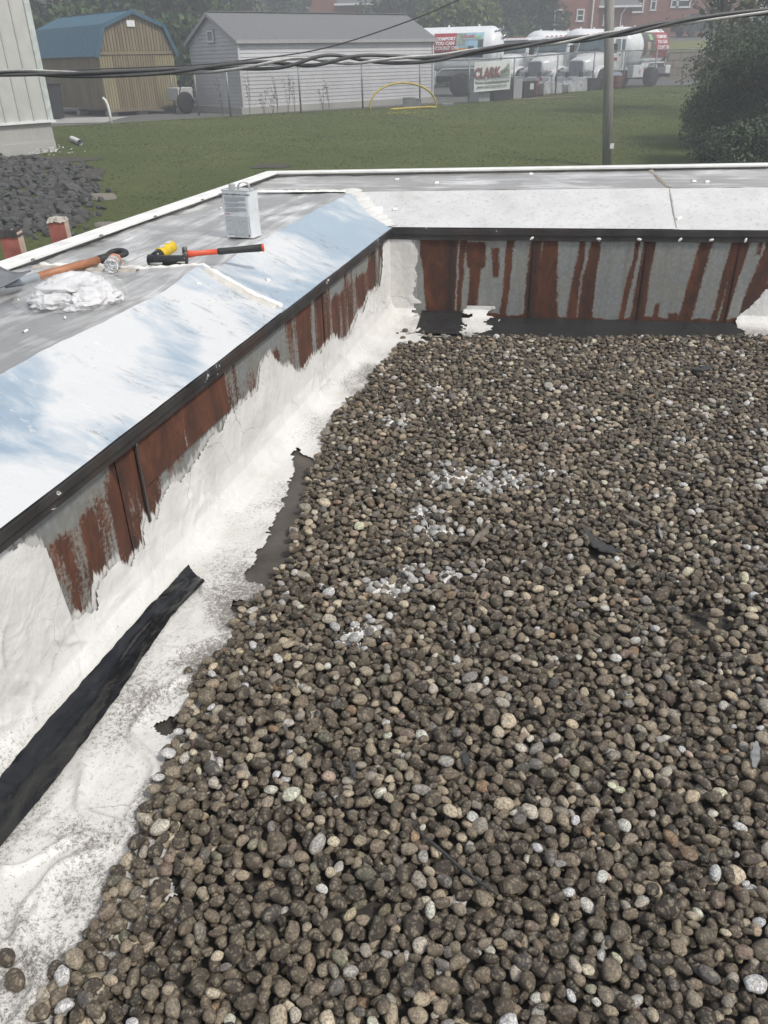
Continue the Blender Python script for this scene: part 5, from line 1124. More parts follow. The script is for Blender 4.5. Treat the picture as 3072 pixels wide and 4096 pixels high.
# banner on the fence
def onfence(px, py):
    d = pix(px, py); c0 = Vector((0, 0, CAM_H)); a = FB_; b = FC - FB_; nrm = Vector((b.y, -b.x, 0)).normalized(); t_ = (a - c0).dot(nrm) / d.dot(nrm); return c0 + d * t_ + nrm * .06
bA, bB, bD = onfence(1895, 248), onfence(2042, 238), onfence(1893, 369); bX = Vector((bB.x - bA.x, bB.y - bA.y, 0)); bwid = bX.length; bX.normalize(); bhei = bA.z - bD.z
BNn = empty('fence_banner', (bA.x, bA.y, bD.z), math.atan2(bX.y, bX.x), 'white printed advertising banner hung on the chain link fence', 'banner')
V, F_ = grid(lambda u, v_: Vector((u * bwid, -.02 * math.sin(u * 9) * v_ - .012 * math.sin(v_ * 7 + u * 5), v_ * bhei + (.05 * u))), np.linspace(0, 1, 24), np.linspace(0, 1, 14)); bo = mesh_obj('sheet', V, F_, simple('white_vinyl', (.56, .58, .57), .5, 0, .1, 3), BNn, True, True)
def btext(name, txt, size, cx, cz, m, bold=.0, sx_=1.0, sp=1.0, lift=-.05):
    v, f = text_mesh(txt, size, bold, 'CENTER', sp); MB().add([Vector((cx * bwid + x * sx_, lift, cz * bhei + y + .05 * (cx + x * sx_ / bwid))) for x, y, z in v], f).build(name, m, BNn, False, True)
M_BRED = simple('banner_red', (.24, .09, .08), .6); M_BGRN = simple('banner_grey_green', (.17, .20, .19), .6); M_BGR2 = simple('banner_pale_green', (.24, .29, .25), .6)
btext('name_outline', 'CLARK', .56, .335, .60, M_PRT, .03, .9, 1.06, -.045); btext('name_lettering', 'CLARK', .56, .335, .60, M_BRED, .010, .9, 1.06, -.05)
sb = MB(); pl_ = [(.03, .31), (.06, .28), (.94, .28), (.97, .31), (.97, .40), (.94, .43), (.06, .43), (.03, .40)]; sb.prism([(u * bwid, -.045, v_ * bhei + .05 * u) for u, v_ in pl_], (0, .006, 0)); sb.build('slogan_bar', M_BGRN, BNn, False, True)
btext('slogan_lettering', 'Providing Comfort You Can Count On', .155, .5, .355, M_WHT, .002, .88); btext('web_lettering', 'www.clarkgasandoil.com', .20, .48, .165, M_BGRN, .006, .98)
hs = MB(); hs.prism([(u * bwid, -.048, v_ * bhei + .05 * u) for u, v_ in ((.64, .47), (.97, .47), (.95, .66), (.92, .90), (.78, .72), (.67, .62))], (0, .006, 0)); hs.build('flame_emblem', M_BGR2, BNn, False, True)
for (u, v_) in ((.73, .60), (.80, .63), (.87, .66)): MB().box((u * bwid, -.054, v_ * bhei + .04), (.05 * bwid, .004, .14)).build('emblem_window', simple('banner_dark', (.10, .12, .11), .6), BNn, False, True)
MB().box((.80 * bwid, -.054, .515 * bhei + .04), (.22 * bwid, .004, .05)).build('emblem_bar', M_BGRN, BNn, False, True)
# ------------------------------------------------------------------ gas delivery trucks
M_TRW = simple('white_truck_paint', (.70, .72, .73), .28, 0, .06, 3); M_TYRE = simple('tyre_rubber', (.018, .018, .019), .85); M_CHR = simple('chrome', (.62, .63, .64), .18, .95, .1)
M_GRL = simple('dark_grille', (.27, .28, .30), .4, .3, .3, 40); M_CHAS = simple('black_chassis', (.02, .02, .021), .7); M_WIN = simple('truck_window', (.10, .15, .16), .08, 0, .5, 2.0); M_LAMP = simple('headlamp_glass', (.55, .56, .57), .12, .3, .3, 20)
M_SIGR = simple('sign_red', (.30, .035, .040), .45, 0, .08); M_SKY = simple('sign_picture_sky', (.30, .50, .62), .5, 0, .35, 2.2); M_FIRE = simple('sign_picture_fire', (.62, .33, .10), .5, 0, .7, 5); M_SDK = simple('sign_picture_dark', (.07, .085, .085), .5, 0, .5, 3); M_SIGG = simple('sign_green', (.25, .42, .20), .5); M_AMB = simple('amber_lens', (.5, .10, .02), .3); M_NAVY = simple('sign_navy', (.035, .045, .08), .5)
def wheel(parent, x, y, r_=.50, w_=.28, dual=False):
    sg = 1 if y > 0 else -1; Mw = frame((x, y, r_), (1, 0, 0), (0, sg, 0))
    wo = MB(); wo.lathe([(r_ * .56, -w_ / 2), (r_ * .92, -w_ / 2), (r_, -w_ * .36), (r_, w_ * .36), (r_ * .92, w_ / 2), (r_ * .56, w_ / 2)], 26, Mw)
    o = wo.build('wheel', M_TYRE, parent, True, True)
    rm = MB(); rm.lathe([(r_ * .57, w_ * .44), (r_ * .50, w_ * .40), (r_ * .42, w_ * (.10 if dual else .28)), (r_ * .22, w_ * (.10 if dual else .38)), (r_ * .18, w_ * (.30 if dual else .5)), (.01, w_ * (.32 if dual else .52))], 20, Mw)
    r2_ = rm.build('rim', M_CHR, None, True); r2_.parent = o
    return o
def on_tank(cx, cz, rad, x, ang): return Vector((x, cz * 0 + rad * math.cos(ang), cz + rad * math.sin(ang)))
def truck(loc, yaw, label, sc=1.0, side=None):
    T = empty('tank_truck', loc, yaw, label, 'truck', 'white gas delivery trucks in the yard'); T.matrix_basis = T.matrix_basis @ Matrix.Scale(sc, 4)
    def B(mb, name, m, smooth=False): return mb.build(name, m, T, smooth, True)
    ch = MB(); ch.box((-3.0, .42, .78), (8.6, .09, .24)); ch.box((-3.0, -.42, .78), (8.6, .09, .24)); ch.box((0, 0, .5), (.16, 1.9, .14)); ch.box((-5.4, 0, .5), (.22, 1.9, .22)); ch.box((-3.4, 0, .72), (3.4, 1.0, .20)); B(ch, 'chassis', M_CHAS)
    for y in (.95, -.95): wheel(T, 0, y); wheel(T, -5.4, y * .98, .50, .50, True)
    # hood: rounded loft from grille to windscreen
    rings = []
    for x, wd, zt, zb, rr in ((1.06, .46, 1.40, .66, .14), (.98, .52, 1.50, .62, .2), (.55, .66, 1.60, .72, .26), (.05, .80, 1.70, .85, .3), (-.42, .94, 1.82, .95, .3)):
        ring = []
        for y, z in ((-wd, zb), (-wd, zt - rr), (-wd + rr * .3, zt - rr * .35), (-wd + rr, zt - .03), (0, zt + .03), (wd - rr, zt - .03), (wd - rr * .3, zt - rr * .35), (wd, zt - rr), (wd, zb)): ring.append(Vector((x, y, z)))
        rings.append(ring)
    V, F_ = loft(rings); B(MB().add(V, F_), 'hood', M_TRW, True)
    for sg in (1, -1):                      # fenders
        fd = MB(); prof = []
        for k in range(13):
            a = R(-12 + 204 * k / 12); prof.append((math.cos(a), math.sin(a)))
        V = []; F_ = []
        for c_, s_ in prof:
            for rr, y in ((.60, .64), (.70, .60), (.72, .95), (.70, 1.10), (.60, 1.12)): V.append(Vector((c_ * rr * 1.05 + (.12 if c_ > .3 else 0), sg * y, .50 + s_ * rr * .98)))
        for k in range(12):
            for j in range(4): F_.append((k * 5 + j, k * 5 + j + 1, k * 5 + 6 + j, k * 5 + 5 + j))
        fd.add(V, F_); fd.box((.86, sg * .82, .84), (.34, .52, .36), None, .08); fo = B(fd, 'fender', M_TRW, True)
        hl = MB(); hl.lathe([(.01, 0), (.115, .0), (.13, .02), (.10, .05), (.01, .06)], 14, frame((1.02, sg * .80, .90), (0, sg, .15), (1, 0, .1)) @ Matrix.Diagonal((1.55, .9, 1, 1))); ho = B(hl, 'headlight', M_LAMP, True)
        B(MB().box((1.0, sg * 1.03, .93), (.1, .06, .10), None, .01), 'turn_signal', M_AMB)
        mr = MB(); mr.box((-.45, sg * 1.32, 1.95), (.10, .22, .42), None, .02); mr.tube([(-.45, sg * 1.0, 2.1), (-.45, sg * 1.3, 2.1)], .018, 6); mr.tube([(-.45, sg * 1.0, 1.8), (-.45, sg * 1.3, 1.8)], .018, 6); B(mr, 'mirror', M_CHAS)
        st = MB(); st.lathe([(.29, -.55), (.30, -.53), (.30, .53), (.29, .55)], 18, frame((-1.3, sg * .86, .62), (0, 0, 1), (1, 0, 0))); B(st, 'fuel_tank', M_CHR, True)
    gr = MB(); gr.box((1.075, 0, 1.02), (.03, .80, .72), None, .012); go = B(gr, 'grille', M_GRL)
    gb = MB(); gb.box((1.095, 0, 1.02), (.012, .025, .72)); gb.tube([(1.08, -.42, .66), (1.08, -.42, 1.36), (1.06, -.34, 1.41), (1.06, .34, 1.41), (1.08, .42, 1.36), (1.08, .42, .66)], .022, 6); g2 = B(gb, 'grille_surround', M_CHR); 
    bp = MB(); bp.box((1.16, 0, .55), (.10, 2.20, .28), None, .03); B(bp, 'bumper', M_TRW); B(MB().box((1.215, -.1, .55), (.012, .52, .16)), 'licence_plate', simple('plate', (.55, .55, .5), .5))
    B(MB().prism([(1.225, .55, .45), (1.225, .66, .58), (1.225, .55, .71), (1.225, .44, .58)], (.006, 0, 0)), 'hazard_placard', simple('placard_red', (.5, .12, .1), .5))
    # cab
    cab = MB(); sec = [(-.38, .92), (-.42, 1.82), (-.72, 2.50), (-.92, 2.60), (-2.02, 2.60), (-2.10, 2.52), (-2.10, .92)]
    rings = []
    for y, sx_, dz in ((-1.02, .97, -.03), (-.97, 1.0, 0), (.97, 1.0, 0), (1.02, .97, -.03)): rings.append([Vector((x, y * (1 if z < 1.9 else .955), z + (dz if z > 2 else 0))) for x, z in sec])
    V, F_ = loft(rings); cab.add(V, F_); co = B(cab, 'cab', M_TRW)
    ws = MB(); ws.prism([(-.405, -.90, 1.88), (-.405, .90, 1.88), (-.685, .85, 2.44), (-.685, -.85, 2.44)], (.014, 0, .008)); B(ws, 'windscreen', M_WIN)
    wf = MB(); wf.tube([(-.40, -.91, 1.87), (-.40, .91, 1.87), (-.68, .86, 2.46), (-.68, -.86, 2.46), (-.40, -.91, 1.87)], .022, 6, False); wf.tube([(-.39, -.7, 1.90), (-.48, -.1, 2.02)], .012, 5); wf.tube([(-.39, .1, 1.90), (-.48, .7, 2.02)], .012, 5); B(wf, 'windscreen_seal', M_CHAS)
    for sg in (1, -1):
        dr = MB(); dr.prism([(-.62, sg * 1.021, 1.0), (-1.62, sg * 1.021, 1.0), (-1.62, sg * .99, 2.45), (-.98, sg * .99, 2.45), (-.66, sg * 1.0, 1.9)], (0, sg * .012, 0)); do = B(dr, 'door', M_TRW)
        wn = MB().prism([(-.78, sg * 1.034, 1.88), (-1.52, sg * 1.034, 1.88), (-1.52, sg * 1.004, 2.38), (-1.03, sg * 1.004, 2.38)], (0, sg * .006, 0)).build('window', M_WIN, None); wn.parent = do
        hn = MB().box((-1.50, sg * 1.05, 1.65), (.16, .03, .05)).build('handle', M_CHAS, None); hn.parent = do
        sm = MB().box((-1.05, sg * 1.040, 1.45), (.42, .006, .16)).build('door_mark', M_SIGR, None); sm.parent = do
        B(MB().box((-1.86, sg * 1.004, 2.12), (.30, .05, .50), None, .02), 'side_window', M_WIN)
        B(MB().tube([(-1.72, sg * 1.07, 1.0), (-1.72, sg * 1.09, 1.2), (-1.72, sg * 1.07, 1.8)], .016, 6), 'grab_rail', M_CHAS)
    for k in range(5): B(MB().box((-.80, -.6 + .3 * k, 2.615), (.10, .10, .05), None, .015), 'marker_lamp', M_AMB)
    # tank, saddle, decks
    r_ = 1.0; cz = 1.98; pr = []
    for k in range(9): a = R(90 * k / 8); pr.append((max(.005, r_ * math.sin(a)), -2.35 - .62 * (1 - (1 - math.cos(a))) + .62 - 0.62 * 0 if False else -7.35 + .62 * (1 - math.cos(a))))
    for k in range(9): a = R(90 - 90 * k / 8); pr.append((max(.005, r_ * math.sin(a)), -2.30 - .62 * (1 - math.cos(a))))
    B(MB().lathe(pr, 44, frame((0, 0, cz), (0, 1, 0), (1, 0, 0))), 'tank', M_TRW, True)
    B(MB().box((-4.9, 0, 1.00), (5.0, 1.0, .22)), 'saddle', M_TRW)
    for x in (-3.2, -4.6, -6.1): B(MB().lathe([(.05, 0), (.05, .06), (.02, .09)], 8, Matrix.Translation((x, 0, cz + r_ - .01))), 'tank_fitting', M_TRW)
    rl = MB(); rl.tube([(-6.95, -.55, cz + .72), (-7.12, -.3, cz + .86), (-7.15, .3, cz + .86), (-6.95, .55, cz + .72)], .05, 8); rl.tube([(-7.3, .35, cz + .5), (-7.42, .1, cz + .62), (-7.42, -.2, cz + .62)], .04, 8); rl.tube([(-7.25, .7, cz + .2), (-7.36, .8, cz - .3), (-7.3, .75, cz - .75)], .035, 8); rl.lathe([(.10, 0), (.11, .05), (.06, .08)], 10, frame((-7.10, 0, cz + .80), (0, 1, 0), (-.7, 0, .7))); B(rl, 'rear_piping', M_CHR, True)
    for sg in (1, -1):
        B(MB().box((-3.6, sg * .93, .82), (1.15, .34, .62), None, .02), 'tool_box', M_TRW)
        B(MB().prism([(-3.88, sg * 1.105, .80), (-3.76, sg * 1.105, .94), (-3.64, sg * 1.105, .80), (-3.76, sg * 1.105, .66)], (0, sg * .006, 0)), 'hazard_placard', simple('placard_pink', (.55, .20, .18), .5))
        fe = MB()
        fe.box((-5.4, sg * .98, 1.22), (1.7, .44, .06)); fe.prism([(-4.58, sg * .76, 1.20), (-4.30, sg * .76, .98), (-4.30, sg * 1.2, .98), (-4.58, sg * 1.2, 1.20)], (0, 0, .05)); fe.prism([(-6.22, sg * .76, 1.20), (-6.5, sg * .76, .95), (-6.5, sg * 1.2, .95), (-6.22, sg * 1.2, 1.20)], (0, 0, .05)); B(fe, 'rear_fender', M_TRW)
    bk = MB(); bk.box((-7.15, 0, .85), (.55, 2.1, .42), None, .03); B(bk, 'rear_cabinet', M_TRW); B(MB().box((-7.50, 0, .52), (.12, 2.1, .16)), 'rear_bumper', M_CHAS)
    B(MB().box((-2.25, .96, .62), (.10, .12, .46), None, .02), 'extinguisher', M_SIGR)
    # printed side panels, wrapped round the tank
    def wrap(name, x0, x1, a0, a1, m, lift=.006, nx=2, na=14):
        V = []; F_ = []
        for i in range(nx):
            for j in range(na):
                x = x0 + (x1 - x0) * i / (nx - 1); a = a0 + (a1 - a0) * j / (na - 1); V.append(Vector((x, (r_ + lift) * math.cos(a), cz + (r_ + lift) * math.sin(a))))
        F_ = [(i * na + j, i * na + j + 1, (i + 1) * na + j + 1, (i + 1) * na + j) for i in range(nx - 1) for j in range(na - 1)]; return mesh_obj(name, V, F_, m, T, True, True)
    def wtext(name, txt, size, x, a, m, bold=.0, lift=.014):
        v, f = text_mesh(txt, size, bold, 'LEFT'); V = []
        for tx_, ty, tz_ in v: aa = a + ty / r_; V.append(Vector((x - tx_, (r_ + lift) * math.cos(aa), cz + (r_ + lift) * math.sin(aa))))
        return mesh_obj(name, V, f, m, T, False, True)
    A1, A0 = R(46), R(-32)
    if side == 'left_red':      # red lettering block toward the cab, picture toward the rear
        xs_, xm, xe = -4.05, -5.17, -6.5; A0 = R(-18)
        wrap('picture_panel', xm, xe, A0, A1, M_SKY); wrap('red_panel', xs_, xm, A0, A1, M_SIGR, .008)
        wrap('picture_fire', xm - .02, xm - .55, A0, R(6), M_FIRE, .010); wrap('picture_fire', xm - .4, xm - .8, A0, R(-6), simple('sign_picture_people', (.20, .11, .08), .5, 0, .7, 6), .012); wrap('picture_dark', xe + .26, xe, A0, R(26), M_SDK, .010); wrap('picture_navy', xm - .5, xe, A0, R(-10), M_NAVY, .013)
        wrap('picture_sign_board', xm - .35, xe + .12, R(24), R(27), simple('sign_board_grey', (.22, .25, .27), .5), .012); wrap('picture_window', xm - .6, xe + .45, R(-4), R(10), M_SDK, .012); wrap('picture_tree', xm - .02, xm - .45, R(12), R(44), simple('sign_picture_tree', (.25, .30, .24), .5, 0, .7, 6), .010)
        wtext('picture_name', 'CLARK', .17, xm - .36, R(34), simple('sign_name_red', (.40, .09, .10), .5), .012); wrap('picture_roof', xe + .40, xe + .12, R(28.5), R(37), M_SIGG, .012)
        for k, s_ in enumerate(('COMFORT', 'YOU CAN', 'COUNT ON')): wtext('slogan_lettering', s_, .205, xs_ - .10, R(29) - k * .205, M_WHT, .009)
        wtext('phone_lettering', '800-890-3772', .135, xs_ - .18, R(-13), simple('sign_pale_pink', (.62, .42, .42), .5), .004); wrap('name_strip', xs_ - .18, xs_ - .85, R(-6.5), R(-3.5), M_SDK, .012)
    elif side == 'rear_red':    # picture toward the cab, red block toward the rear
        xs_, xm, xe = -4.05, -5.45, -6.95; M_P = simple('sign_picture_brown', (.11, .10, .08), .5, 0, .6, 4)
        wrap('picture_panel', xs_, xm, A0, A1, M_P); wrap('red_panel', xm, xe, A0, A1, M_SIGR, .008)
        wrap('picture_roof', xs_ - .7, xs_ - 1.1, R(20), R(38), M_SIGG, .010); wrap('picture_figure', xs_ - .45, xs_ - .8, A0, R(16), simple('sign_picture_figure', (.42, .33, .28), .5, 0, .7, 6), .010); wrap('picture_grass', xs_ - .05, xs_ - 1.35, A0, R(-24), simple('sign_picture_foot', (.25, .25, .22), .5, 0, .6, 4), .012); wrap('picture_board', xs_ - .15, xs_ - 1.15, R(14), R(18), M_SDK, .012)
        for k, s_ in enumerate(('COMFORT', 'YOU CAN', 'COUNT ON')): wtext('slogan_lettering', s_, .25, xm - .18, R(30) - k * .27, M_WHT, .010)
        wtext('phone_lettering', '800-890-3772', .13, xm - .25, R(-20), simple('sign_dull_pink', (.40, .20, .20), .5), .003)
    else:
        wtext('tank_name', 'CLARK', .42, -4.0, R(34), M_SIGR, .02)
    return T
YW = R(225)
t4 = Vector((12.5, 52.9, -.30)); lat = Vector((-.707, .707, 0))
truck(t4, YW, 'white gas tank truck at the right end of the row with red and picture panels', 1.09, 'rear_red')
truck(t4 + lat * 2.85, YW, 'white gas tank truck second from the right in the row', 1.09)
truck(t4 + lat * 5.75 + Vector((0, .3, 0)), YW, 'white gas tank truck third from the right, half hidden by the banner', 1.09)
fw = Vector((-.955, .296, 0)); ra = onz(1838, 386, -.3); ce = Vector((ra.x, ra.y, 0)) + Vector((fw.y, -fw.x, 0)) * -.95 * 1.1
ce = Vector((ra.x, ra.y, 0)) - Vector((-fw.y, fw.x, 0)) * 1.02; truck(ce + fw * 5.4 * 1.1 + Vector((0, 0, -.30)), math.atan2(fw.y, fw.x), 'white gas tank truck parked side on beyond the shed with red lettering panel', 1.1, 'left_red')

# ------------------------------------------------------------------ yard clutter along the fence
def fin(px, off): # ground point just behind the fence at image column px
    best = None
    for k in range(400):
        x = -6 + 26 * k / 399; P = Vector((x, fence_y(x) + off, gz(x, fence_y(x) + off))); v = P - cam.matrix_world.translation; X_ = 1536 + FPX * v.dot(_R) / v.dot(_F)
        if best is None or abs(X_ - px) < best[0]: best = (abs(X_ - px), P)
    return best[1]
M_DRUM = simple('dark_blue_drum', (.03, .035, .05), .5, 0, .2); M_RDRUM = simple('dull_red_drum', (.16, .035, .035), .55, 0, .25); M_BLK = simple('black_bin', (.022, .023, .026), .6); M_BOX = simple('pale_appliance', (.42, .43, .43), .5, 0, .12); M_WRAP = simple('white_plastic_wrap', (.46, .47, .48), .3, 0, .35, 4, .6, 6); M_PAL = simple('pallet_wood', (.25, .20, .14), .8)
def drum(px, off, h, r_, m, label, name='steel_drum'):
    p = fin(px, off); E_ = empty(name, p, 0, label, 'drum', 'drums behind the fence'); pr = [(r_ * .97, 0), (r_, .02), (r_, h * .32), (r_ * 1.03, h * .34), (r_, h * .36), (r_, h * .64), (r_ * 1.03, h * .66), (r_, h * .68), (r_, h - .02), (r_ * .97, h)]
    MB().lathe(pr, 20).build('body', m, E_, True, True); MB().lathe([(r_ * .94, h - .015), (r_ * .94, h + .002), (.02, h + .004)], 20).build('lid', m, E_, False, True); return E_
def crate(px, off, w_, d_, h, m, label, name, cat):
    p = fin(px, off); a = math.atan2(.61, .79); E_ = empty(name, p, a, label, cat); MB().box((0, 0, h / 2), (w_, d_, h), None, .03).build('body', m, E_, False, True); MB().box((0, 0, h + .02), (w_ + .04, d_ + .04, .05), None, .012).build('lid', m, E_, False, True); return E_
crate(1918, .6, .72, .6, 1.0, M_BOX, 'pale grey cabinet standing under the left end of the banner', 'cabinet', 'cabinet'); crate(2052, .6, .62, .6, .92, M_BOX, 'pale grey cabinet at the right end of the banner', 'cabinet', 'cabinet')
crate(1985, .7, 1.1, .7, .8, M_DRUM, 'dark blue bin under the middle of the banner', 'storage_bin', 'bin')
E_ = crate(2098, .7, .8, .7, .70, M_BLK, 'black bin with a white sheet of paper right of the banner', 'storage_bin', 'bin'); MB().box((.12, -.36, .52), (.26, .01, .26)).build('paper_sheet', M_WHT, E_, False, True)
drum(2131, .8, .74, .26, M_RDRUM, 'dull red steel drum beside the black bin'); drum(2466, .8, .74, .26, M_RDRUM, 'dull red steel drum right of the utility pole')
crate(2352, .9, .85, .8, .66, M_BLK, 'black bin left of the utility pole behind the fence', 'storage_bin', 'bin'); crate(2398, 1.0, .75, .8, .66, M_BLK, 'black bin just behind the utility pole', 'storage_bin', 'bin')
for px, w_, lab in ((2186, 1.45, 'wrapped white pallet load in front of the trucks, left one'), (2284, 1.55, 'wrapped white pallet load with torn peaked wrap')):
    p = fin(px, .8); E_ = empty('pallet_load', p, math.atan2(.61, .79), lab, 'pallet'); pm = MB()
    for k in range(5): pm.box((-w_ / 2 + w_ * (k + .5) / 5, 0, .12), (w_ / 5 - .04, .9, .025))
    for y in (-.4, 0, .4): pm.box((0, y, .05), (w_, .09, .10))
    pm.build('pallet', M_PAL, E_, False, True)
    V, F_ = grid(lambda u, v_: Vector(((u - .5) * w_ * (1 + .03 * fbm((u * 5, v_ * 5, px))), (v_ - .5) * .9, .14 + (.34 + (.26 * math.exp(-((u - .85) / .15) ** 2) + .14 * math.exp(-((u - .4) / .1) ** 2) if px > 2250 else .12) + .10 * fbm((u * 6, v_ * 6, px))) * (1 if .02 < u < .98 and .02 < v_ < .98 else 0))), np.linspace(0, 1, 26), np.linspace(0, 1, 16)); mesh_obj('wrapped_load', V, F_, M_WRAP, E_, False, True)
# concrete blocks and yellow hose by the shed
for k, (px, w_, h_, lab) in enumerate(((1635, .55, .42, 'grey concrete block below the yellow hose, left'), (1668, .40, .36, 'smaller grey concrete block below the yellow hose'), (1790, .5, .12, 'flat pale slab lying near the fence corner'))):
    p = fin(px, -.6); E_ = MB().box((p.x, p.y, gz(p.x, p.y) + h_ / 2 - .02), (w_, .3, h_), None, .02).build('concrete_block', simple('grey_block', (.20, .21, .21), .85), None); tag(E_, lab, 'block')
h0_, h1_ = fin(1482, -1.0), fin(1745, -1.2); yz = at(1600, 331, (h0_.y + h1_.y) / 2).z; pts = []
for k in range(33):
    a = math.pi * (1 - k / 32); f_ = (math.cos(a) + 1) / 2; p = h0_.lerp(h1_, f_); p.z = gz(p.x, p.y) + (yz - gz(p.x, p.y)) * (math.sin(a) ** .85) * (1 - .12 * (f_ - .45)); pts.append(p)
q = h1_ + Vector((0, 0, .04)); pts += [q.lerp(fin(1560, -1.4) + Vector((0, 0, .05)), k / 8) for k in range(1, 9)]
tag(MB().tube(pts, .042, 10).build('gas_hose', simple('yellow_gas_hose', (.42, .32, .06), .5), None, True), 'yellow plastic gas pipe arching over the grass before the shed', 'hose')
# weeds on the shed wall
M_WEED = simple('dry_weed', (.10, .10, .055), .9, 0, .3); M_LEAF = None
for k, px in enumerate((1000, 1060, 1090, 1112, 1150, 1180, 1290, 1320, 890)):
    p = fin(px, .35); mb = MB(); hh = random.uniform(.8, 1.7); b0_ = Vector((p.x, p.y, gz(p.x, p.y)))
    for j in range(3):
        q = b0_ + Vector((random.uniform(-.2, .2), 0, hh * random.uniform(.7, 1))); mb.tube([b0_, b0_.lerp(q, .5) + Vector((.04, 0, 0)), q], [.010, .007, .004], 4)
        for i in range(10):
            r_ = b0_.lerp(q, random.uniform(.3, 1)); d = Vector((random.uniform(-1, 1), random.uniform(-1, 1), random.uniform(-.3, .6))).normalized(); s_ = d.orthogonal().normalized(); L_ = random.uniform(.06, .13); mb.quad(r_, r_ + d * L_ * .5 + s_ * .02, r_ + d * L_, r_ + d * L_ * .5 - s_ * .02)
    tag(mb.build('tall_weed', M_WEED, None), 'thin dry weed against the pale shed wall, ' + ['first along from the corner', 'second along from the corner', 'third along from the corner', 'fourth along from the corner', 'fifth along from the corner', 'sixth along from the corner', 'left of the far pair', 'right of the far pair', 'on the gable side'][k], 'weed', 'weeds along the shed wall')
# wheeled cart between barn and shed, dark bin beside the barn
p = onz(748, 455, -.3); E_ = empty('garden_cart', (p.x, p.y, -.3), .9, 'dark wheeled cart standing between the two sheds', 'cart')
MB().lathe([(.18, -.11), (.36, -.11), (.42, -.06), (.42, .06), (.36, .11), (.18, .11)], 22, frame((0, 0, .42), (1, 0, 0), (.3, -1, 0))).build('tyre', M_TYRE, E_, True, True); MB().box((.1, .4, .75), (.8, .7, .5), None, .03).build('tub', M_BOX, E_, False, True); MB().tube([(-.3, .1, .6), (-.1, 0, 1.1), (.15, -.05, 1.75)], .022, 6).build('handle', M_CHAS, E_, True, True); MB().tube([(-.2, .3, .6), (0, .2, 1.1), (.25, .15, 1.75)], .022, 6).build('handle', M_CHAS, E_, True, True)
p = onz(222, 478, -.3); E_ = empty('refuse_bin', (p.x, p.y, -.3), .6, 'black wheeled bin beside the barn shed in shadow', 'bin'); MB().prism([(-.3, -.3, .05), (.3, -.3, .05), (.36, -.36, 1.25), (-.36, -.36, 1.25)], (0, .66, 0)).build('body', M_BLK, E_, False, True); MB().box((0, 0, 1.3), (.85, .85, .08), None, .02).build('lid', M_BLK, E_, False, True)

# ------------------------------------------------------------------ utility pole and wires
pp = onz(2431, 676, -1.0); pp = Vector((pp.x, pp.y, gz(pp.x, pp.y))); tp_ = at(2440, -260, pp.y + .1)
t = NT('weathered_pole_wood'); v = t.coord((14, 14, .9)); n1 = t.noise(1, 7, .7, v); M_POLE = t.set(base=t.ramp(n1, [(.3, (.15, .145, .132)), (.55, (.26, .25, .23)), (.75, (.36, .35, .32))]), rough=.9, normal=t.bump(n1, .6, .02))
PL = empty('utility_pole', pp, 0, 'grey weathered wooden utility pole standing on the grass bank', 'pole'); MB().tube([pp - Vector((0, 0, .3)), pp.lerp(tp_, .5), tp_], [.122, .116, .110], 18).build('shaft', M_POLE, PL, True)
p = onz(2430, 676, pp.z + .4); MB().box((pp.x, pp.y - .155, pp.z + .5), (.10, .01, .12)).build('tag_plate', M_WHT, PL)
M_CABL = simple('black_cable', (.065, .066, .068), .5, 0, .3, 14); M_STR = simple('bare_steel_strand', (.42, .42, .41), .4, .7, .25, 40)
cpx = [(-260, 300), (0, 290), (300, 296), (600, 291), (820, 278), (1100, 256), (1300, 240), (1500, 238), (1740, 232), (1900, 205), (2100, 180), (2300, 158), (2500, 128), (2750, 84), (3072, 46), (3300, 20)]
CY = 7.7; ctr = [at(x, y, CY + .25 * (x - 1536) / 1536) for x, y in cpx]
def spline(P, n):
    out = []
    for i in range(len(P) - 1):
        p0, p1, p2, p3 = P[max(0, i - 1)], P[i], P[i + 1], P[min(len(P) - 1, i + 2)]
        for k in range(n): t_ = k / n; out.append(.5 * ((2 * p1) + (p2 - p0) * t_ + (2 * p0 - 5 * p1 + 4 * p2 - p3) * t_ * t_ + (3 * p1 - p0 - 3 * p2 + p3) * t_ ** 3))
    return out + [P[-1]]
cp = spline(ctr, 22); CB = empty('overhead_cable', ctr[8], 0, 'thick twisted overhead cable bundle crossing in front of the sheds', 'cable')
def helix(ph, rad, r_, name, m, n=8, turns=4.6, rough=0):
    P = []
    for k, p in enumerate(cp):
        a = ph + 2 * math.pi * turns * k / len(cp) + .8 * math.sin(k * .05); t_ = (cp[min(k + 1, len(cp) - 1)] - cp[max(k - 1, 0)]).normalized(); s_ = Vector((t_.y, -t_.x, 0)).normalized(); u_ = s_.cross(t_)
        P.append(p + (s_ * math.cos(a) + u_ * math.sin(a)) * rad * (1 + .9 * max(0, math.sin(k * .021 - 1.2)) ** 2))
    MB().tube(P, r_, n).build(name, m, CB, True); return P
helix(0, .018, .0138, 'insulated_conductor', M_CABL); helix(2.1, .018, .0138, 'insulated_conductor', M_CABL)
sp_ = helix(4.2, .016, .0075, 'messenger_core', M_STR)
for j in range(6):
    Q = []
    for k in range(len(sp_) * 3 - 2):
        i, f_ = k // 3, (k % 3) / 3; p = sp_[i].lerp(sp_[min(i + 1, len(sp_) - 1)], f_); a = j * math.pi / 3 + k * .55; t_ = (sp_[min(i + 1, len(sp_) - 1)] - sp_[max(i - 1, 0)]).normalized(); s_ = Vector((t_.y, -t_.x, 0)).normalized(); Q.append(p + (s_ * math.cos(a) + s_.cross(t_) * math.sin(a)) * .008)
    MB().tube(Q, .0045, 4).build('strand_wire', M_STR, CB, True)
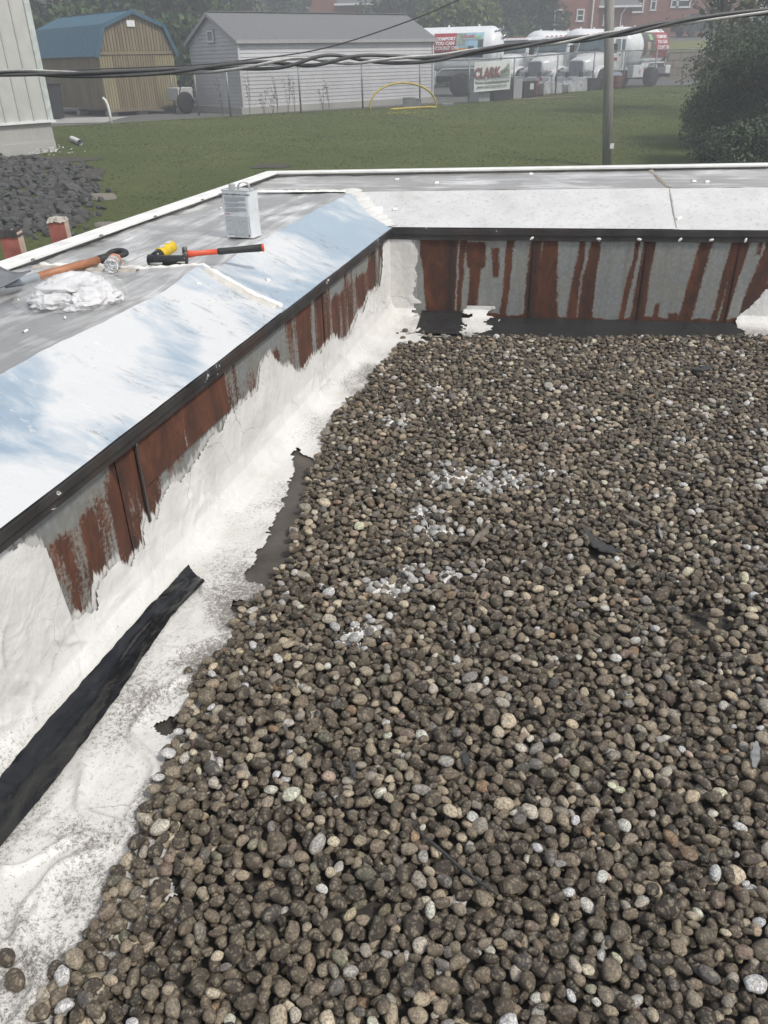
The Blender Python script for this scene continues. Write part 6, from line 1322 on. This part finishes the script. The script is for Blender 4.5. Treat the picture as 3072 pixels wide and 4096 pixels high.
tw = spline([at(x, y, 9.5) for x, y in ((-200, 296), (700, 264), (1000, 238), (1300, 192), (1640, 82), (1900, -30), (2200, -160))], 8); tag(MB().tube(tw, .0065, 6).build('service_wire', M_CABL, None, True), 'thin dark wire rising across the pale shed roof', 'wire')
# ------------------------------------------------------------------ rocks below the metal building
M_ROCK = None
t = NT('dark_riprap_stone'); v = t.coord(); oi_ = t.n.new('ShaderNodeObjectInfo'); n1 = t.noise(2.2, 6, .65, v)
M_ROCK = t.set(base=t.mix(t.math('MULTIPLY', oi_.outputs['Random'], .75), t.ramp(n1, [(.3, (.026, .027, .027)), (.7, (.068, .068, .067))]), t.ramp(n1, [(.3, (.055, .054, .052)), (.7, (.13, .127, .12))])), rough=.85, normal=t.bump(n1, .4, .1))
rk = [stone_mesh('riprap_rock', 2, 60 + k, 1, random.uniform(.6, .9), random.uniform(.45, .75), .25, 9, 1.0) for k in range(12)]
for m_ in rk: m_.materials.append(M_ROCK)
rq = random.Random(9); placed = []
RC = [(-30, 640), (160, 640), (300, 680), (370, 780), (345, 880), (300, 925), (-30, 960)]
poly = np.array(RC, float); rocks = []
for k in range(5200):
    px, py = rq.uniform(-30, 380), 640 + 320 * rq.random() ** .8
    if not in_poly(np.array(px), np.array(py), poly): continue
    d = pix(px, py); lo, hi = 4.0, 40.0; p = None            # march the ray to the ground
    for i in range(60):
        Y = 9 + i * .35; q = Vector((0, 0, CAM_H)) + d * (Y / d.y)
        if q.z < gz(q.x, q.y): p = q; break
    if p is None: continue
    s = rq.uniform(.09, .19) * (1.25 if rq.random() < .15 else 1)
    if any((p.x - o.x) ** 2 + (p.y - o.y) ** 2 < (.78 * (s + so)) ** 2 for o, so in rocks): continue
    rocks.append((Vector((p.x, p.y, gz(p.x, p.y) + s * .22)), s))
for k, (p, s) in enumerate(rocks[:300]):
    o = bpy.data.objects.new('riprap_rock', rk[k % 12]); col.objects.link(o); o.location = p; o.rotation_euler = (rq.gauss(0, .4), rq.gauss(0, .4), rq.uniform(0, 6.28)); o.scale = (s, s, s)
    tag(o, ('big' if s > .165 else 'middling' if s > .125 else 'small') + ' ' + ('flat' if k % 3 == 0 else 'jagged' if k % 3 == 1 else 'blocky') + ' dark rock in the rip-rap heap, ' + ('upper' if p.y > 19.5 else 'middle' if p.y > 16.5 else 'lower') + ' part, ' + ('left' if p.x < -.42 * p.y else 'right') + ' side', 'rock', 'rip-rap rocks below the metal building')
under = [(x + rq.gauss(0, .2), y + rq.gauss(0, .2)) for (x, y) in [(p.x, p.y) for p, s in rocks] for _ in range(4)]
rc_ = bpy.data.collections.new('rubble_shapes')
for k in range(12): o = bpy.data.objects.new('rubble_shape_%02d' % k, rk[k]); rc_.objects.link(o)
if under:
    rb = gn_scatter('rock_rubble', [(x, y, gz(x, y) + .02) for x, y in under], [(rq.uniform(-1, 1), rq.uniform(-1, 1), rq.uniform(0, 6)) for _ in under], [rq.uniform(.05, .14) for _ in under], [rq.randrange(12) for _ in under], [(0, 0, 0)] * len(under), rc_); tag(rb, 'small dark rubble between the rip-rap rocks', 'rubble', None, 'stuff')
def ground_at(px, py):
    d = pix(px, py)
    for i in range(300):
        Y = 9 + i * .15; q = Vector((0, 0, CAM_H)) + d * (Y / d.y)
        if q.z < gz(q.x, q.y): return Vector((q.x, q.y, gz(q.x, q.y)))
p = ground_at(405, 795); o = bpy.data.objects.new('flat_rock', stone_mesh('flat_rock', 2, 99, 1, .7, .4, .2, 6, 1.0)); o.data.materials.append(simple('tan_stone', (.17, .155, .13), .9)); col.objects.link(o); o.location = p; o.scale = (.34, .34, .34); tag(o, 'flat tan rock lying on grass beside the rip-rap', 'rock')
p = ground_at(420, 905); o = bpy.data.objects.new('flat_rock', o.data); col.objects.link(o); o.location = p; o.scale = (.24, .24, .2); tag(o, 'small tan rock below the flat rock at the heap edge', 'rock')
# bare soil patches and small flowers
def patch(px, py, rx, ry, m, name):
    c = ground_at(px, py); V = [Vector((c.x, c.y, c.z + .02))]; n_ = 26
    for k in range(n_):
        a = 2 * math.pi * k / n_; f_ = 1 + .5 * fbm((math.cos(a) * 1.5, math.sin(a) * 1.5, px)); x, y = c.x + rx * f_ * math.cos(a), c.y + ry * f_ * math.sin(a); V.append(Vector((x, y, gz(x, y) + .015)))
    o = mesh_obj(name, V, [(0, k + 1, (k + 1) % n_ + 1) for k in range(n_)], m, None, True); tag(o, kind='structure')
M_SOIL = simple('dark_soil', (.055, .047, .036), .95, 0, .4, 6, .6, 20)
patch(1080, 668, .55, .35, M_SOIL, 'soil_patch'); patch(235, 640, 1.0, .55, M_SOIL, 'soil_patch'); patch(2130, 395, 2.2, .35, simple('dry_grass', (.15, .125, .075), .95, 0, .3, 5, .5, 30), 'dry_grass'); patch(330, 700, .5, .9, M_SOIL, 'soil_patch')
fl = MB()
for k in range(170):
    a = rq.gauss(0, 1); px, py = (rq.gauss(1610, 60), rq.gauss(460, 8)) if k > 60 else (rq.gauss(190, 55), rq.gauss(614, 7)); p = ground_at(px, py)
    if p: (fl.lathe([(.004, 0), (.028, .004), (.012, .012)], 6, Matrix.Translation(p + Vector((0, 0, rq.uniform(.05, .12))))) if k > 60 else None)
tag(fl.build('yellow_flowers', simple('yellow_petals', (.42, .36, .05), .7), None), 'scatter of tiny yellow flowers in the grass below the hose', 'flowers', None, 'stuff')
fl = MB()
for k in range(70):
    p = ground_at(rq.gauss(190, 60), rq.gauss(616, 7))
    if p: fl.lathe([(.004, 0), (.026, .004), (.012, .012)], 6, Matrix.Translation(p + Vector((0, 0, rq.uniform(.05, .15)))))
tag(fl.build('white_flowers', M_WHT, None), 'tiny white flowers along the concrete base of the metal building', 'flowers', None, 'stuff')

# ------------------------------------------------------------------ trees
def m_leaf(name, a, b):
    t = NT(name); f_ = t.attr('lf'); n1 = t.noise(.6, 3, .6, t.coord()); c = t.ramp(t.math('ADD', t.math('MULTIPLY', f_, .7), t.math('MULTIPLY', n1, .35)), [(.2, a), (.8, b)])
    return t.set(base=c, rough=.75, spec=.25)
M_BARK = simple('bark', (.065, .055, .045), .95, 0, .4, 8, .6, 20)
def leaves(pts, size, seed, asp=1.6, droop=0.0):
    g = np.random.default_rng(seed); n = len(pts); P = np.asarray(pts); d = g.normal(size=(n, 3)); d[:, 2] -= droop; d /= np.linalg.norm(d, axis=1)[:, None]; e = np.cross(d, g.normal(size=(n, 3))); e /= np.linalg.norm(e, axis=1)[:, None] + 1e-9; s = (size * g.uniform(.6, 1.3, n))[:, None]
    V = np.stack([P, P + d * s * asp * .5 + e * s * .5, P + d * s * asp, P + d * s * asp * .5 - e * s * .5], 1).reshape(-1, 3)
    return V, [(4 * k, 4 * k + 1, 4 * k + 2, 4 * k + 3) for k in range(n)], np.repeat(g.uniform(0, 1, n), 4)
def tree(px, Y, ytop, rw, m, label, n, lsize, name='tree', base=None, low=.28, cat='tree', group='trees behind the yard', seed=0, clumps=26, trunk=None, droop=0.0, asp=1.6):
    g = random.Random(seed + int(px)); top = at(px, ytop, Y); b = Vector((top.x, Y, gz(top.x, Y))) if base is None else base; h = top.z - b.z
    E_ = empty(name, b, 0, label, cat, group); tr_ = trunk or .035 * h
    MB().tube([b - Vector((0, 0, .2)), b + Vector((.1, 0, h * .35)), b + Vector((g.uniform(-.3, .3), 0, h * .7)), b + Vector((g.uniform(-.4, .4), .1, h * .93))], [tr_, tr_ * .8, tr_ * .5, tr_ * .12], 8).build('trunk', M_BARK, E_, True)
    pts = []; cs = []
    for k in range(clumps):
        a = g.uniform(0, 6.28); zf_ = low + (1 - low) * g.random() ** .9; rr = rw * math.sqrt(g.random()) * (1.05 - abs((zf_ - low) / (1 - low) - .38) * .95); c = b + Vector((rr * math.cos(a), rr * math.sin(a), h * zf_ * .96)); cs.append((c, g.uniform(.22, .46) * rw * (1.15 - .5 * (zf_ - low) / (1 - low))))
    lb = MB()
    for c, r_ in cs[::2]: q = b + Vector((0, 0, max(h * .2, (c.z - b.z) * .62))); lb.tube([q, q.lerp(c, .5) + Vector((0, 0, -.1)), c], [tr_ * .35, tr_ * .2, tr_ * .06], 5)
    lb.build('limbs', M_BARK, E_, True)
    for c, r_ in cs:
        for _ in range(n // clumps):
            d = Vector((g.gauss(0, 1), g.gauss(0, 1), g.gauss(0, .72))); d = d.normalized() * (r_ * g.random() ** .42); pts.append(c + d)
    V, F_, lf = leaves(pts, lsize, seed + 3, asp, droop); o = mesh_obj('crown', V, F_, m, E_); fattr(o, 'lf', lf); return E_
L_DK = m_leaf('dark_foliage', (.024, .048, .019), (.074, .118, .042)); L_MD = m_leaf('mid_foliage', (.032, .060, .022), (.090, .132, .046)); L_BR = m_leaf('bright_foliage', (.060, .085, .022), (.135, .165, .055)); L_EV = m_leaf('evergreen_foliage', (.032, .05, .034), (.085, .11, .062))
for k, (px, Y, yt, rw, m, lab, n) in enumerate([
    (60, 58, -330, 4.2, L_DK, 'dark tree behind the pale metal building and barn roof', 5200), (250, 55, -300, 4.0, L_DK, 'dark tree rising directly behind the barn roof', 5200), (430, 62, -340, 4.4, L_DK, 'tall dark tree behind the barn ridge', 5200), (610, 58, -260, 3.8, L_MD, 'mid green tree behind the right side of the barn', 5200), (740, 60, -220, 3.6, L_MD, 'mid green tree between the barn and the pale shed', 4600),
    (345, 48, 40, 2.4, L_DK, 'low dark tree close behind the barn shed', 3200), (690, 49, 70, 2.2, L_DK, 'low dark tree filling the gap left of the pale shed', 3200), (880, 75, -170, 3.2, L_MD, 'leafy tree left of the far brick house', 3600),
    (1110, 96, -60, 3.6, L_DK, 'dark conifer far behind the shed ridge', 3000), (1250, 100, -120, 4.2, L_BR, 'sunny green tree far behind the shed ridge', 3400), (1680, 84, -260, 4.4, L_DK, 'dark tree behind the right end of the shed roof', 4600), (1850, 66, 2, 4.0, L_BR, 'bright green bushy tree behind the side on truck', 6400), (1780, 70, 12, 2.6, L_BR, 'smaller bright green tree beside the bushy one', 3600),
    (1960, 82, -330, 5.0, L_DK, 'tall dark tree behind the bright green tree', 5600), (2120, 78, -300, 4.8, L_DK, 'tall dark tree left of the brick building', 5600), (2200, 76, -60, 2.6, L_DK, 'dark shrub tree against the brick building corner', 3400)]):
    tree(px, Y, yt, rw, m, lab, n, .26, seed=k * 7 + 1, low=.12)
for k, px in enumerate((-40, 380, 800, 1180, 1560, 1900, 2260)):
    tree(px, 118 + 3 * (k % 3), -420, 9.5, L_DK, ['far dark tree behind the metal building', 'far dark tree seen above the barn ridge', 'far dark tree left of the brick house', 'far dark tree beyond the white house', 'far dark tree right of the grey roofed house', 'far dark tree beyond the bright green tree', 'far dark tree behind the tall brick building'][k], 7000, .55, seed=500 + k, low=.04, group='far tree line', clumps=44)
# trees and evergreen growth on the right
tree(2960, 34, -420, 2.6, m_leaf('thin_olive_foliage', (.035, .045, .022), (.095, .105, .05)), 'tall thin leaved tree standing at the right edge', 2200, .16, seed=201, low=.40, trunk=.17, group='growth on the right', clumps=30)
tree(2900, 50, -260, 3.0, m_leaf('sparse_brown_foliage', (.055, .050, .030), (.12, .10, .06)), 'sparse brownish tree in front of the parked cars', 900, .16, seed=205, low=.45, trunk=.12, group='growth on the right', clumps=30)
for k, (px, py0, Y, yt, rw, n, lab) in enumerate([(3010, 640, 22, 215, 1.15, 14000, 'large drooping evergreen shrub in the middle of the right growth'), (3160, 640, 20.5, 150, 1.8, 15000, 'tall dark evergreen shrub at the right edge'), (3040, 620, 25, 190, 1.6, 12000, 'evergreen shrub behind the two nearer ones'), (3120, 560, 25, 40, 2.2, 9000, 'dark evergreen crown cut by the right edge'), (2890, 600, 26, 330, .75, 7000, 'smaller evergreen shrub at the left of the right growth'), (3110, 700, 17.5, 470, 1.15, 9000, 'low dark evergreen shrub just beyond the far parapet')]):
    tree(px, Y, yt, rw, L_EV if k % 2 else m_leaf('evergreen_green_%d' % k, (.040, .062, .034), (.10, .135, .07)), lab, int(n * 2.2), .042, 'evergreen_shrub', None, .02, 'shrub', 'growth on the right', 300 + k * 5, 40, .07, .5, 2.2)
M_TWIG = simple('bare_twig', (.20, .17, .125), .85)
for k, pxs in enumerate(([(2830, 370), (2840, 310), (2900, 265), (2965, 243), (3060, 250)], [(2855, 250), (2830, 240), (2810, 285)], [(2940, 520), (2965, 480), (2950, 560)], [(2700, 330), (2760, 300), (2820, 260)])):
    P = spline([at(x, y, 20.6 - .3 * k) for x, y in pxs], 6); tag(MB().tube(P, [.016 * (1 - .7 * i / (len(P) - 1)) for i in range(len(P))], 5).build('bare_branch', M_TWIG, None, True), ['long pale bare branch curving through the evergreen', 'short pale bare branch above the long one', 'small bare twig low in the evergreen', 'thin bare branch reaching left from the evergreen'][k], 'branch', 'bare branches in the evergreen')

# ------------------------------------------------------------------ brick buildings beyond
def m_brick():
    t = NT('red_brick'); b = t.n.new('ShaderNodeTexBrick'); b.inputs['Scale'].default_value = 4.0; b.inputs['Color1'].default_value = (.20, .075, .055, 1); b.inputs['Color2'].default_value = (.26, .105, .08, 1); b.inputs['Mortar'].default_value = (.30, .25, .22, 1); b.inputs['Mortar Size'].default_value = .012
    tc = t.n.new('ShaderNodeTexCoord'); mp = t.n.new('ShaderNodeMapping'); mp.inputs['Rotation'].default_value = (R(90), 0, 0); t.l.new(tc.outputs['Object'], mp.inputs[0]); t.l.new(mp.outputs[0], b.inputs['Vector'])
    return t.set(base=t.mix(.25, b.outputs[0], t.ramp(t.noise(.5, 4), [(.3, (.14, .06, .045)), (.7, (.26, .11, .08))])), rough=.9)
M_BRK = m_brick()
def house(x0, x1, ytop, Y, depth, label, wins, roof=None, ybot=160, name='brick_building'):
    a, b = at(x0, 120, Y), at(x1, 120, Y); z1 = at((x0 + x1) / 2, ytop, Y).z; z0 = gz((a.x + b.x) / 2, Y) - .5
    E_ = empty(name, ((a.x + b.x) / 2, Y, z0), 0, label, 'building')
    MB().box(((a.x + b.x) / 2, Y + depth / 2, (z0 + z1) / 2), (b.x - a.x, depth, z1 - z0)).build('wall', M_BRK, E_)
    for (wx, wy0, wy1, ww) in wins:
        c0, c1 = at(wx - ww / 2, wy0, Y), at(wx + ww / 2, wy1, Y); cx, cz_ = (c0.x + c1.x) / 2, (c0.z + c1.z) / 2; w_, h_ = c1.x - c0.x, c0.z - c1.z
        wm = MB()
        for (dx, dz, sw_, sh_) in ((0, h_ / 2, w_ + .14, .10), (0, -h_ / 2, w_ + .2, .12), (w_ / 2, 0, .10, h_), (-w_ / 2, 0, .10, h_), (0, 0, w_, .07)): wm.box((cx + dx, Y - .04, cz_ + dz), (sw_, .10, sh_))
        wo = wm.build('window', M_WHT, E_); MB().box((cx, Y - .012, cz_ + h_ / 4), (w_, .02, h_ / 2 - .04)).build('pane', M_GLASS, wo); MB().box((cx, Y - .010, cz_ - h_ / 4), (w_, .02, h_ / 2 - .04)).build('pane', M_GLASS, wo)
    return E_, a, b, z0, z1
E1, a, b, z0, z1 = house(2225, 2390, -330, 74, 9, 'tall red brick building behind the trucks with white windows', [(2234, 40, 98, 26), (2321, 39, 84, 22), (2321, -90, -40, 22), (2234, -90, -40, 22)])
MB().tube([(at(2376, 0, 73.8).x, 73.85, z0), (at(2376, 0, 73.8).x, 73.85, z1)], .06, 8).build('downspout', M_WHT, E1)
E2, a, b, z0, z1 = house(2391, 2520, 30, 74.4, 8, 'brick wing with grey roof and white gutter beside the tall brick building', [(2420, 60, 100, 8)])
MB().prism([(a.x - .1, 74.0, z1 + .06), (b.x + .5, 74.0, z1 + .06), (b.x - .4, 77.5, z1 + 3.4), (a.x + .4, 77.5, z1 + 3.4)], (0, .12, .05)).build('roof', M_SHG, E2); MB().box(((a.x + b.x) / 2 + .2, 73.92, z1 + .05), (b.x - a.x + .8, .16, .14)).build('gutter', M_WHT, E2); MB().tube([(at(2492, 0, 74.3).x, 74.3, z0), (at(2492, 0, 74.3).x, 74.3, z1 - .5), (at(2505, 0, 74.3).x, 74.0, z1)], .05, 8).build('downspout', M_WHT, E2)
E3, a, b, z0, z1 = house(2521, 2990, -330, 79, 9, 'wide red brick building behind the parked cars at right', [(2549, -20, 48, 40), (2735, -25, 28, 44), (2700, -25, 28, 18), (2615, -30, 40, 10), (2870, -40, 20, 30)])
house(770, 985, -300, 84, 8, 'red brick house above the left end of the shed roof', [(882, -60, 40, 40), (925, -60, 28, 34), (820, -60, 20, 20)])
E5, a, b, z0, z1 = house(1245, 1590, 22, 86, 8, 'brick house with grey roof and white gutter above the shed ridge', [(1470, 30, 52, 30)])
MB().prism([(at(1345, 0, 86).x, 85.6, z1 + .1), (b.x + .3, 85.6, z1 + .1), (b.x - .6, 90, z1 + 4.2), (at(1370, 0, 86).x, 90, z1 + 4.2)], (0, .15, .05)).build('roof', M_SHG, E5); MB().box(((at(1345, 0, 86).x + b.x) / 2 + .1, 85.5, z1 + .08), (b.x - at(1345, 0, 86).x + .6, .18, .16)).build('gutter', M_WHT, E5); p = at(1246, 0, 86); MB().box(((p.x + at(1344, 0, 86).x) / 2, 88, z1 + 3), (at(1344, 0, 86).x - p.x, 4, 6)).build('tall_wall', M_BRK, E5)
p = at(1035, 30, 97); gh = empty('white_house', (p.x, p.y, 0), 0, 'small white gabled house far behind the shed ridge', 'house'); zt = at(1035, 22, 97).z
MB().prism([(p.x - 1.6, 97, -.5), (p.x + 1.6, 97, -.5), (p.x + 1.6, 97, zt), (p.x, 97, zt + 1.3), (p.x - 1.6, 97, zt)], (0, 6, 0)).build('wall', M_WHT, gh); MB().box((p.x, 96.97, zt - .1), (.7, .06, .8)).build('window', M_GLASS, gh)
for sg in (1, -1): MB().prism([(p.x, 96.7, zt + 1.36), (p.x + sg * 1.9, 96.7, zt - .2), (p.x + sg * 1.9, 96.7, zt - .05), (p.x, 96.7, zt + 1.52)], (0, 6.6, 0)).build('roof', M_SHG, gh)
# tan retaining wall with a grass strip
a, b = at(2668, 250, 63), at(2800, 250, 63); zt = at(2730, 212, 63).z; rw_ = empty('retaining_wall', ((a.x + b.x) / 2, 63, -.3), 0, 'tan block retaining wall at the right end of the yard', 'wall')
for r_ in range(4):
    for k in range(9): x = a.x + (b.x - a.x + 5) * (k + (.5 if r_ % 2 else 0)) / 9; MB().box((x, 63.1, -.3 + (zt + .3) * (r_ + .5) / 4), ((b.x - a.x + 5) / 9 - .03, .5, (zt + .3) / 4 - .025), None, .015).build('block', simple('tan_block', (.27, .225, .18), .9, 0, .2, 3) if (r_, k) == (0, 0) else bpy.data.materials['tan_block'], rw_)
V, F_ = grid(lambda x, q: Vector((x, 63.3 + q * 10, zt + .05 + (gz(x, 73.3) + .04 - zt - .05) * q)), np.linspace(a.x, b.x + 5, 12), np.linspace(0, 1, 6)); o = mesh_obj('bank', V, [f[::-1] for f in F_], simple('yellow_green_grass', (.15, .16, .05), .95, 0, .3, 2), None, True); tag(o, kind='structure')
# parked cars on the road
def car(px, py, Y, yaw, label, c):
    p = at(px, py, Y); p.z = gz(p.x, Y) + .055; T = empty('parked_car', p, yaw, label, 'car', 'cars parked on the far road'); M = simple('car_paint_' + label.split()[0], c, .25, .3, .05)
    sec = [(-2.2, .35), (-2.25, .75), (-2.0, .98), (-1.35, 1.05), (-.85, 1.55), (.75, 1.58), (1.35, 1.05), (2.05, .92), (2.2, .70), (2.2, .35)]
    V, F_ = loft([[Vector((x, y * (1 if z < 1.1 else .84), z)) for x, z in sec] for y in (-.88, -.82, .82, .88)]); MB().add(V, F_).build('body', M, T, False, True)
    for sg in (1, -1):
        MB().prism([(-1.2, sg * .80, 1.08), (1.15, sg * .80, 1.08), (.65, sg * .745, 1.48), (-.78, sg * .745, 1.48)], (0, sg * .03, 0)).build('side_window', M_WIN, T, False, True)
        for x in (-1.35, 1.35):
            Mw = frame((x, sg * .80, .34), (1, 0, 0), (0, sg, 0)); wo = MB().lathe([(.2, -.1), (.33, -.1), (.35, 0), (.33, .1), (.2, .1)], 18, Mw).build('wheel', M_TYRE, T, True, True); ro = MB().lathe([(.21, .07), (.18, .09), (.01, .10)], 14, Mw).build('rim', M_CHR, None, True); ro.parent = wo
    MB().prism([(1.30, -.7, 1.08), (1.30, .7, 1.08), (.80, .66, 1.52), (.80, -.66, 1.52)], (.03, 0, .02)).build('windscreen', M_WIN, T, False, True)
    for sg in (1, -1): MB().box((2.16, sg * .62, .72), (.1, .32, .14), None, .03).build('headlight', M_LAMP, T, False, True)
car(2795, 150, 76, R(195), 'dark green car parked on the far road behind the evergreen', (.03, .04, .035)); car(2905, 140, 82, R(185), 'silver car partly hidden behind the dark green car', (.40, .42, .43)); car(3010, 145, 80, R(170), 'pale blue car seen through the branches at right', (.25, .32, .36))

# ------------------------------------------------------------------ haze volume added to imitate a fogged lens
t = NT('lens_fog_haze'); t.n.remove(t.b); pv = t.n.new('ShaderNodeVolumePrincipled'); pv.inputs['Color'].default_value = (.93, .96, 1, 1); pv.inputs['Density'].default_value = HAZE; pv.inputs['Anisotropy'].default_value = .25
t.l.new(pv.outputs[0], t.n['Material Output'].inputs['Volume'])
hz = MB().box((0, 75, 8.5), (330, 230, 24.4)).build('haze', t.m, None); tag(hz, 'thin pale haze volume added over the yard to imitate lens fog', 'haze', None, 'stuff')
